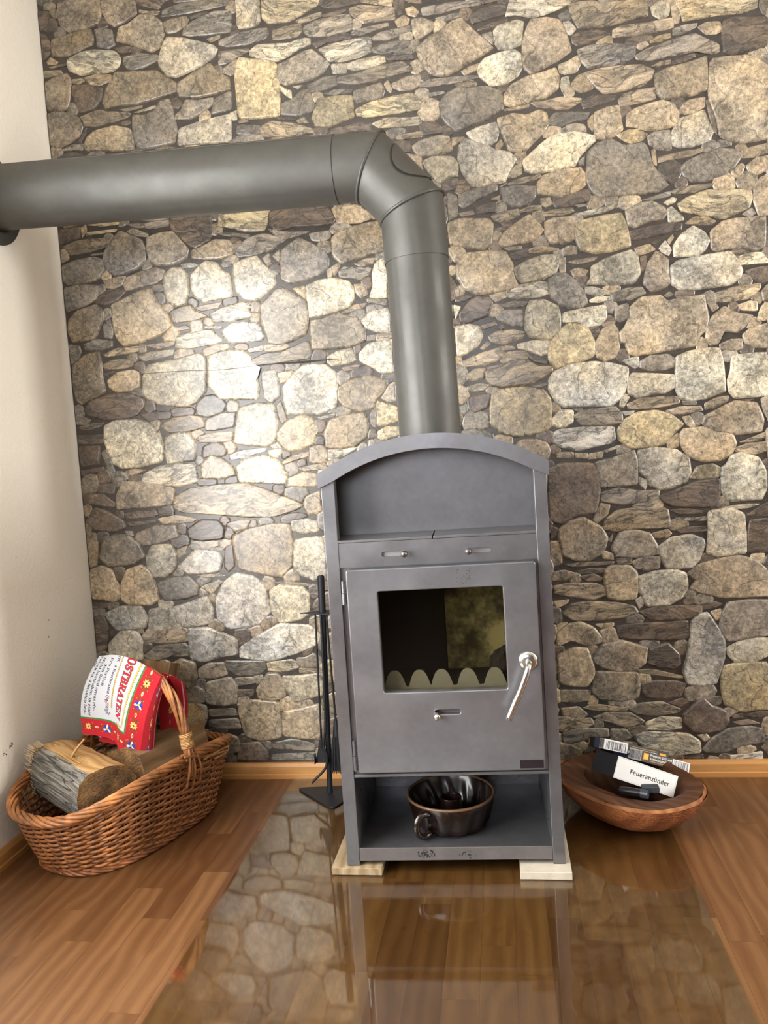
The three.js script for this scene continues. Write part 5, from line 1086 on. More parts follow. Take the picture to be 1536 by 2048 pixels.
[3,-774,1717,-790,1735,-828,1745,-878,1740,-925,1727,-924,1706,-920,1685,-874,1677,-825,1683,-777,1695],
[1,-148,2251,-158,2272,-206,2279,-255,2277,-296,2265,-310,2245,-294,2227,-253,2217,-202,2217,-156,2230],
[1,-158,701,-165,720,-201,730,-244,730,-284,717,-278,695,-280,674,-240,667,-200,670,-159,679],
[2,73,1090,65,1108,37,1116,7,1115,-26,1105,-31,1083,-21,1063,10,1056,41,1058,67,1070],
[1,1058,2000,1053,2019,1028,2029,998,2027,975,2014,970,1994,976,1975,1002,1967,1031,1968,1058,1979],
[3,-189,845,-198,863,-223,873,-254,872,-278,857,-281,837,-277,816,-248,808,-218,813,-189,824],
[1,-289,1699,-300,1717,-322,1725,-348,1722,-368,1708,-376,1688,-365,1670,-342,1660,-315,1666,-295,1679],
[1,99,965,89,984,45,987,-3,978,-38,958,-38,937,-27,919,11,913,59,922,94,943],
[1,160,1091,154,1112,129,1126,99,1131,75,1121,68,1103,71,1083,93,1070,121,1065,149,1071],
[3,1055,1772,1046,1792,1025,1805,997,1805,974,1794,971,1773,973,1753,996,1740,1024,1740,1049,1751],
[1,-17,1808,-25,1828,-63,1832,-103,1823,-133,1805,-133,1785,-124,1768,-91,1761,-52,1770,-18,1786],
[1,1056,1930,1051,1949,1026,1959,998,1953,975,1940,967,1920,978,1901,1004,1895,1032,1896,1057,1909],
[2,1057,2197,1051,2217,1023,2227,992,2230,969,2216,963,2197,964,2176,993,2166,1024,2165,1053,2175],
[1,97,2347,92,2368,68,2380,40,2388,12,2380,3,2360,16,2341,33,2327,60,2322,88,2327],
[2,244,371,236,392,207,404,172,404,146,392,133,375,141,356,168,342,204,343,233,353],
[1,-187,1818,-195,1838,-238,1841,-282,1837,-322,1821,-321,1799,-309,1782,-272,1777,-237,1789,-199,1798],
[3,362,192,351,212,320,224,280,226,243,216,234,195,243,174,281,166,320,161,354,172],
[3,49,2207,45,2227,17,2242,-16,2249,-46,2241,-56,2223,-52,2202,-25,2186,8,2182,39,2188],
[2,202,603,200,624,174,637,144,635,119,626,110,607,114,587,141,575,171,573,201,582],
[2,235,180,226,201,199,214,164,213,138,201,129,182,143,165,165,153,197,148,225,160],
[1,-611,1830,-626,1849,-654,1862,-690,1860,-717,1847,-727,1828,-717,1809,-690,1795,-654,1800,-624,1811],
[3,-909,1845,-913,1864,-935,1880,-967,1879,-995,1870,-1002,1850,-998,1829,-972,1815,-940,1816,-914,1826],
[1,-232,221,-239,240,-258,257,-286,255,-310,246,-320,228,-316,206,-291,195,-263,191,-240,202],
[1,-317,2265,-326,2286,-363,2296,-402,2299,-439,2291,-444,2271,-439,2251,-407,2237,-364,2236,-331,2247],
[3,891,2093,882,2112,858,2120,831,2120,815,2103,808,2085,812,2065,838,2058,863,2061,887,2072],
[3,150,338,137,359,102,373,58,376,16,368,12,347,13,326,58,318,98,309,136,319],
[2,-635,1692,-640,1714,-683,1724,-727,1724,-767,1714,-773,1693,-769,1672,-728,1662,-685,1662,-650,1673],
[3,274,901,266,920,248,934,222,933,199,922,199,901,207,885,221,867,246,872,268,881],
[1,58,1220,56,1240,27,1249,-3,1252,-29,1241,-35,1221,-34,1200,-3,1191,21,1201,49,1202],
[1,-653,2307,-662,2327,-701,2334,-744,2335,-783,2321,-783,2300,-763,2286,-732,2282,-697,2275,-655,2285],
[2,-376,2371,-383,2392,-425,2397,-465,2396,-505,2385,-506,2364,-477,2353,-453,2350,-420,2337,-386,2351],
[1,1029,66,1023,85,1001,98,971,101,945,90,939,70,942,49,971,42,995,42,1026,45],
[1,-217,322,-227,341,-256,348,-288,354,-316,341,-326,320,-312,302,-285,291,-257,298,-233,306],
[2,-370,1842,-380,1861,-413,1864,-444,1866,-469,1853,-481,1835,-467,1818,-440,1808,-409,1814,-372,1821],
[3,-41,43,-48,64,-75,75,-105,76,-132,68,-140,48,-102,41,-96,38,-88,38,-82,40],
[1,-125,557,-126,578,-146,591,-170,590,-188,577,-192,557,-180,542,-168,528,-146,526,-127,537],
[1,1047,769,1036,788,1003,788,972,786,948,770,946,749,957,732,986,730,1014,734,1040,748],
[3,134,1224,128,1244,106,1252,85,1248,67,1238,65,1218,73,1202,90,1193,112,1190,129,1204],
[2,-589,2392,-612,2397,-620,2396,-625,2397,-635,2396,-657,2386,-645,2371,-630,2356,-608,2360,-587,2371],
[2,-59,2230,-71,2248,-100,2252,-129,2257,-148,2241,-164,2222,-150,2204,-125,2193,-91,2193,-66,2209],
[2,-188,473,-194,492,-225,496,-248,493,-274,488,-288,471,-284,450,-252,443,-219,441,-189,452],
[2,233,679,224,700,201,704,180,702,164,688,161,668,169,649,190,643,210,647,226,659],
[1,1057,1222,1052,1243,1024,1257,988,1261,959,1251,953,1232,957,1212,987,1202,1013,1206,1051,1202],
[3,1052,2056,1044,2077,1003,2084,970,2080,929,2079,916,2059,935,2042,970,2038,1002,2031,1043,2036],
[3,-506,2373,-513,2393,-536,2397,-553,2396,-577,2393,-580,2373,-575,2354,-553,2350,-535,2346,-512,2352],
[3,-224,590,-231,608,-254,619,-281,613,-295,597,-305,579,-296,560,-270,559,-250,561,-224,569],
[2,368,600,362,621,342,628,321,627,307,613,304,594,307,573,328,570,348,567,362,581],
[2,322,2259,298,2272,268,2272,237,2283,203,2271,200,2251,202,2230,238,2220,271,2238,306,2241],
[3,-135,71,-139,92,-166,98,-187,88,-204,81,-221,66,-212,47,-188,41,-164,42,-138,50],
[2,131,205,125,225,87,224,62,213,25,208,15,187,28,169,63,166,94,173,130,183],
[2,-181,1671,-189,1691,-223,1692,-245,1700,-278,1698,-289,1679,-282,1657,-249,1650,-221,1647,-189,1651],
[2,982,295,982,314,966,324,948,326,931,317,927,299,927,280,942,266,962,266,980,275],
[3,248,502,236,517,222,532,198,529,177,519,179,500,179,482,199,470,221,477,237,487],
[2,-235,758,-238,777,-254,789,-273,793,-292,784,-296,763,-293,744,-277,732,-258,727,-239,738],
[2,1056,1346,1058,1364,1031,1373,999,1372,967,1362,967,1342,986,1329,1007,1326,1030,1322,1058,1329],
[1,369,415,365,435,345,443,327,440,316,426,305,411,314,393,332,389,350,384,365,396],
[3,889,2147,881,2164,864,2174,844,2172,825,2162,823,2143,828,2123,850,2122,868,2118,882,2130],
[1,4,2381,-11,2396,-40,2396,-56,2396,-83,2397,-100,2382,-89,2365,-58,2365,-37,2361,-1,2361],
[3,269,76,249,89,228,93,202,98,183,83,171,66,181,48,208,42,237,43,261,56],
[2,-391,1677,-397,1694,-428,1700,-453,1696,-487,1696,-500,1679,-492,1660,-455,1657,-431,1658,-395,1658],
[3,-126,1830,-135,1844,-150,1856,-174,1854,-191,1840,-189,1822,-188,1804,-165,1802,-144,1799,-126,1812],
[1,1011,2319,997,2332,975,2336,946,2343,924,2328,915,2310,928,2294,957,2294,977,2297,997,2304],
[2,10,342,3,359,-14,364,-30,361,-41,348,-47,332,-38,316,-22,309,-6,315,10,323],
[1,511,2353,501,2368,484,2378,467,2365,451,2359,445,2343,452,2327,472,2326,490,2326,507,2336],
[2,-60,965,-61,983,-87,984,-106,991,-129,985,-131,967,-120,953,-101,953,-90,954,-63,948],
[2,98,2209,93,2226,78,2234,61,2237,48,2225,51,2209,48,2192,63,2184,79,2183,89,2196],
[3,360,653,357,670,343,680,327,675,311,669,310,653,313,637,326,626,343,627,358,636],
[1,366,315,362,330,348,338,333,336,320,327,318,311,327,300,337,289,352,291,364,300],
[1,107,585,104,601,86,608,67,609,48,601,44,585,47,568,67,562,85,566,103,570],
[3,-79,704,-98,713,-115,716,-138,716,-157,704,-157,689,-152,675,-130,670,-109,681,-90,689],
[1,124,729,122,747,86,756,53,756,20,754,15,739,18,723,56,722,74,722,118,713],
[1,-229,895,-231,912,-249,916,-264,913,-282,908,-285,891,-278,876,-263,867,-247,874,-231,879],
[2,-136,1662,-142,1676,-154,1686,-171,1686,-181,1674,-185,1660,-183,1644,-167,1641,-154,1641,-140,1646],
[2,-845,1854,-852,1869,-871,1876,-892,1873,-908,1862,-909,1847,-908,1830,-888,1823,-870,1833,-858,1841],
[2,574,2205,569,2222,546,2229,523,2229,503,2220,494,2205,503,2190,527,2189,540,2193,558,2194],
[2,702,2172,690,2185,675,2192,654,2198,633,2190,630,2173,639,2160,656,2154,672,2157,694,2158],
[2,306,58,301,72,289,81,274,81,267,67,260,56,263,42,278,42,288,41,304,43],
[1,369,232,368,248,354,255,339,256,330,245,320,234,327,221,340,218,353,209,368,216],
[3,232,562,227,576,214,585,199,581,182,576,183,560,191,550,199,536,216,537,225,549],
[1,-234,644,-237,658,-249,666,-264,669,-277,660,-277,646,-277,632,-266,623,-251,621,-242,632],
[2,362,785,355,799,336,803,319,796,299,790,295,774,315,769,327,769,343,759,360,769],
[2,1058,983,1058,996,1047,1006,1032,1002,1020,993,1018,978,1031,970,1039,962,1053,959,1058,972],
[1,1039,1077,1035,1092,1016,1096,1001,1092,981,1091,975,1077,987,1066,1003,1066,1012,1066,1035,1063],
[2,-271,1736,-274,1751,-290,1756,-304,1754,-309,1741,-319,1730,-308,1721,-298,1718,-284,1711,-272,1721],
[3,942,2384,935,2397,917,2397,903,2396,884,2392,881,2377,896,2369,908,2366,926,2358,938,2371],
[1,173,1484,165,1497,152,1500,138,1502,126,1492,128,1479,134,1469,143,1460,157,1461,166,1472],
[3,-796,1761,-800,1775,-816,1783,-834,1782,-853,1776,-854,1760,-852,1745,-831,1746,-816,1741,-800,1748],
[1,372,2258,369,2273,356,2280,341,2277,327,2270,325,2255,329,2241,345,2241,357,2237,372,2243],
[2,134,939,126,951,115,958,102,958,95,946,89,935,91,920,106,917,119,917,132,924],
[1,1013,980,1007,994,988,1001,967,1003,951,994,948,981,947,967,968,961,983,970,1002,969],
[3,0,987,-6,1000,-18,1007,-33,1006,-41,995,-49,983,-44,969,-30,963,-17,969,-10,977],
[1,-306,1834,-313,1846,-329,1852,-348,1849,-363,1838,-366,1824,-357,1813,-340,1813,-323,1810,-318,1823],
[2,-153,208,-160,220,-181,224,-203,221,-221,212,-223,199,-206,194,-194,193,-179,189,-157,195],
[1,-159,335,-161,349,-180,353,-198,348,-215,342,-216,329,-215,314,-193,317,-179,318,-160,322],
[3,-91,822,-94,836,-109,844,-124,844,-141,842,-147,829,-133,820,-127,813,-115,810,-96,808],
[2,-4,1125,-11,1137,-21,1145,-35,1145,-45,1136,-45,1125,-45,1113,-35,1103,-22,1110,-9,1113],
[2,-526,1759,-529,1773,-552,1776,-575,1774,-594,1764,-597,1751,-579,1745,-565,1746,-551,1742,-528,1746],
[3,819,2173,813,2185,800,2192,783,2195,771,2185,764,2173,768,2159,786,2157,801,2153,815,2160],
[2,960,2177,956,2190,942,2196,929,2193,916,2188,909,2177,911,2163,927,2158,940,2162,956,2164],
[2,453,2211,452,2224,435,2233,415,2236,395,2233,396,2219,396,2207,410,2197,426,2206,438,2205],
[2,226,2303,226,2317,213,2324,199,2324,185,2321,181,2307,190,2297,199,2292,210,2285,224,2290],
[2,-383,2319,-387,2332,-400,2340,-413,2336,-421,2327,-421,2316,-422,2303,-410,2297,-397,2297,-387,2306],
[3,577,2334,574,2347,557,2352,538,2351,520,2344,516,2330,529,2321,544,2322,557,2317,576,2321],
[2,772,2381,764,2394,744,2397,725,2396,705,2389,700,2375,712,2364,729,2361,745,2365,762,2369],
[2,1058,84,1056,96,1046,104,1034,104,1022,99,1019,86,1027,78,1031,67,1043,66,1056,70],
[1,361,498,355,510,339,517,323,512,305,508,301,495,318,490,326,486,338,482,356,485],
[2,-110,596,-112,608,-122,616,-134,617,-141,606,-151,598,-141,589,-134,585,-124,577,-114,585],
[1,1058,627,1058,639,1047,645,1034,643,1023,636,1021,623,1029,613,1039,610,1050,607,1058,616],
[2,-5,1043,-8,1056,-21,1061,-34,1060,-41,1050,-41,1039,-41,1027,-30,1019,-17,1021,-10,1032],
[3,1058,2129,1058,2134,1057,2149,1045,2149,1032,2143,1035,2129,1039,2121,1044,2110,1056,2109,1058,2123],
[3,-845,2395,-863,2396,-866,2398,-870,2397,-876,2397,-890,2391,-887,2378,-872,2377,-860,2378,-846,2382],
[2,1056,179,1056,192,1044,200,1031,197,1021,193,1014,183,1017,172,1028,165,1040,166,1053,168],
[1,-191,572,-194,583,-202,592,-214,591,-225,586,-225,574,-226,563,-214,562,-205,557,-194,560],
[1,287,776,280,787,262,789,242,789,228,779,224,767,232,757,250,757,262,762,273,767],
[3,-27,1156,-32,1168,-46,1174,-61,1172,-78,1170,-84,1158,-69,1151,-64,1139,-49,1145,-32,1146],
[2,133,1329,130,1341,117,1348,103,1345,95,1337,86,1328,97,1321,105,1318,118,1310,131,1317],
[2,1040,1649,1037,1661,1019,1664,999,1665,984,1655,982,1643,1004,1642,1010,1642,1015,1641,1039,1638],
[1,949,2281,943,2293,922,2296,904,2296,891,2290,878,2281,883,2270,906,2270,922,2266,944,2268],
[2,1058,2314,1055,2326,1041,2332,1026,2330,1012,2325,1011,2312,1021,2305,1029,2301,1041,2297,1054,2302],
[3,-83,144,-86,155,-100,161,-116,162,-130,156,-133,145,-132,134,-118,127,-105,138,-98,139],
[1,-114,429,-115,439,-123,447,-134,445,-146,441,-147,429,-140,421,-134,417,-124,411,-115,418],
[1,-156,451,-158,462,-166,468,-177,470,-188,467,-189,455,-190,444,-181,438,-170,437,-158,439],
[1,200,453,198,464,188,470,176,472,167,464,167,453,172,445,177,437,188,436,198,442],
[3,1058,781,1058,784,1058,798,1047,798,1038,791,1043,780,1046,773,1051,764,1058,772,1058,779],
[2,-147,841,-154,848,-164,852,-177,853,-189,846,-189,835,-188,823,-173,822,-161,826,-148,830],
[2,-133,965,-135,975,-144,981,-154,980,-161,974,-165,965,-165,954,-155,949,-145,949,-134,953],
[3,755,2165,753,2176,736,2180,720,2179,705,2171,705,2159,715,2152,724,2145,738,2150,750,2155],
[1,418,2318,412,2328,392,2330,373,2326,353,2318,360,2307,363,2298,378,2292,391,2306,399,2309],
[2,123,2334,122,2345,111,2350,100,2351,95,2340,91,2332,92,2322,102,2318,112,2318,122,2323],
[2,-642,2336,-642,2347,-652,2353,-663,2352,-673,2348,-677,2338,-671,2329,-664,2325,-653,2318,-646,2327],
[3,27,47,21,56,12,63,1,60,-10,54,-10,43,4,41,7,41,10,41,16,41],
[1,367,110,366,121,355,126,344,125,339,117,335,108,336,98,347,97,355,97,367,98],
[3,14,192,12,203,-1,209,-17,210,-31,205,-33,194,-26,185,-15,182,-5,182,10,182],
[3,175,223,165,230,154,235,139,237,125,231,127,220,131,213,141,206,155,209,168,213],
[1,984,254,979,263,961,265,942,266,928,258,927,248,927,237,948,238,958,245,969,246],
[3,-91,399,-98,406,-105,412,-117,412,-128,406,-129,396,-128,384,-114,385,-104,385,-93,389],
[2,-30,623,-34,632,-44,637,-55,637,-62,629,-66,619,-62,609,-51,609,-43,610,-32,612],
[3,-16,701,-21,712,-40,716,-57,712,-79,712,-80,700,-78,690,-56,690,-39,684,-29,693],
[1,1058,733,1058,743,1049,749,1038,745,1028,741,1024,732,1031,725,1039,721,1050,717,1058,725],
[3,1058,853,1057,860,1050,869,1036,864,1027,860,1015,854,1028,848,1036,845,1047,841,1058,845],
[1,-217,926,-220,937,-232,941,-243,936,-255,933,-256,923,-247,917,-240,913,-231,913,-220,916],
[3,1058,1070,1058,1076,1054,1085,1043,1086,1039,1076,1035,1067,1038,1058,1047,1053,1058,1052,1058,1064],
[1,-9,1254,-14,1264,-26,1269,-39,1269,-53,1264,-48,1253,-49,1243,-38,1237,-26,1241,-18,1246],
[1,1058,1256,1058,1262,1057,1274,1045,1272,1035,1268,1030,1259,1035,1249,1043,1245,1053,1242,1058,1250],
[3,-1,1331,-10,1339,-22,1343,-37,1346,-49,1338,-49,1328,-49,1319,-36,1312,-23,1321,-18,1325],
[2,1028,1487,1022,1497,1005,1496,994,1497,975,1497,974,1485,991,1482,998,1481,1003,1481,1012,1481],
[2,1058,1485,1058,1496,1048,1501,1038,1500,1028,1496,1027,1485,1031,1477,1038,1473,1047,1469,1057,1474],
[1,1058,1809,1058,1820,1042,1824,1027,1825,1015,1819,1009,1809,1027,1805,1031,1802,1040,1797,1057,1798],
[1,910,2166,908,2176,899,2180,888,2181,878,2175,883,2164,885,2157,890,2149,900,2150,911,2154],
[3,635,2196,634,2206,618,2213,601,2212,585,2209,582,2199,595,2193,603,2189,614,2186,632,2186],
[3,1058,2232,1058,2243,1047,2249,1035,2248,1027,2242,1019,2235,1023,2226,1035,2225,1042,2221,1056,2221],
[3,443,2331,439,2341,429,2345,419,2344,411,2337,411,2327,413,2316,425,2318,432,2318,441,2321],
[3,-763,2334,-762,2345,-774,2352,-786,2354,-797,2349,-797,2339,-799,2329,-788,2325,-778,2321,-768,2325],
[2,-991,2379,-994,2389,-1004,2394,-1014,2393,-1014,2384,-1014,2376,-1014,2366,-1011,2365,-1002,2365,-990,2368],
[3,120,2380,116,2391,102,2396,88,2397,75,2392,71,2382,79,2374,89,2369,102,2364,114,2370],
[2,-329,2391,-343,2397,-354,2396,-362,2396,-377,2397,-381,2389,-377,2380,-366,2374,-353,2382,-338,2382],
[3,822,2394,810,2396,807,2397,805,2397,800,2397,791,2392,793,2381,804,2381,811,2382,822,2383],
[1,1007,178,1000,187,973,188,951,193,931,186,926,177,927,166,958,169,970,171,980,173],
[2,-66,238,-69,247,-78,253,-88,249,-96,245,-102,236,-98,226,-87,225,-79,226,-68,228],
[2,-39,311,-42,321,-58,325,-74,321,-92,318,-93,307,-80,301,-73,293,-58,298,-46,303],
[3,1058,333,1058,335,1058,345,1051,345,1044,341,1037,333,1041,323,1051,322,1058,321,1058,331],
[3,203,419,199,429,189,433,179,432,175,423,175,416,174,405,184,406,192,405,203,408],
[2,-170,498,-174,508,-185,512,-197,511,-207,505,-209,495,-194,493,-193,485,-182,482,-170,487],
[2,-22,1433,-26,1441,-33,1448,-42,1449,-49,1442,-49,1433,-49,1425,-43,1417,-34,1421,-24,1423],
[3,1058,1564,1058,1574,1042,1580,1027,1576,1005,1578,1002,1567,1019,1561,1030,1562,1037,1557,1058,1554],
[3,-498,1690,-499,1700,-509,1705,-519,1704,-525,1697,-530,1688,-521,1683,-517,1677,-508,1674,-501,1681],
[3,-998,1828,-1001,1837,-1007,1845,-1014,1846,-1014,1835,-1014,1829,-1014,1824,-1014,1814,-1009,1814,-1001,1819],
[2,1058,2090,1058,2100,1050,2106,1040,2103,1035,2096,1029,2087,1034,2077,1044,2078,1053,2074,1058,2082],
[3,494,2207,493,2217,483,2224,471,2225,459,2222,455,2212,459,2203,470,2202,478,2198,490,2197],
[2,-277,2272,-281,2282,-292,2288,-307,2290,-318,2283,-321,2273,-317,2264,-307,2258,-297,2265,-290,2267],
[2,-158,2284,-159,2295,-177,2300,-193,2297,-212,2296,-217,2287,-213,2277,-193,2277,-183,2278,-162,2274],
[1,369,265,366,274,359,278,349,280,344,273,341,265,344,257,352,257,358,254,366,257],
[3,253,341,250,350,242,355,231,353,223,349,219,341,223,333,233,333,240,329,251,332],
[2,265,393,264,403,254,406,244,406,235,402,239,393,239,386,244,379,254,381,262,385],
[1,226,781,227,789,219,793,211,795,205,789,200,782,207,776,211,771,218,770,226,772],
[1,-231,794,-235,802,-244,806,-254,806,-264,802,-265,792,-253,789,-251,785,-243,781,-234,785],
[1,197,919,192,928,182,931,169,930,160,923,160,913,169,909,176,910,185,905,195,910],
[3,116,977,114,985,107,992,99,989,90,986,95,977,95,972,99,965,107,963,115,968],
[3,1058,1098,1058,1107,1050,1112,1042,1109,1039,1102,1032,1096,1037,1089,1044,1086,1051,1086,1058,1090],
[2,-24,1181,-26,1189,-33,1196,-42,1196,-49,1190,-49,1181,-48,1173,-40,1173,-34,1170,-26,1172],
[1,147,1188,145,1198,136,1201,127,1204,121,1197,117,1190,117,1180,126,1177,134,1177,144,1178],
[1,-33,1272,-36,1282,-55,1285,-70,1284,-86,1282,-89,1273,-87,1264,-71,1261,-56,1261,-46,1266],
[3,152,1291,150,1300,144,1306,136,1305,126,1304,124,1295,127,1286,133,1280,141,1281,147,1285],
[1,145,1438,143,1447,134,1450,126,1449,123,1442,117,1436,119,1428,127,1424,135,1424,144,1428],
[2,-374,1694,-376,1704,-383,1710,-392,1709,-401,1708,-405,1700,-398,1693,-394,1689,-388,1683,-379,1686],
[2,1058,1738,1058,1744,1054,1751,1046,1749,1037,1745,1039,1736,1043,1730,1048,1725,1057,1723,1058,1732],
[2,-270,1769,-276,1777,-288,1780,-302,1779,-313,1772,-309,1764,-309,1756,-298,1754,-284,1754,-273,1760],
[3,-702,1793,-706,1801,-713,1804,-722,1808,-728,1801,-731,1793,-725,1787,-719,1786,-713,1781,-705,1785],
[1,392,2238,390,2247,382,2252,373,2250,371,2242,363,2236,369,2229,377,2230,383,2225,392,2229]];
const tones = [[222, 210, 186], [190, 171, 144], [164, 153, 138], [126, 110, 96], [226, 218, 204], [208, 190, 154]];
const joint = new THREE.MeshPhysicalMaterial({ color: srgb(60, 49, 39), roughness: 0.6, clearcoat: 0.9, clearcoatRoughness: 0.26, bumpMap: texRep(stoneSets[2].bump, 3), bumpScale: 0.002, map: texRep(stoneSets[1].color, 3) });
const wallBack = struct('wall_back', metreUV(box(LX - TH, RX + TH, -0.1, CH, -TH, 0)), joint, 'wall covered in rough cream and brown rubble stones', 'wall');
const stoneMats = {};
function stoneMat(tone, set, shade) {
  const key = [tone, set, shade].join();
  if (!stoneMats[key]) { const c = tones[tone], k = 1 + (shade - 1) * 0.09; stoneMats[key] = new THREE.MeshPhysicalMaterial({ color: srgb(Math.min(255, c[0] * k), Math.min(255, c[1] * k), Math.min(255, c[2] * k * (shade === 1 ? 1 : 0.98))), roughness: 0.6, clearcoat: 0.9, clearcoatRoughness: 0.26, map: texRep(stoneSets[set].color, 3.2), bumpMap: texRep(stoneSets[set].bump, 3.2), bumpScale: 0.0018 }); }
  return stoneMats[key];
}
function stoneGeo(e, r) {
  let P = []; for (let i = 1; i < e.length; i += 2) P.push([e[i] / 1000, e[i + 1] / 1000]);
  { let mx = 0, my = 0; for (const p of P) { mx += p[0] / P.length; my += p[1] / P.length; } P = P.map((p) => { const L = Math.hypot(p[0] - mx, p[1] - my) || 1, k = 1 + Math.min(0.12, 0.0042 / L); return [Math.max(LX + 0.001, mx + (p[0] - mx) * k), my + (p[1] - my) * k]; }); }
  const Q = []; for (let i = 0; i < P.length; i++) { const a = P[i], b = P[(i + 1) % P.length]; Q.push([lerp(a[0], b[0], 0.1), lerp(a[1], b[1], 0.1)], [lerp(a[0], b[0], 0.9), lerp(a[1], b[1], 0.9)]); }
  const n = Q.length; let cx = 0, cy = 0; for (const q of Q) { cx += q[0] / n; cy += q[1] / n; }
  let x0 = 9, x1 = -9, y0 = 9, y1 = -9; for (const q of Q) { x0 = Math.min(x0, q[0]); x1 = Math.max(x1, q[0]); y0 = Math.min(y0, q[1]); y1 = Math.max(y1, q[1]); }
  const small = Math.min(x1 - x0, y1 - y0), h = clamp(small * 0.06, 0.002, 0.0055) * (0.8 + r() * 0.4);
  const pos = [], uv = [], idx = [], an = r() * 0.5 - 0.25, ca = Math.cos(an), sa = Math.sin(an), ou = r() * 7, ov = r() * 7;
  const ring = (d, z) => { for (const q of Q) { const dx = cx - q[0], dy = cy - q[1], L = Math.hypot(dx, dy) || 1, k = Math.min(0.45, d / L), x = q[0] + dx * k, y = q[1] + dy * k; pos.push(x, y, z); uv.push(x * ca - y * sa + ou, x * sa + y * ca + ov); } };
  ring(0, 0.0001); ring(Math.min(0.0018, small * 0.06), h * 0.6); ring(Math.min(0.005, small * 0.14), h); ring(Math.min(0.0085, small * 0.22), h * 1.04); pos.push(cx, cy, h * 1.05); uv.push(cx * ca - cy * sa + ou, cx * sa + cy * ca + ov);
  for (let k = 0; k < 3; k++) for (let i = 0; i < n; i++) { const a = k * n + i, b = k * n + (i + 1) % n; idx.push(a, b, a + n, b, b + n, a + n); }
  for (let i = 0; i < n; i++) idx.push(3 * n + i, 3 * n + (i + 1) % n, 4 * n);
  const g = new THREE.BufferGeometry(); g.setAttribute('position', new THREE.Float32BufferAttribute(pos, 3)); g.setAttribute('uv', new THREE.Float32BufferAttribute(uv, 2)); g.setIndex(idx); g.computeVertexNormals();
  return { g, wide: (x1 - x0) / (y1 - y0), cx, cy };
}
{
  const r = rng(4242), rest = {};
  STONES.forEach((e, i) => {
    const s = stoneGeo(e, r), tone = e[0], set = (s.wide > 2.3 || (tone === 3 && r() < 0.6) || (tone === 4 && r() < 0.4)) ? 2 : (r() < 0.5 ? 0 : 1), mat = stoneMat(tone, set, Math.floor(r() * 3));
    if (i < 300) part(wallBack, 'stone', s.g, mat); else (rest[mat.uuid] ||= { mat, list: [] }).list.push(s.g);
    const far = s.g.clone(); far.translate(2.0755, 0, 0); if (s.cx < 1.3) (rest[mat.uuid] ||= { mat, list: [] }).list.push(far);
  });
  const groups = Object.values(rest), geo = mergeGeometries(groups.map((q) => merge(q.list)), true);
  const m = part(wallBack, 'small_stones', geo, groups.map((q) => q.mat), 'small filler stones wedged between the large ones'); m.userData.kind = 'stuff';
  // split in the covering and a torn patch beside it
  const tear = std(srgb(58, 50, 44), 0.8), paper = std(srgb(222, 216, 204), 0.6);
  part(wallBack, 'split_line', tube(smoothPts([[-0.80, 1.2262, 0.0066], [-0.66, 1.224, 0.007], [-0.54, 1.2185, 0.007], [-0.40, 1.223, 0.007], [-0.33, 1.2215, 0.0072], [-0.20, 1.222, 0.0068]], 40), (t) => 0.0005 + 0.0022 * Math.exp(-(((t - 0.82) / 0.12) ** 2)), 5), tear, 'dark split running across the glossy stones');
  const ts = (pts) => extr(new THREE.Shape(pts.map((p) => new THREE.Vector2(...p))), 0.0058, 0.0066);
  part(wallBack, 'torn_patch', merge([ts([[-0.50, 1.226], [-0.482, 1.236], [-0.472, 1.222], [-0.452, 1.230], [-0.43, 1.216], [-0.44, 1.19], [-0.452, 1.175], [-0.462, 1.196], [-0.49, 1.21]]), ts([[-0.515, 1.231], [-0.503, 1.243], [-0.497, 1.230]])]), paper, 'white torn patch below the split');
}

// clear protective sheet lying on the laminate under the stove
{
  const s = rrect(new THREE.Shape(), -0.4195, 0.596, -1.3, -0.022, 0.004), g = extr(s, 0, 0.0024, 0.0004); g.rotateX(-Math.PI / 2); g.translate(0, 0.0004, 0);
  solo('floor_sheet', g, new THREE.MeshPhysicalMaterial({ color: srgb(243, 244, 235), roughness: 0.04, transmission: 1, thickness: 0, ior: 1.58 }), 'clear glossy protective sheet on the floor under the stove', 'floor sheet');
}
// ---------------------------------------------------------------- the wood stove (local: front face z = 0, depth towards -z)
const speck = (() => { const f = fbm(8, 8, 4, 511), g = fbm(50, 50, 2, 512); return dataTex(256, 256, (u, v) => 0.86 + (f(u, v) - 0.5) * 0.14 + (g(u, v) - 0.5) * 0.05); })();
const roughVar = (() => { const f = fbm(6, 6, 4, 611); return dataTex(256, 256, (u, v) => { const k = 0.8 + (f(u, v) - 0.5) * 0.5; return [k, k, k]; }, false); })();
const stoveGrey = std(srgb(134, 133, 136), 0.42, 0.74, { map: texRep(speck, 2.5), roughnessMap: texRep(roughVar, 2) });
const doorGrey = std(srgb(142, 142, 146), 0.42, 0.7, { map: texRep(speck, 2), roughnessMap: texRep(roughVar, 1.6) });
const nicheGrey = std(srgb(132, 131, 133), 0.34, 0.68, { map: texRep(speck, 2) });

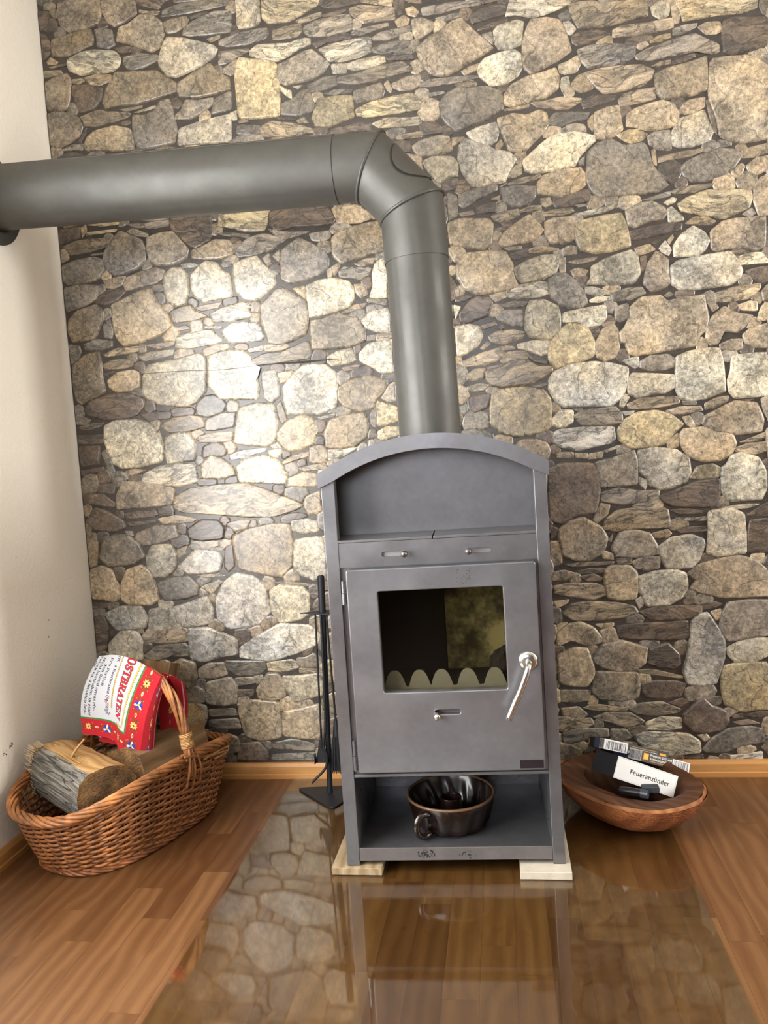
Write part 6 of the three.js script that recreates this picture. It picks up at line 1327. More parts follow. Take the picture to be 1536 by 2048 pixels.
const chrome = std(srgb(205, 205, 202), 0.24, 1), steelKnob = std(srgb(120, 116, 112), 0.3, 0.9), slotGrey = std(srgb(132, 130, 132), 0.5, 0.5);
const soot = (() => { const f = fbm(5, 5, 5, 711, 0.62), g = fbm(24, 24, 3, 713, 0.6); return dataTex(512, 512, (u, v) => { let k = clamp((f(u, v) - 0.42) * 2.4 + 0.42 + (g(u, v) - 0.5) * 0.8); return [0.26 + 0.50 * k, 0.25 + 0.48 * k, 0.20 + 0.41 * k]; }); })();
const blackSoot = std(srgb(22, 20, 20), 0.95), palePanel = std(srgb(214, 208, 182), 0.9, 0, { map: texRep(soot, 3) });
const stove = thing('wood_stove', 'grey steel wood stove with arched top, glazed door and open bottom shelf', 'stove', [0.0892, 0, 0.534], 0.0398);
{
  const HW = 0.243;
  const U = (g) => metreUV(g);
  part(stove, 'corner_post', U(rbox(-HW, -0.2140, 0.02, 0.893, -0.03, 0, 0.0012)), stoveGrey);
  part(stove, 'corner_post', U(rbox(0.2165, HW, 0.02, 0.893, -0.03, 0, 0.0012)), stoveGrey);
  for (const s of [-1, 1]) part(stove, 'corner_post', U(rbox(s > 0 ? 0.2165 : -HW, s > 0 ? HW : -0.2140, 0.02, 0.893, -0.37, -0.34, 0.0012)), stoveGrey);
  part(stove, 'side_panel', U(box(-0.2415, -0.2385, 0.03, 0.905, -0.34, -0.03)), stoveGrey);
  part(stove, 'side_panel', U(box(0.2385, 0.2415, 0.03, 0.905, -0.34, -0.03)), stoveGrey);
  part(stove, 'back_panel', U(box(-0.2140, 0.2165, 0.03, 0.905, -0.358, -0.354)), stoveGrey);
  // arched hood: sheet over the whole depth and the front band
  const arc = (R, cy, a, n, flipIt) => { const o = []; for (let i = 0; i <= n; i++) { const x = lerp(-a, a, i / n) * (flipIt ? -1 : 1); o.push(new THREE.Vector2(x, cy + Math.sqrt(R * R - x * x))); } return o; };
  const band = [...arc(0.4567, 0.5253, 0.2482, 36), new THREE.Vector2(0.2482, 0.8775), new THREE.Vector2(0.2166, 0.8915), ...arc(0.4244, 0.5253, 0.2140, 36, true), new THREE.Vector2(-0.2482, 0.8775)];
  part(stove, 'arch_band', U(toCreasedNormals(extr(new THREE.Shape(band), -0.022, 0.012), 0.2)), stoveGrey, 'arched front band over the niche');
  const sheet = [...arc(0.4555, 0.5253, 0.2470, 36), ...arc(0.4525, 0.5253, 0.2470, 36, true)];
  part(stove, 'arched_top', U(toCreasedNormals(extr(new THREE.Shape(sheet), -0.372, -0.021), 0.2)), stoveGrey);
  // niche
  part(stove, 'niche_back', U(toCreasedNormals(extr(new THREE.Shape([...arc(0.4515, 0.5253, 0.238, 36), new THREE.Vector2(0.238, 0.758), new THREE.Vector2(-0.238, 0.758)]), -0.128, -0.125), 0.2)), nicheGrey);
  part(stove, 'niche_lid', U(rbox(-0.2380, -0.0068, 0.7545, 0.7603, -0.124, -0.0005, 0.001)), nicheGrey);
  part(stove, 'niche_lid', U(rbox(-0.0042, 0.2380, 0.7545, 0.7606, -0.124, -0.0005, 0.001)), nicheGrey);
  // slider panel with two slots
  const sp = new THREE.Shape([[-0.2138, 0.700], [0.2163, 0.700], [0.2163, 0.7540], [-0.2138, 0.7540]].map((p) => new THREE.Vector2(...p)));
  for (const [a, b, y] of [[-0.1194, -0.0588, 0.7252], [0.0642, 0.1182, 0.7240]]) sp.holes.push(rrect(new THREE.Path(), a, b, y - 0.0056, y + 0.0056, 0.0054));
  const panel = part(stove, 'air_panel', U(extr(sp, -0.006, -0.002)), stoveGrey);
  part(panel, 'air_slide', U(box(-0.125, -0.052, 0.715, 0.735, -0.012, -0.0085)), slotGrey); part(panel, 'air_slide', U(box(0.058, 0.124, 0.714, 0.734, -0.012, -0.0085)), slotGrey);
  for (const [x, y] of [[-0.0688, 0.7258], [0.0690, 0.7244]]) { const k = new THREE.SphereGeometry(0.0074, 20, 14); k.translate(x, y, 0.015); part(stove, 'slider_knob', merge([k, cyl(0.003, 0.003, V(x, y, -0.01), V(x, y, 0.012), 12)]), steelKnob, 'dark steel ball knob on an air slider'); }
  // body front behind the door, with the firebox opening
  const bf = new THREE.Shape([[-0.2138, 0.2246], [0.2163, 0.2246], [0.2163, 0.6995], [-0.2138, 0.6995]].map((p) => new THREE.Vector2(...p))); bf.holes.push(rrect(new THREE.Path(), -0.16, 0.166, 0.395, 0.668, 0.004));
  part(stove, 'body_front', U(extr(bf, -0.016, -0.010)), stoveGrey);
  part(stove, 'door_sill', U(rbox(-0.2138, 0.2163, 0.2246, 0.2318, -0.010, -0.001, 0.001)), stoveGrey);
  // firebox lining
  part(stove, 'firebox_back', U(box(-0.175, 0.0002, 0.385, 0.68, -0.292, -0.27)), blackSoot, 'soot black lining plate');
  part(stove, 'firebox_back', U(box(0.0016, 0.18, 0.385, 0.68, -0.292, -0.27)), palePanel, 'pale lining plate with soot stains');
  part(stove, 'firebox_side', U(box(-0.185, -0.165, 0.385, 0.68, -0.27, -0.017)), blackSoot); part(stove, 'firebox_side', U(box(0.168, 0.188, 0.385, 0.68, -0.27, -0.017)), palePanel);
  part(stove, 'firebox_roof', box(-0.19, 0.19, 0.675, 0.69, -0.292, -0.017), blackSoot); part(stove, 'firebox_floor', box(-0.19, 0.19, 0.375, 0.392, -0.292, -0.017), blackSoot);
  // ember guard with five rounded tongues
  const eg = [new THREE.Vector2(-0.158, 0.394), new THREE.Vector2(0.163, 0.394)]; { const c = [0.1125, 0.0525, -0.0056, -0.0555, -0.1111]; for (let i = 0; i <= 160; i++) { const x = lerp(0.163, -0.158, i / 160); let y = 0.4205; for (const m of c) { const d = Math.abs(x - m) / 0.0245; if (d < 1) y = Math.max(y, 0.4205 + 0.037 * (1 - d ** 2.6)); } eg.push(new THREE.Vector2(x, y)); } }
  part(stove, 'ember_guard', U(extr(new THREE.Shape(eg), -0.034, -0.031)), std(srgb(122, 120, 112), 0.6, 0.2, { map: texRep(speck, 6) }), 'pale scalloped ember guard behind the glass');
  // door
  const ds = rrect(new THREE.Shape(), -0.1990, 0.2095, 0.2415, 0.6965, 0.007); ds.holes.push(rrect(new THREE.Path(), -0.1322, 0.1382, 0.4218, 0.6470, 0.006)); ds.holes.push(rrect(new THREE.Path(), -0.0225, 0.0330, 0.3705, 0.3803, 0.0046));
  const door = part(stove, 'door', U(extr(ds, -0.009, 0.018, 0.0022, 3)), doorGrey, 'grey door with a glass window');
  part(door, 'door_glass', (() => { const q = new THREE.PlaneGeometry(0.278, 0.233); q.translate(0.003, 0.5345, 0.006); return q; })(), new THREE.MeshPhysicalMaterial({ color: srgb(236, 232, 214), roughness: 0.05, transmission: 1, thickness: 0, ior: 1.25 }), 'smoky door glass');
  part(door, 'air_slide', U(box(-0.026, 0.037, 0.368, 0.383, 0.0015, 0.0055)), std(srgb(104, 90, 92), 0.6, 0.3));
  { const k = [cyl(0.0062, 0.0062, V(-0.0176, 0.3715, 0.004), V(-0.0176, 0.3705, 0.036), 18)]; const b = new THREE.SphereGeometry(0.0072, 18, 12); b.scale(1, 1, 0.6); b.translate(-0.0176, 0.3704, 0.037); k.push(b); part(door, 'slider_knob', merge(k), chrome, 'chrome slider knob'); }
  const ros = new THREE.LatheGeometry([[0, 0], [0.0205, 0], [0.0205, 0.003], [0.0185, 0.0065], [0.013, 0.0085], [0.0085, 0.0095], [0, 0.0098]].map((p) => new THREE.Vector2(...p)), 36); ros.rotateX(Math.PI / 2); ros.translate(0.1835, 0.4835, 0.018);
  const hd = part(door, 'door_handle', merge([ros, tube(smoothPts([[0.1835, 0.4830, 0.022], [0.1832, 0.4818, 0.040], [0.1812, 0.4770, 0.052], [0.1750, 0.4610, 0.0575], [0.1640, 0.4340, 0.058], [0.1480, 0.4000, 0.058], [0.1340, 0.3690, 0.058]], 36), 0.0066, 14)]), chrome, 'chrome lever handle');
  part(door, 'badge_plate', rbox(0.1550, 0.2052, 0.2465, 0.2650, 0.0182, 0.0198, 0.0006), std(srgb(36, 26, 32), 0.35, 0.3), 'small dark badge plate');
  // soot spots on the enamel around the glass
  { const r = rng(31), l = []; for (let i = 0; i < 30; i++) { const x = 0.058 + (r() - 0.5) * 0.034, y = 0.672 + (r() - 0.5) * 0.034, q = new THREE.CylinderGeometry(0.0009 + r() * 0.0008, 0.0012, 0.0004, 6); q.rotateX(Math.PI / 2); q.translate(x, y, 0.0182); l.push(q); } const m = part(door, 'soot_specks', merge(l), std(srgb(70, 66, 66), 0.8)); m.userData.kind = 'stuff'; }
  for (const [y0, y1] of [[0.6197, 0.6717], [0.2445, 0.3120]]) part(stove, 'hinge', merge([cyl(0.0052, 0.0052, V(-0.2075, y0, 0.006), V(-0.2075, (y0 + y1) / 2 - 0.0006, 0.006), 14), cyl(0.0044, 0.0044, V(-0.2075, (y0 + y1) / 2, 0.006), V(-0.2075, y1, 0.006), 14), box(-0.2085, -0.199, y0 + 0.004, y1 - 0.004, -0.008, 0.006)]), stoveGrey);
  // open shelf below
  part(stove, 'shelf', U(box(-0.2385, 0.2385, 0.050, 0.055, -0.354, -0.004)), stoveGrey, 'steel shelf floor'); part(stove, 'shelf_back', box(-0.2385, 0.2385, 0.055, 0.2246, -0.352, -0.346), stoveGrey);
  part(stove, 'shelf_side', box(-0.2380, -0.2145, 0.055, 0.2246, -0.346, -0.031), stoveGrey); part(stove, 'shelf_side', box(0.2170, 0.2380, 0.055, 0.2246, -0.346, -0.031), stoveGrey); part(stove, 'shelf_top', box(-0.2385, 0.2385, 0.2246, 0.2275, -0.346, -0.017), stoveGrey);
  part(stove, 'bottom_rail', U(rbox(-0.2138, 0.2163, 0.0308, 0.0607, -0.0045, -0.001, 0.001)), std(srgb(118, 112, 112), 0.55, 0.45, { map: texRep(speck, 3) }), 'front rail with scorch marks');
  { const r = rng(91), l = []; for (const [cx, n] of [[-0.062, 46], [0.03, 16]]) for (let i = 0; i < n; i++) { const a = r() * 6.28, d = Math.sqrt(r()) * 0.02, q = new THREE.CylinderGeometry(0.0006 + r() * 0.0018, 0.001, 0.0003, 6); q.rotateX(Math.PI / 2); q.translate(cx + Math.cos(a) * d, 0.0465 + Math.sin(a) * d * 0.55, -0.0008); l.push(q); } part(stove, 'soot_specks', merge(l), std(srgb(40, 36, 36), 0.9)).userData.kind = 'stuff'; }
}
// charred piece of wood lying in the firebox
{
  const g = new THREE.IcosahedronGeometry(0.03, 3), p = g.attributes.position, n = fbm(6, 6, 3, 813); for (let i = 0; i < p.count; i++) { const x = p.getX(i), y = p.getY(i), z = p.getZ(i), k = 0.75 + 0.7 * n(0.5 + x * 12 + z * 5, 0.5 + y * 12); p.setXYZ(i, x * k * 0.9, y * k * 1.0 + Math.max(0, y) * 0.5 * (x > 0 ? 1 : 0.2), z * k); } g.computeVertexNormals();
  g.translate(0.216, 0.424, 0.355); solo('charred_log', g, std(srgb(30, 27, 26), 0.95), 'small black charred piece of wood inside the stove firebox', 'charred log');
}
// pads under the stove feet
const padStone = std(srgb(206, 196, 178), 0.5, 0, { map: texRep(speck, 6) }), padWood = std(srgb(172, 158, 134), 0.7, 0, { map: texRep(woodTex(451, [250, 246, 238], [170, 150, 122], 14, 60), 5) });
solo('stone_pad', metreUV(rbox(0.2320, 0.3430, 0.0030, 0.0200, 0.18, 0.5600, 0.0015)), padStone, 'pale marble strip under the stove feet beside the wooden bowl', 'pad');
solo('wooden_pad', metreUV(rbox(-0.1890, -0.0740, 0.0030, 0.0200, 0.18, 0.5520, 0.0012), 'z'), padWood, 'weathered pale board under the stove feet beside the fire tools', 'pad');
// brown glazed ring-cake mould on the open shelf
{
  const t = thing('cake_mould', 'brown glazed ceramic ring cake mould with a loop handle', 'cake mould', [0.078, 0.0552, 0.403]);
  const glaze = new THREE.MeshPhysicalMaterial({ color: srgb(24, 11, 6), roughness: 0.28, clearcoat: 0.3, clearcoatRoughness: 0.08 }), rimClay = new THREE.MeshPhysicalMaterial({ color: srgb(100, 74, 52), roughness: 0.35 });
  const flute = (prof, depth) => { const g = new THREE.LatheGeometry(prof.map((p) => new THREE.Vector2(...p)), 96), p = g.attributes.position; for (let i = 0; i < p.count; i++) { const x = p.getX(i), y = p.getY(i), z = p.getZ(i), r = Math.hypot(x, z), a = Math.atan2(z, x); if (r < 0.05 || y > 0.066) continue; const w = sstep(0.066, 0.05, y), k = 1 - depth * w * Math.pow(0.5 + 0.5 * Math.cos(a * 12 + y * 38), 3); p.setX(i, x * k); p.setZ(i, z * k); } g.computeVertexNormals(); return g; };
  part(t, 'bowl', flute([[0, 0], [0.070, 0], [0.084, 0.006], [0.092, 0.022], [0.098, 0.045], [0.102, 0.062], [0.1045, 0.0745], [0.1005, 0.0760], [0.0985, 0.0745], [0.096, 0.062], [0.091, 0.042], [0.084, 0.020], [0.072, 0.009], [0.040, 0.009], [0.029, 0.022], [0.0255, 0.050], [0.0255, 0.064], [0.0225, 0.0655], [0.0195, 0.063], [0.0195, 0.03], [0.012, 0.012], [0, 0.012]], 0.07), glaze, 'fluted brown glazed bowl');
  const rim = new THREE.TorusGeometry(0.1022, 0.0034, 10, 72); rim.rotateX(Math.PI / 2); rim.translate(0, 0.0752, 0); part(t, 'rim', rim, rimClay, 'worn tan rim');
  part(t, 'handle', tube(smoothPts([[-0.045, 0.062, 0.088], [-0.060, 0.066, 0.103], [-0.072, 0.050, 0.113], [-0.070, 0.026, 0.110], [-0.058, 0.010, 0.092], [-0.046, 0.012, 0.076]], 30), (q) => 0.0085 - 0.0015 * Math.sin(q * Math.PI), 12), glaze, 'loop handle');
}

// ---------------------------------------------------------------- flue pipe
const fluePaint = std(srgb(86, 85, 80), 0.6, 0.3, { map: texRep(speck, 2), roughnessMap: texRep(roughVar, 2) });
{
  const t = thing('stove_pipe', 'dark grey flue pipe rising from the stove and bending into the white wall', 'stove pipe', [0.07, 0.975, 0.3]);
  const o = V(0.07, 0.975, 0.3), P = [V(0.0725, 0.968, 0.3), V(0.0655, 1.400, 0.3), V(0.0610, 1.524, 0.3), V(-0.0320, 1.632, 0.3), V(-0.1140, 1.6345, 0.301), V(-1.06, 1.6650, 0.308)].map((p) => p.sub(o));
  const dirs = []; for (let i = 0; i < 5; i++) dirs.push(P[i + 1].clone().sub(P[i]).normalize());
  // straight length between two cutting planes
  function length(a, b, d, na, nb, r, seg = 48, thick = 0.0015) {
    const e1 = V(0, 0, 1), e2 = d.clone().cross(e1).normalize(), e1b = e2.clone().cross(d).normalize(), pos = [], uv = [], idx = [];
    const ring = (c, n, rr) => { for (let k = 0; k <= seg; k++) { const an = k / seg * Math.PI * 2, q = e1b.clone().multiplyScalar(Math.cos(an) * rr).addScaledVector(e2, Math.sin(an) * rr), s = -q.dot(n) / d.dot(n); q.addScaledVector(d, s).add(c); pos.push(q.x, q.y, q.z); uv.push(an * rr, q.dot(d)); } };
    ring(a, na, r - thick); ring(a, na, r); ring(b, nb, r); ring(b, nb, r - thick); const w = seg + 1;
    for (let j = 0; j < 3; j++) for (let k = 0; k < seg; k++) { const i = j * w + k; idx.push(i, i + w, i + 1, i + 1, i + w, i + w + 1); }
    const g = new THREE.BufferGeometry(); g.setAttribute('position', new THREE.Float32BufferAttribute(pos, 3)); g.setAttribute('uv', new THREE.Float32BufferAttribute(uv, 2)); g.setIndex(idx); return toCreasedNormals(g.toNonIndexed(), 0.6);
  }
  const mit = (i) => dirs[i - 1].clone().add(dirs[i]).normalize();
  part(t, 'vertical_length', length(P[0], P[1].clone().addScaledVector(dirs[0], 0.02), dirs[0], dirs[0], dirs[0], 0.0752), fluePaint);
  const m2 = mit(2), m3 = mit(3);
  part(t, 'elbow_lower', length(P[1], P[2], dirs[1], dirs[1], m2, 0.0772), fluePaint);
  const mid = part(t, 'elbow_middle', length(P[2], P[3], dirs[2], m2, m3, 0.0772), fluePaint);
  part(t, 'elbow_upper', length(P[3], P[4], dirs[3], m3, dirs[3], 0.0772), fluePaint);
  part(t, 'horizontal_length', length(P[4], P[5], dirs[4], dirs[4], dirs[4], 0.0790), fluePaint);
  for (const [i, m] of [[2, m2], [3, m3]]) { const d = dirs[i], e2 = d.clone().cross(V(0, 0, 1)).normalize(), pts = []; for (let k = 0; k < 64; k++) { const a = k / 64 * Math.PI * 2, q = V(0, 0, 1).multiplyScalar(Math.cos(a) * 0.0785).addScaledVector(e2, Math.sin(a) * 0.0785), s = -q.dot(m) / d.dot(m); pts.push(q.addScaledVector(d, s).add(P[i])); } part(t, 'seam_bead', tube(pts, 0.0042, 8, true), fluePaint); }
  // cleaning cap on the outer side of the bend
  { const d = dirs[2], c = P[2].clone().add(P[3]).multiplyScalar(0.5), out = V(-d.y, d.x, 0).negate(); if (out.x < 0) out.negate(); const N = 28, M = 8; for (const [r, name, mat, sc] of [[0.0786, 'cap_rim', std(srgb(40, 39, 37), 0.6, 0.3), 1], [0.0796, 'cleaning_cap', fluePaint, 0.955]]) { const pos = [], uv = [], idx = []; for (let j = 0; j <= M; j++) for (let k = 0; k <= N; k++) { const q = j / M * sc, a = k / N * Math.PI * 2, ax = Math.sin(a) * q * 0.062, an = Math.cos(a) * q * 1.22; const p = c.clone().addScaledVector(d, ax).addScaledVector(out, Math.cos(an) * r).addScaledVector(V(0, 0, 1), Math.sin(an) * r); pos.push(p.x, p.y, p.z); uv.push(ax, an * r); } for (let j = 0; j < M; j++) for (let k = 0; k < N; k++) { const i = j * (N + 1) + k; idx.push(i, i + N + 1, i + 1, i + 1, i + N + 1, i + N + 2); } const g = new THREE.BufferGeometry(); g.setAttribute('position', new THREE.Float32BufferAttribute(pos, 3)); g.setAttribute('uv', new THREE.Float32BufferAttribute(uv, 2)); g.setIndex(idx); g.computeVertexNormals(); part(t, name, g, mat, name === 'cleaning_cap' ? 'oval cleaning cap' : undefined); } }
  { const d = dirs[4], a = 0.62, r = 0.0789, off = V(0, Math.cos(a) * r, Math.sin(a) * r); part(t, 'weld_seam', tube([P[4].clone().add(off).addScaledVector(d, 0.002), P[5].clone().add(off)], 0.0009, 5), fluePaint); }
  const col = new THREE.LatheGeometry([[0.0795, 0.004], [0.084, 0.011], [0.090, 0.012], [0.112, 0.007], [0.116, 0.003], [0.116, 0], [0.0795, 0]].map((p) => new THREE.Vector2(...p)), 48); col.rotateZ(-Math.PI / 2); col.translate(LX + 0.0005 - 0.07, 1.6640 - 0.975, 0.3075 - 0.3); part(t, 'wall_collar', col, std(srgb(70, 69, 66), 0.5, 0.4), 'dark round collar on the wall');
}

// ---------------------------------------------------------------- fire tools
const ironBlack = std(srgb(34, 36, 40), 0.5, 0.4);
{
  const Y = 0.003, px = -0.2855, pz = 0.122;
  const st = thing('fire_tool_stand', 'black metal fire tool stand with triangular base beside the stove', 'tool stand', [px, Y, pz]);
  const tri = new THREE.Shape(); { const c = [[-0.1075, 0.03], [0.0285, -0.105], [0.098, 0.05]], r = 0.14; for (let i = 0; i < 3; i++) { const a = c[i], p = c[(i + 2) % 3], n = c[(i + 1) % 3], A = [lerp(a[0], p[0], r), lerp(a[1], p[1], r)], B = [lerp(a[0], n[0], r), lerp(a[1], n[1], r)]; i ? tri.lineTo(...A) : tri.moveTo(...A); tri.quadraticCurveTo(a[0], a[1], B[0], B[1]); } tri.closePath(); }
  const bg = extr(tri, 0, 0.004, 0.0006); bg.rotateX(-Math.PI / 2); part(st, 'base_plate', bg, ironBlack, 'flat triangular base plate');
  part(st, 'pole', cyl(0.0078, 0.0078, V(0, 0.004, 0), V(0.0145, 0.520, -0.006), 18), ironBlack);
  part(st, 'grip', merge([cyl(0.0098, 0.0098, V(0.0130, 0.517, -0.006), V(0.0155, 0.6170, -0.007), 20), cyl(0.0075, 0.006, V(0.0155, 0.617, -0.007), V(0.0155, 0.6195, -0.007), 20)]), ironBlack, 'thick black top grip');
  const hp = new THREE.Shape([[-0.064, 0.0], [0.062, -0.045], [0.075, 0.052]].map((p) => new THREE.Vector2(...p))); const hg = extr(hp, 0, 0.003); hg.rotateX(-Math.PI / 2); hg.translate(0.012, 0.5135, -0.006); part(st, 'hanger_plate', hg, ironBlack, 'pointed triangular hanger plate');
  const W = (x, y, z) => [x + px, y + Y, z + pz];
  { const t = thing('ash_shovel', 'slim black ash shovel hanging from the tool stand', 'shovel', W(-0.012, 0.06, 0.012)); part(t, 'rod', cyl(0.0028, 0.0028, V(0, 0.075, 0), V(0.006, 0.452, -0.012), 10), ironBlack); const s = new THREE.Shape([[-0.006, 0.10], [0.006, 0.10], [0.010, 0.07], [0.019, 0.034], [-0.022, 0.034], [-0.011, 0.07]].map((p) => new THREE.Vector2(...p))); part(t, 'blade', merge([extr(s, -0.002, 0.001, 0.0004), box(-0.021, -0.018, 0.034, 0.062, 0, 0.012), box(0.0155, 0.0185, 0.034, 0.062, 0, 0.012)]), ironBlack, 'flared shovel blade'); }
  { const t = thing('fire_poker', 'thin black poker with a curved hook hanging from the tool stand', 'poker', W(-0.002, 0.03, 0.020)); part(t, 'rod', tube(smoothPts([[0.012, 0.482, -0.018], [0.010, 0.3, -0.008], [0.006, 0.16, 0], [-0.002, 0.115, 0.002], [0.006, 0.085, 0.004], [0.002, 0.058, 0.006], [-0.014, 0.038, 0.008], [-0.030, 0.024, 0.010], [-0.040, 0.012, 0.011]], 50), (q) => q > 0.9 ? lerp(0.004, 0.0015, (q - 0.9) * 10) : 0.0036, 9), ironBlack); }
  { const t = thing('hearth_brush', 'black bristle hearth brush hanging from the tool stand', 'brush', W(0.030, 0.045, -0.004)); part(t, 'rod', cyl(0.003, 0.003, V(0, 0.155, 0), V(-0.006, 0.468, 0), 10), ironBlack); part(t, 'ferrule', cyl(0.012, 0.006, V(0, 0.12, 0), V(0, 0.165, 0), 14), ironBlack); const r = rng(55), l = []; for (let i = 0; i < 260; i++) { const a = r() * 6.283, q = Math.sqrt(r()), len = 0.006 + r() * 0.02; l.push(tube([V(Math.cos(a) * q * 0.010, 0.13, Math.sin(a) * q * 0.010), V(Math.cos(a) * q * 0.021, 0.075, Math.sin(a) * q * 0.018), V(Math.cos(a) * q * 0.029, 0.020 - len * 0.6 + 0.012, Math.sin(a) * q * 0.024)], 0.0009, 3)); } part(t, 'bristles', merge(l), std(srgb(20, 20, 22), 0.9)).userData.kind = 'stuff'; }
}
// ---------------------------------------------------------------- wicker basket
const wickerTex = (() => { const f = fbm(4, 30, 3, 1201), g = fbm(8, 3, 3, 1207); return dataTex(64, 512, (u, v) => { const k = 0.8 + (f(u, v) - 0.5) * 0.5 + (g(u, v) - 0.5) * 0.25; return [k * 1.02, k * 0.98, k * 0.94]; }); })();
const wicker = std(srgb(184, 124, 72), 0.42, 0, { map: texRep(wickerTex, 3) }), wickerDark = std(srgb(156, 98, 56), 0.42, 0, { map: texRep(wickerTex, 4) }), wickerPale = std(srgb(226, 176, 112), 0.5, 0, { map: texRep(wickerTex, 2) });
{
  const t = thing('wicker_basket', 'oblong brown wicker firewood basket with a tall twisted handle', 'basket', [-0.772, 0, 0.328], -0.33);
  const N = 240, EX = 2.7, base = []; { const raw = []; for (let i = 0; i < 4000; i++) { const a = i / 4000 * Math.PI * 2, c = Math.cos(a), s = Math.sin(a); raw.push([Math.sign(c) * Math.abs(c) ** (2 / EX), Math.sign(s) * Math.abs(s) ** (2 / EX), a]); } let L = [0]; for (let i = 1; i <= 4000; i++) { const p = raw[i % 4000], q = raw[i - 1]; L.push(L[i - 1] + Math.hypot((p[0] - q[0]) * 0.18, (p[1] - q[1]) * 0.27)); } let j = 0; for (let i = 0; i < N; i++) { const d = L[4000] * i / N; while (L[j + 1] < d) j++; base.push(raw[j]); } }
  const rimY = (a) => 0.152 + 0.05 * Math.abs(Math.cos(a)) ** 2.2 + (Math.sin(a) < 0 ? -0.008 : 0) * Math.abs(Math.sin(a));
  const at = (i, q, out = 0) => { const b = base[((i % N) + N) % N], k = q ** 0.8, X = lerp(0.142, 0.180, k) + out, Z = lerp(0.240, 0.298, k) + out; return V(b[0] * X, lerp(0.012, rimY(b[2]), q), b[1] * Z); };
  const rows = 21, mk = (R, amp, stakes, r, ph) => { const p = []; for (let i = 0; i < N; i++) p.push(at(i, R, amp * Math.cos(i / N * Math.PI * stakes + ph))); return tube(p, r, 5, true); };
  const a = [], b = []; for (let k = 0; k < rows; k++) (k % 5 === 3 ? b : a).push(mk((k + 0.6) / (rows + 0.8), 0.0048, 44, 0.0036, k % 2 ? Math.PI : 0));
  part(t, 'weave', merge(a), wicker, 'rows of woven willow rods').userData.kind = 'stuff'; part(t, 'dark_weave', merge(b), wickerDark, 'darker woven rods').userData.kind = 'stuff';
  for (let k = 0; k < 44; k++) part(t, 'stake', tube([0, 0.25, 0.5, 0.75, 1].map((q) => at(Math.round(k * N / 44), q)), 0.0027, 5), wickerDark);
  for (let k = 0; k < 3; k++) { const p = []; for (let i = 0; i < 60; i++) { const s = i / 59, j = Math.round(150 + s * 70 + k * 4); p.push(at(j % N + 0, 0.86 + 0.05 * Math.sin(s * 5 + k * 2), 0.0075)); } part(t, 'loose_strand', tube(p.map((q, i) => q), 0.0028, 5), wickerPale, 'pale willow strand'); }
  const braid = (Rv, out, rad, n, tw, r, mat, name, y) => { for (let k = 0; k < n; k++) { const p = []; for (let i = 0; i < N * 2; i++) { const ii = Math.floor(i / 2), f = (i % 2) / 2, A = at(ii, Rv, out), B = at(ii + 1, Rv, out), c = A.lerp(B, f), an = i / (N * 2) * Math.PI * 2 * tw + k / n * Math.PI * 2, o = V(base[ii][0], 0, base[ii][1]).normalize(); c.addScaledVector(o, Math.cos(an) * rad); c.y += Math.sin(an) * rad * 0.85 + y; p.push(c); } part(t, name, tube(p, r, 6, true), mat); } };
  braid(1, 0.002, 0.0098, 6, 9, 0.0048, wicker, 'rim_strand', 0.004); braid(0, 0.004, 0.0055, 4, 11, 0.004, wickerDark, 'foot_strand', -0.0035);
  const bs = new THREE.Shape(base.map((q) => new THREE.Vector2(q[0] * 0.141, -q[1] * 0.239))), bg = extr(bs, 0.010, 0.015); bg.rotateX(-Math.PI / 2); part(t, 'basket_floor', bg, wickerDark);
  // handle over the middle
  const hp = (s) => { const an = Math.PI * s; return V(0.180 * Math.sign(Math.cos(an)) * Math.abs(Math.cos(an)) ** 0.72, 0.155 + 0.268 * Math.sin(an) ** 0.9, -0.035); };
  const h = part(t, 'handle', (() => { const l = []; for (let k = 0; k < 8; k++) { const p = []; for (let i = 0; i <= 120; i++) { const s = 0.0 + i / 120, c = hp(s), q = hp(Math.min(1, s + 0.004)), d = q.sub(hp(Math.max(0, s - 0.004))).normalize(), e = V(-d.y, d.x, 0), an = s * 15 + k / 8 * 6.283, rr = k === 7 ? 0 : 0.0092; p.push(c.addScaledVector(e, Math.cos(an) * rr).addScaledVector(V(0, 0, 1), Math.sin(an) * rr)); } l.push(tube(p, 0.0046, 6)); } return merge(l); })(), wicker, 'twisted willow handle');
  for (const sd of [0, 1]) { const p = []; for (let i = 0; i <= 200; i++) { const q = i / 200, s0 = 0.075 + q * 0.045, s = sd ? 1 - s0 : s0, c = hp(s), d = hp(s + 0.002).sub(hp(s - 0.002)).normalize(), e = V(-d.y, d.x, 0), an = q * Math.PI * 2 * 10; p.push(c.addScaledVector(e, Math.cos(an) * 0.0155).addScaledVector(V(0, 0, 1), Math.sin(an) * 0.0155)); } part(h, 'binding', tube(p, 0.0019, 5), wickerPale, 'willow binding around the handle');
    const l = []; for (let k = -1; k <= 1; k++) l.push(tube(smoothPts([[(sd ? -1 : 1) * 0.184, 0.235, -0.035 + k * 0.006], [(sd ? -1 : 1) * 0.192, 0.205, -0.035 + k * 0.014], [(sd ? -1 : 1) * 0.194, 0.17, -0.035 + k * 0.022], [(sd ? -1 : 1) * 0.184, 0.13, -0.035 + k * 0.026]], 16), 0.0036, 6)); part(h, 'handle_foot', merge(l), wicker); }
}

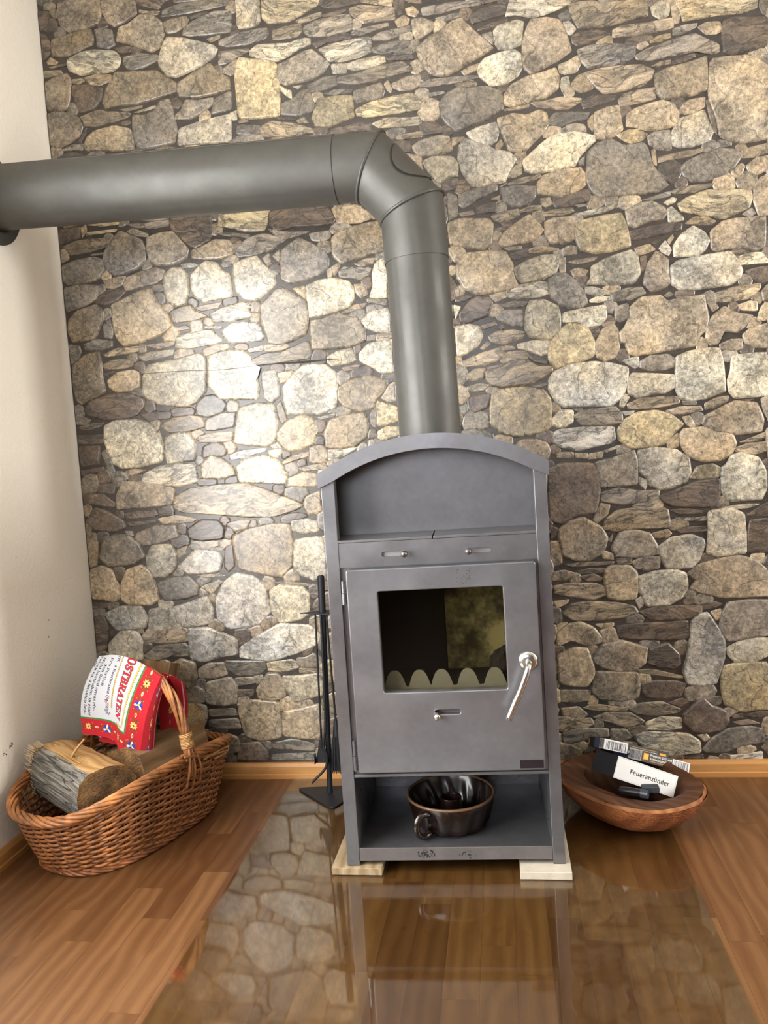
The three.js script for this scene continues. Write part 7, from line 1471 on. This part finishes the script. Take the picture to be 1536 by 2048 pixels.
// ---------------------------------------------------------------- firewood
const barkMat = (() => { const f = fbm(40, 4, 4, 1301, 0.6), g = fbm(8, 3, 3, 1305), c = fbm(12, 2, 3, 1309); const H = (u, v) => clamp(0.5 + (f(u, v) - 0.5) * 1.3 + (Math.abs(c(u, v) - 0.5) < 0.018 ? -0.45 : 0)); return (tint, rep = 4) => std(srgb(...tint), 0.92, 0, { map: texRep(barkMat.map ||= dataTex(512, 512, (u, v) => { const k = 0.35 + 0.62 * H(u, v) + (g(u, v) - 0.5) * 0.3; return [k, k * 0.985, k * 0.96]; }), rep), bumpMap: texRep(barkMat.bump ||= dataTex(512, 512, H, false), rep), bumpScale: 0.003 }); })();
const splitTex = woodTex(1401, [255, 250, 240], [168, 140, 104], 18, 120), endTex = (() => { const f = fbm(6, 6, 4, 1501), g = fbm(60, 60, 2, 1503); return dataTex(512, 512, (u, v) => { const x = u - 0.5, y = v + 0.1, r = Math.hypot(x, y) + (f(u, v) - 0.5) * 0.05, k = 0.68 + 0.035 * Math.sin(r * 130) + (f(u, v) - 0.5) * 0.5 + (g(u, v) - 0.5) * 0.35; return [k, k * 0.97, k * 0.92]; }); })();
function splitLog(name, label, sec, L, bark, wood, end, m4, seed, group) {
  const g = thing(name, label, 'log', [0, 0, 0], 0, group); g.position.setFromMatrixPosition(m4); g.quaternion.setFromRotationMatrix(m4);
  const r = rng(seed), nz = 9, S = []; for (let i = 0; i < sec.length; i++) { const a = sec[i], b = sec[(i + 1) % sec.length]; for (let k = 0; k < 4; k++) S.push([lerp(a[0], b[0], k / 4), lerp(a[1], b[1], k / 4), a[2] && b[2]]); }
  const n = S.length, nf = fbm(8, 8, 3, seed), ring = []; for (let j = 0; j <= nz; j++) ring.push(S.map((q, i) => { const k = 1 + (nf(i / n, j / nz * 0.6) - 0.5) * 0.10; return V(q[0] * k, q[1] * k, L * j / nz + ((j === 0 || j === nz) ? (nf(i / n * 3, 0.3 + j) - 0.5) * 0.008 : 0)); }));
  const mk = (want) => { const pos = [], uv = []; for (let i = 0; i < n; i++) { if (!!S[i][2] !== want) continue; const i2 = (i + 1) % n; for (let j = 0; j < nz; j++) { const A = ring[j][i], B = ring[j][i2], C = ring[j + 1][i2], D = ring[j + 1][i]; for (const [p, u] of [[A, i], [B, i + 1], [C, i + 1], [A, i], [C, i + 1], [D, i]]) { pos.push(p.x, p.y, p.z); uv.push(u * 0.012, p.z); } } } const q = new THREE.BufferGeometry(); q.setAttribute('position', new THREE.Float32BufferAttribute(pos, 3)); q.setAttribute('uv', new THREE.Float32BufferAttribute(uv, 2)); q.computeVertexNormals(); return toCreasedNormals(q, 0.7); };
  if (S.some((q) => q[2])) part(g, 'bark', mk(true), bark, 'weathered bark'); if (S.some((q) => !q[2])) part(g, 'split_face', mk(false), wood, 'split wood face');
  for (const [j, fl] of [[0, true], [nz, false]]) { const R = ring[j], tri = THREE.ShapeUtils.triangulateShape(R.map((p) => new THREE.Vector2(p.x, p.y)), []), pos = [], uv = []; for (const f of tri) for (const k of fl ? [f[0], f[2], f[1]] : f) { pos.push(R[k].x, R[k].y, R[k].z); uv.push(R[k].x / 0.17 + 0.1, R[k].y / 0.17 + 0.1); } const q = new THREE.BufferGeometry(); q.setAttribute('position', new THREE.Float32BufferAttribute(pos, 3)); q.setAttribute('uv', new THREE.Float32BufferAttribute(uv, 2)); q.computeVertexNormals(); part(g, 'cut_end', q, end, 'sawn end'); }
  return g;
}
function frame(origin, zdir, up = V(0, 1, 0)) { const Z = zdir.clone().normalize(), X = up.clone().cross(Z).normalize(), Y = Z.clone().cross(X); return new THREE.Matrix4().makeBasis(X, Y, Z).setPosition(origin); }
const woodPale = std(srgb(214, 184, 136), 0.85, 0, { map: texRep(splitTex, 4) }), woodGrey = std(srgb(150, 128, 100), 0.9, 0, { map: texRep(splitTex, 3) }), endBrown = std(srgb(176, 138, 92), 0.9, 0, { map: endTex, bumpMap: texRep(bumpFine, 1.3), bumpScale: 0.003 }), endPale = std(srgb(206, 182, 140), 0.85, 0, { map: endTex });
const greyBark = barkMat([176, 172, 164]), brownBark = barkMat([128, 108, 86], 3);
const roundSec = (r, n = 12) => Array.from({ length: n }, (_, i) => [Math.cos(i / n * 6.2832) * r, Math.sin(i / n * 6.2832) * r, true]);
const fw = 'firewood in the basket';
{
  const g = splitLog('split_log', 'thick split log with grey bark, a frayed end and a splinter', [[0.010, 0.0, 1], [-0.004, 0.034, 1], [-0.006, 0.070, 1], [0.002, 0.104, 1], [0.026, 0.119, 1], [0.075, 0.121, 0], [0.120, 0.104, 0], [0.150, 0.066, 0], [0.110, 0.005, 0], [0.045, -0.014, 1]].reverse().map((q, i, a) => q), 0.235, greyBark, woodPale, endBrown, frame(V(-0.975, 0.146, 0.445), V(0.84, -0.10, 0.54)), 21, fw);
  const r = rng(8), l = []; for (let i = 0; i < 150; i++) { const q = r(), x = q < 0.6 ? r() * 0.03 : -0.006 + r() * 0.01, y = q < 0.6 ? 0.108 + r() * 0.014 : r() * 0.11, len = 0.008 + r() * 0.028; l.push(tube([V(x, y, 0.012), V(x + (r() - 0.5) * 0.012, y + (r() - 0.3) * 0.012, -len)], (s) => 0.0011 * (1.1 - s), 3)); } part(g, 'frayed_fibres', merge(l), std(srgb(214, 190, 150), 0.9), 'pale frayed fibres').userData.kind = 'stuff';
  part(g, 'splinter', tube([V(0.040, 0.114, 0.120), V(0.046, 0.142, 0.138), V(0.056, 0.176, 0.165)], (s) => 0.0042 * (1 - 0.35 * s), 4), woodPale, 'pale splinter standing up');
  { const q = []; for (let i = 0; i < 7; i++) q.push(tube(smoothPts([[0.030 + i * 0.004, 0.1205, 0.02 + r() * 0.03], [0.031 + i * 0.004, 0.1225 + r() * 0.002, 0.09], [0.030 + i * 0.005, 0.1205, 0.13 + r() * 0.045]], 8), 0.0024, 4)); part(g, 'torn_strip', merge(q), woodPale, 'pale torn wood strips'); }
}
splitLog('split_log', 'dull brown split log under the red towel', [[-0.062, -0.045, 1], [-0.010, -0.058, 1], [0.045, -0.045, 1], [0.066, 0.0, 1], [0.050, 0.050, 0], [0.0, 0.062, 0], [-0.060, 0.045, 0]], 0.245, brownBark, woodGrey, endBrown, frame(V(-0.665, 0.175, 0.165), V(-0.33, 0.02, 0.94)), 33, fw);
splitLog('round_log', 'round log with a pale sawn end facing the stove', roundSec(0.056), 0.17, brownBark, woodPale, endPale, frame(V(-0.796, 0.2310, 0.092), V(0.82, 0.02, 0.57)), 44, fw);
splitLog('split_log', 'tall brown split log leaning up behind the red towel', [[-0.045, -0.035, 1], [0.020, -0.042, 1], [0.055, -0.010, 1], [0.035, 0.035, 0], [-0.040, 0.030, 0]], 0.27, brownBark, woodGrey, endBrown, frame(V(-0.800, 0.135, 0.185), V(0.14, 0.97, -0.32), V(0, 0, 1)), 55, fw);
splitLog('split_log', 'dark log deep in the basket along the white wall', [[-0.045, -0.04, 1], [0.03, -0.05, 1], [0.055, 0.01, 1], [0.01, 0.05, 0], [-0.045, 0.03, 0]], 0.27, brownBark, woodGrey, endBrown, frame(V(-0.840, 0.130, 0.150), V(-0.30, 0.02, 0.95)), 66, fw);
splitLog('split_log', 'short brown log lying on the basket floor', [[-0.05, -0.04, 1], [0.03, -0.05, 1], [0.055, 0.01, 1], [0.01, 0.045, 0], [-0.045, 0.03, 0]], 0.28, brownBark, woodGrey, endBrown, frame(V(-0.725, 0.068, 0.18), V(-0.33, 0.0, 0.94)), 68, fw);

// ---------------------------------------------------------------- printed towel over the handle
function flower(c, x, y, s, petal, heart, n = 8) { for (let k = 0; k < n; k++) { const a = k / n * 6.283; c.fillStyle = petal[k % petal.length]; c.beginPath(); c.ellipse(x + Math.cos(a) * s * 0.55, y + Math.sin(a) * s * 0.55, s * 0.46, s * 0.2, a, 0, 6.3); c.fill(); } c.fillStyle = heart; c.beginPath(); c.arc(x, y, s * 0.24, 0, 6.3); c.fill(); }
function drop(c, x, y, s, a) { c.save(); c.translate(x, y); c.rotate(a); for (const [k, f] of [[1, '#5a4420'], [0.82, '#e8a23c'], [0.6, '#f6e7d8'], [0.36, '#c3202c']]) { c.fillStyle = f; c.beginPath(); c.moveTo(0, -s * k); c.quadraticCurveTo(s * 0.75 * k, 0, 0, s * 0.75 * k); c.quadraticCurveTo(-s * 0.75 * k, 0, 0, -s * k); c.fill(); } c.restore(); }
function vine(c, pts, s) { pts.forEach(([x, y], i) => { c.strokeStyle = '#574a1e'; c.lineWidth = s * 0.16; if (i) { const p = pts[i - 1], mx = (p[0] + x) / 2, my = (p[1] + y) / 2, dx = x - p[0], dy = y - p[1]; for (const q of [-1, 1]) { c.beginPath(); c.arc(mx - dy * 0.12 * q, my + dx * 0.12 * q, s * 0.42, 0, 4.4); c.stroke(); c.fillStyle = '#4d4a1c'; c.beginPath(); c.ellipse(mx - dy * 0.2 * q + dx * 0.1, my + dx * 0.2 * q + dy * 0.1, s * 0.34, s * 0.18, Math.atan2(dy, dx) + q, 0, 6.3); c.fill(); c.fillStyle = '#f28a5c'; c.beginPath(); c.arc(mx - dy * 0.34 * q, my + dx * 0.34 * q, s * 0.12, 0, 6.3); c.fill(); } } if (i % 4 === 0) flower(c, x, y, s * 1.3, ['#1f3f95', '#e8ecf8', '#24489f'], '#f2b63a', 9); else if (i % 4 === 2) flower(c, x, y, s * 1.05, ['#f0b048', '#f6cd7a'], '#1d2f6e', 8); else drop(c, x, y, s * 1.05, Math.atan2(pts[Math.min(i + 1, pts.length - 1)][1] - y, pts[Math.min(i + 1, pts.length - 1)][0] - x) + 1.6); }); }
const RED = '#b81c29';
const towelPrint = canvasTex(1024, 1024, (c, w, h) => {
  c.fillStyle = '#c6c8ce'; c.fillRect(0, 0, w, h);
  const bx = 0.80 * w, by = 0.80 * h; c.fillStyle = RED; c.fillRect(bx, 0, w - bx, h); c.fillRect(0, by, w, h - by); c.fillStyle = '#3d7a35'; c.fillRect(bx - 22, 0, 22, by); c.fillRect(0, by - 20, bx, 20);
  vine(c, Array.from({ length: 10 }, (_, i) => [0.885 * w, 0.90 * h - i * 0.125 * h]), 44); vine(c, Array.from({ length: 9 }, (_, i) => [0.885 * w - i * 0.13 * w, 0.895 * h]), 44);
  // gold edgings
  for (const [x, y1, wd] of [[0.725, 0.70, 14], [0.435, 0.62, 8]]) { c.strokeStyle = '#6b5a14'; c.lineWidth = wd + 6; c.beginPath(); c.moveTo(x * w, 0); c.lineTo(x * w, y1 * h); if (x > 0.6) { c.quadraticCurveTo(x * w, (y1 + 0.055) * h, (x - 0.06) * w, (y1 + 0.055) * h); c.lineTo(0.52 * w, (y1 + 0.075) * h); } c.stroke(); c.strokeStyle = '#d9b43e'; c.lineWidth = wd; c.stroke(); for (let y = 10; y < y1 * h; y += 26) { c.fillStyle = '#8a7420'; c.beginPath(); c.arc(x * w + wd, y, 7, 0, 6.3); c.fill(); } }
  const down = (txt, x, y, font, fill, stroke, lw) => { c.save(); c.translate(x * w, y * h); c.rotate(Math.PI / 2); c.font = font; c.textBaseline = 'middle'; if (stroke) { c.strokeStyle = stroke; c.lineWidth = lw; c.strokeText(txt, 0, 0); } c.fillStyle = fill; c.fillText(txt, 0, 0); c.restore(); };
  c.save(); c.translate(0.585 * w, -0.02 * h); c.rotate(Math.PI / 2); c.font = 'bold 150px serif'; c.textBaseline = 'middle'; const tw = c.measureText('OSTBRATEN').width; c.scale(0.72 * h / tw, 1.15); c.strokeStyle = '#4a3a30'; c.lineWidth = 12; c.strokeText('OSTBRATEN', 0, 0); c.fillStyle = '#c8202c'; c.fillText('OSTBRATEN', 0, 0); c.restore();
  const f = 'italic bold 60px serif'; down('Öl.  4 Rostbraten (je 200g).', 0.375, 0.0, 'italic bold 56px serif', '#2c2c38'); down('pro Portion.', 0.275, 0.03, f, '#22222c'); down('den Rand etwas ein-', 0.205, 0.10, f, '#22222c'); down('Mehl bestäuben. In einer', 0.135, 0.02, f, '#22222c'); down('Seiten ca. 4 Minuten bra-', 0.068, 0.0, f, '#22222c'); down('en', 0.015, 0.06, f, '#22222c');
  flower(c, 0.36 * w, 0.55 * h, 26, ['#a01c28', '#702018'], '#e0b040', 5); flower(c, 0.40 * w, 0.70 * h, 24, ['#3a4a9a', '#d8d0b0'], '#b08a30', 7);
});
const redPrint = canvasTex(512, 512, (c, w, h) => { c.fillStyle = RED; c.fillRect(0, 0, w, h); vine(c, Array.from({ length: 6 }, (_, i) => [0.4 * w + 20 * Math.sin(i), 0.95 * h - i * 0.19 * h]), 34); c.fillStyle = '#e79aa2'; c.fillRect(0.86 * w, 0, 0.05 * w, h); c.fillStyle = '#f3dcdc'; for (let y = 0; y < h; y += 12) c.fillRect(0.865 * w, y, 0.04 * w, 5); });
const redEdge = canvasTex(512, 512, (c, w, h) => { c.fillStyle = RED; c.fillRect(0, 0, w, h); vine(c, Array.from({ length: 6 }, (_, i) => [0.03 * w + i * 0.19 * w, 0.82 * h]), 30); });
function sheet(fn, nu, nv, th) {
  const P = [], pos = [], uv = [], idx = []; for (let j = 0; j <= nv; j++) for (let i = 0; i <= nu; i++) P.push(fn(i / nu, j / nv)); const w = nu + 1, at = (i, j) => P[clamp(j, 0, nv) * w + clamp(i, 0, nu)], nrm = [];
  for (let j = 0; j <= nv; j++) for (let i = 0; i <= nu; i++) nrm.push(at(i + 1, j).clone().sub(at(i - 1, j)).cross(at(i, j - 1).clone().sub(at(i, j + 1))).normalize());
  for (const s of [0, 1]) P.forEach((p, k) => { const q = p.clone().addScaledVector(nrm[k], -s * th); pos.push(q.x, q.y, q.z); uv.push((k % w) / nu, 1 - Math.floor(k / w) / nv); });
  const o = P.length; for (let j = 0; j < nv; j++) for (let i = 0; i < nu; i++) { const a = j * w + i; idx.push(a, a + w, a + 1, a + 1, a + w, a + w + 1, o + a, o + a + 1, o + a + w, o + a + 1, o + a + w + 1, o + a + w); }
  const edge = (a, b) => idx.push(a, b, o + a, b, o + b, o + a); for (let i = 0; i < nu; i++) { edge(i, i + 1); edge(nv * w + i + 1, nv * w + i); } for (let j = 0; j < nv; j++) { edge((j + 1) * w, j * w); edge(j * w + nu, (j + 1) * w + nu); }
  const g = new THREE.BufferGeometry(); g.setAttribute('position', new THREE.Float32BufferAttribute(pos, 3)); g.setAttribute('uv', new THREE.Float32BufferAttribute(uv, 2)); g.setIndex(idx); return toCreasedNormals(g.toNonIndexed(), 0.9);
}
{
  const t = thing('printed_towel', 'white recipe towel with red flowered border draped over the basket handle', 'towel', [-0.775, 0.43, 0.29]);
  const o = V(-0.775, 0.43, 0.29), weaveBump = texRep(bumpFine, 6), cloth = (map) => new THREE.MeshPhysicalMaterial({ map, roughness: 0.95, sheen: 0.2, bumpMap: weaveBump, bumpScale: 0.0006 });
  const cv = (pts) => { const c = new THREE.CatmullRomCurve3(pts.map((p) => V(...p)), false, 'centripetal'); return (u) => c.getPoint(u); };
  const ridge = cv([[-0.862, 0.450, 0.266], [-0.812, 0.4565, 0.282], [-0.765, 0.4530, 0.298], [-0.712, 0.4380, 0.318], [-0.657, 0.410, 0.338]]), foot = cv([[-0.874, 0.272, 0.362], [-0.830, 0.264, 0.368], [-0.778, 0.252, 0.372], [-0.760, 0.236, 0.388], [-0.712, 0.211, 0.392]]), back = cv([[-0.862, 0.385, 0.205], [-0.812, 0.38, 0.21], [-0.76, 0.37, 0.22], [-0.71, 0.35, 0.235], [-0.655, 0.335, 0.25]]);
  const front = (u, v) => { const a = ridge(u), b = foot(u), p = a.clone().lerp(b, v); p.z += 0.030 * Math.sin(Math.PI * Math.min(1, v * 1.02)) * (1 - 0.4 * v) + 0.005 * Math.sin(u * 9 + v * 2.2) * v; p.y += 0.006 * Math.sin(v * Math.PI); p.x -= 0.010 * Math.sin(v * Math.PI) * (1 - u); return p.sub(o); };
  part(t, 'front_panel', sheet(front, 40, 44, 0.0016), cloth(towelPrint), 'white panel printed with a recipe and a red border');
  const over = (u, v) => { const a = ridge(u), b = back(u), p = a.clone().lerp(b, v); p.z -= 0.020 * Math.sin(Math.PI * v * 0.9) ; p.y += 0.010 * Math.sin(Math.PI * Math.min(1, v * 1.4)) * (1 - v); return p.sub(o); };
  part(t, 'back_panel', sheet((u, v) => over(1 - u, v), 24, 16, 0.0016), cloth(redPrint), 'red panel hanging behind the handle');
  const under = (u, v) => { const q = front(lerp(0.14, 0.62, u), lerp(0.72, 0.985, v)); q.z -= 0.012; q.y -= 0.026 * v; q.x += 0.012; return q; };
  part(t, 'under_layer', sheet(under, 20, 14, 0.0016), cloth(redEdge), 'lower folded red layer');
  const inner = (u, v) => { const q = front(1, lerp(0.02, 0.95, v)), k = cv([[0, 0, 0], [0.012, -0.004, -0.012], [0.016, -0.002, -0.03]])(u); return q.add(V(k.x * (0.6 + v), k.y, k.z)); };
  part(t, 'inner_fold', sheet(inner, 8, 24, 0.0016), cloth(redPrint), 'red inner fold');
  const rear = (u, v) => { const top = cv([[-0.690, 0.398, 0.262], [-0.660, 0.388, 0.262], [-0.636, 0.362, 0.262]])(u), bot = cv([[-0.715, 0.206, 0.245], [-0.690, 0.212, 0.243], [-0.652, 0.226, 0.243]])(u), p = top.lerp(bot, v); p.x -= 0.012 * Math.sin(v * Math.PI) * (1 - u) - 0.004 * Math.sin(v * Math.PI) * u; p.z -= 0.012 * Math.sin(v * Math.PI) + 0.016 * u * u; return p.sub(o); };
  part(t, 'rear_fold', sheet(rear, 16, 24, 0.0016), cloth(redPrint), 'red fold with flowers on the far side of the handle');
}

// ---------------------------------------------------------------- hewn wooden bowl with fire lighter boxes
{
  const t = thing('wooden_bowl', 'rough hewn dark brown wooden bowl on the floor beside the stove', 'bowl', [0.510, 0.0002, 0.250], 0.6435);
  const n = 96, nf = fbm(9, 9, 4, 1601), plan = (a, s, ox = 0, oz = 0) => { const c = Math.cos(a), q = Math.sin(a), e = 2 / 2.3; return [Math.sign(c) * Math.abs(c) ** e * 0.150 * s + ox, Math.sign(q) * Math.abs(q) ** e * 0.192 * s + oz]; };
  const loft = (rings, wob) => { const pos = [], uv = [], idx = []; rings.forEach(([s, y, ox, oz, w], j) => { for (let k = 0; k <= n; k++) { const a = k / n * 6.28319, f = nf(0.5 + Math.cos(a) * 0.3, 0.5 + Math.sin(a) * 0.3 + j * 0.03) - 0.5, [x, z] = plan(a, s * (1 + f * (w ?? wob)), ox || 0, oz || 0); pos.push(x, y + (y > 0.05 ? f * 0.012 : 0), z); uv.push(x, z + y); } }); const w = n + 1; for (let j = 0; j < rings.length - 1; j++) for (let k = 0; k < n; k++) { const i = j * w + k; idx.push(i, i + w, i + 1, i + 1, i + w, i + w + 1); } const g = new THREE.BufferGeometry(); g.setAttribute('position', new THREE.Float32BufferAttribute(pos, 3)); g.setAttribute('uv', new THREE.Float32BufferAttribute(uv, 2)); g.setIndex(idx); return toCreasedNormals(g.toNonIndexed(), 0.7); };
  const wt = woodTex(1701, [250, 242, 232], [158, 128, 104], 12, 120), hull = std(srgb(164, 104, 60), 0.55, 0, { map: texRep(wt, 3), bumpMap: texRep(bumpFine, 4), bumpScale: 0.004 }), top = std(srgb(110, 76, 50), 0.65, 0, { map: texRep(wt, 5), bumpMap: texRep(wt, 5), bumpScale: 0.004 }), edge = std(srgb(180, 130, 84), 0.8, 0, { map: texRep(wt, 5) });
  part(t, 'hull', loft([[0.002, 0], [0.34, 0.0], [0.56, 0.010], [0.76, 0.030], [0.90, 0.056], [0.98, 0.080], [1.0, 0.092]], 0.07), hull, 'rounded reddish brown underside');
  part(t, 'chipped_edge', loft([[1.0, 0.092, 0, 0, 0.07], [0.985, 0.0965, 0, 0, 0.085], [0.965, 0.0985, 0, 0, 0.09]], 0.08), edge, 'pale chipped edge');
  part(t, 'hollow', loft([[0.965, 0.0985, 0, 0, 0.09], [0.80, 0.094, 0.012, 0, 0.03], [0.68, 0.086, 0.026, -0.006, 0.02], [0.60, 0.055, 0.026, -0.006, 0.02], [0.48, 0.032, 0.026, -0.006], [0.002, 0.026, 0.02, -0.006]], 0.02), top, 'dark adzed rim and hollow');
}
function barcode(c, x, y, w, h, seed) { const r = rng(seed); c.fillStyle = '#f2f3f5'; c.fillRect(x, y, w, h); c.fillStyle = '#20242c'; let q = x + w * 0.08; while (q < x + w * 0.9) { const b = w * (0.008 + r() * 0.03); c.fillRect(q, y + h * 0.08, b, h * 0.78); q += b + w * (0.01 + r() * 0.03); } }
const frontPrint = (upside) => canvasTex(1024, 160, (c, w, h) => { if (upside) { c.translate(w, h); c.rotate(Math.PI); } c.fillStyle = '#4c4a48'; c.fillRect(0, 0, w, h); c.fillStyle = '#f0a828'; c.fillRect(40, 26, 104, 96); c.fillStyle = '#f7c65e'; c.fillRect(52, 38, 80, 70); c.fillStyle = '#f4f2ee'; c.font = 'bold 50px sans-serif'; c.textBaseline = 'alphabetic'; c.fillText('Premium Grill- und', 176, 54); c.fillText('Kaminanzündhilfe', 176, 106); c.fillStyle = '#b08a54'; c.fillRect(176, 120, 420, 14); barcode(c, 650, 0, 374, 160, upside ? 5 : 9); });
const sidePrint = canvasTex(1024, 160, (c, w, h) => { c.fillStyle = '#2c3140'; c.fillRect(0, 0, w, h); c.fillStyle = '#e0a23c'; c.fillRect(20, 20, 60, 110); for (let i = 0; i < 3; i++) { c.fillStyle = '#12141a'; c.fillRect(110, 20 + i * 42, 260, 30); c.fillStyle = '#6d6658'; c.fillRect(120, 30 + i * 42, 230, 6); } c.fillStyle = '#5b6b92'; c.fillRect(400, 0, 330, h); barcode(c, 740, 0, 284, 160, 14); });
const whitePrint = canvasTex(1024, 320, (c, w, h) => { c.fillStyle = '#eef0f0'; c.fillRect(0, 0, w, h); c.strokeStyle = '#b9bcbd'; c.lineWidth = 5; c.strokeRect(10, 12, w - 24, h - 26); c.fillStyle = '#26282c'; c.font = 'bold 92px sans-serif'; c.textBaseline = 'middle'; const m = c.measureText('Feueranzünder').width; c.fillText('Feueranzünder', 0.56 * w - m / 2, 0.5 * h); });
{
  const card = (map) => std(0xffffff, 0.5, 0, { map }), darkCard = std(srgb(58, 60, 66), 0.5), greyCard = std(srgb(120, 122, 126), 0.5), white = std(srgb(232, 234, 236), 0.5);
  const B = (label, W, H, D, corner, roll, yaw, mats) => { const g = new THREE.BoxGeometry(W, H, D); g.translate(W / 2, 0, -D / 2); const m = shadow(new THREE.Mesh(g, mats)); m.name = numbered('firelighter_box'); m.position.set(...corner); const R = (x, y, z) => new THREE.Quaternion().setFromEuler(new THREE.Euler(x, y, z)), k = Math.PI / 180; m.quaternion.copy(R(0, -7.7 * k, 0)).multiply(R(-22.3 * k, 0, 0)).multiply(R(0, 0, roll * k)).multiply(R(0, yaw * k, 0)); scene.add(m); tag(m, label, 'box', 'fire lighter boxes in the wooden bowl'); return m; };
  B('white cardboard box printed Feueranzünder lying in the wooden bowl', 0.170, 0.053, 0.11, [0.4755, 0.1505, 0.3050], -16.5, 31, [white, darkCard, greyCard, greyCard, card(whitePrint), darkCard]);
  B('dark fire lighter box with upright print between two other boxes', 0.166, 0.0265, 0.17, [0.5540, 0.1340, 0.1960], -12, 42, [white, card(sidePrint), darkCard, darkCard, card(frontPrint(false)), darkCard]);
  B('topmost dark fire lighter box with its print upside down', 0.170, 0.0265, 0.15, [0.4660, 0.1550, 0.1640], -10, 18, [white, card(sidePrint), darkCard, darkCard, card(frontPrint(true)), darkCard]);
  const l = thing('gas_lighter', 'black stick lighter tucked under the white box in the bowl', 'lighter', [0.525, 0.098, 0.345]); const bl = std(srgb(24, 25, 28), 0.35);
  part(l, 'barrel', tube([V(0.012, 0.004, 0.006), V(-0.015, 0.004, -0.005), V(-0.045, 0.004, -0.018)], 0.0095, 14), bl); part(l, 'cap', cyl(0.0108, 0.0108, V(0.0, 0.004, 0.002), V(0.016, 0.004, 0.0085), 16), std(srgb(60, 66, 74), 0.3), 'ribbed grey cap'); part(l, 'ribbed_grip', rbox(0.004, 0.045, 0.0, 0.018, -0.022, -0.002, 0.004), std(srgb(52, 58, 66), 0.5));
}
// dirt specks on the white wall
{ const r = rng(99), l = []; for (const [y, z, n, s] of [[0.277, 0.452, 16, 0.016], [0.548, 0.235, 3, 0.004], [0.503, 0.243, 3, 0.004], [0.265, 0.48, 8, 0.014]]) for (let i = 0; i < n; i++) { const q = new THREE.SphereGeometry(0.0008 + r() * 0.0013, 6, 5); q.scale(0.3, 1, 1); q.translate(LX + 0.0003, y + (r() - 0.5) * s, z + (r() - 0.5) * s); l.push(q); } const m = solo('dirt_specks', merge(l), std(srgb(60, 46, 36), 0.9), 'small dark dirt specks on the white wall above the basket', 'dirt'); m.userData.kind = 'stuff'; }

renderer.render(scene, camera);
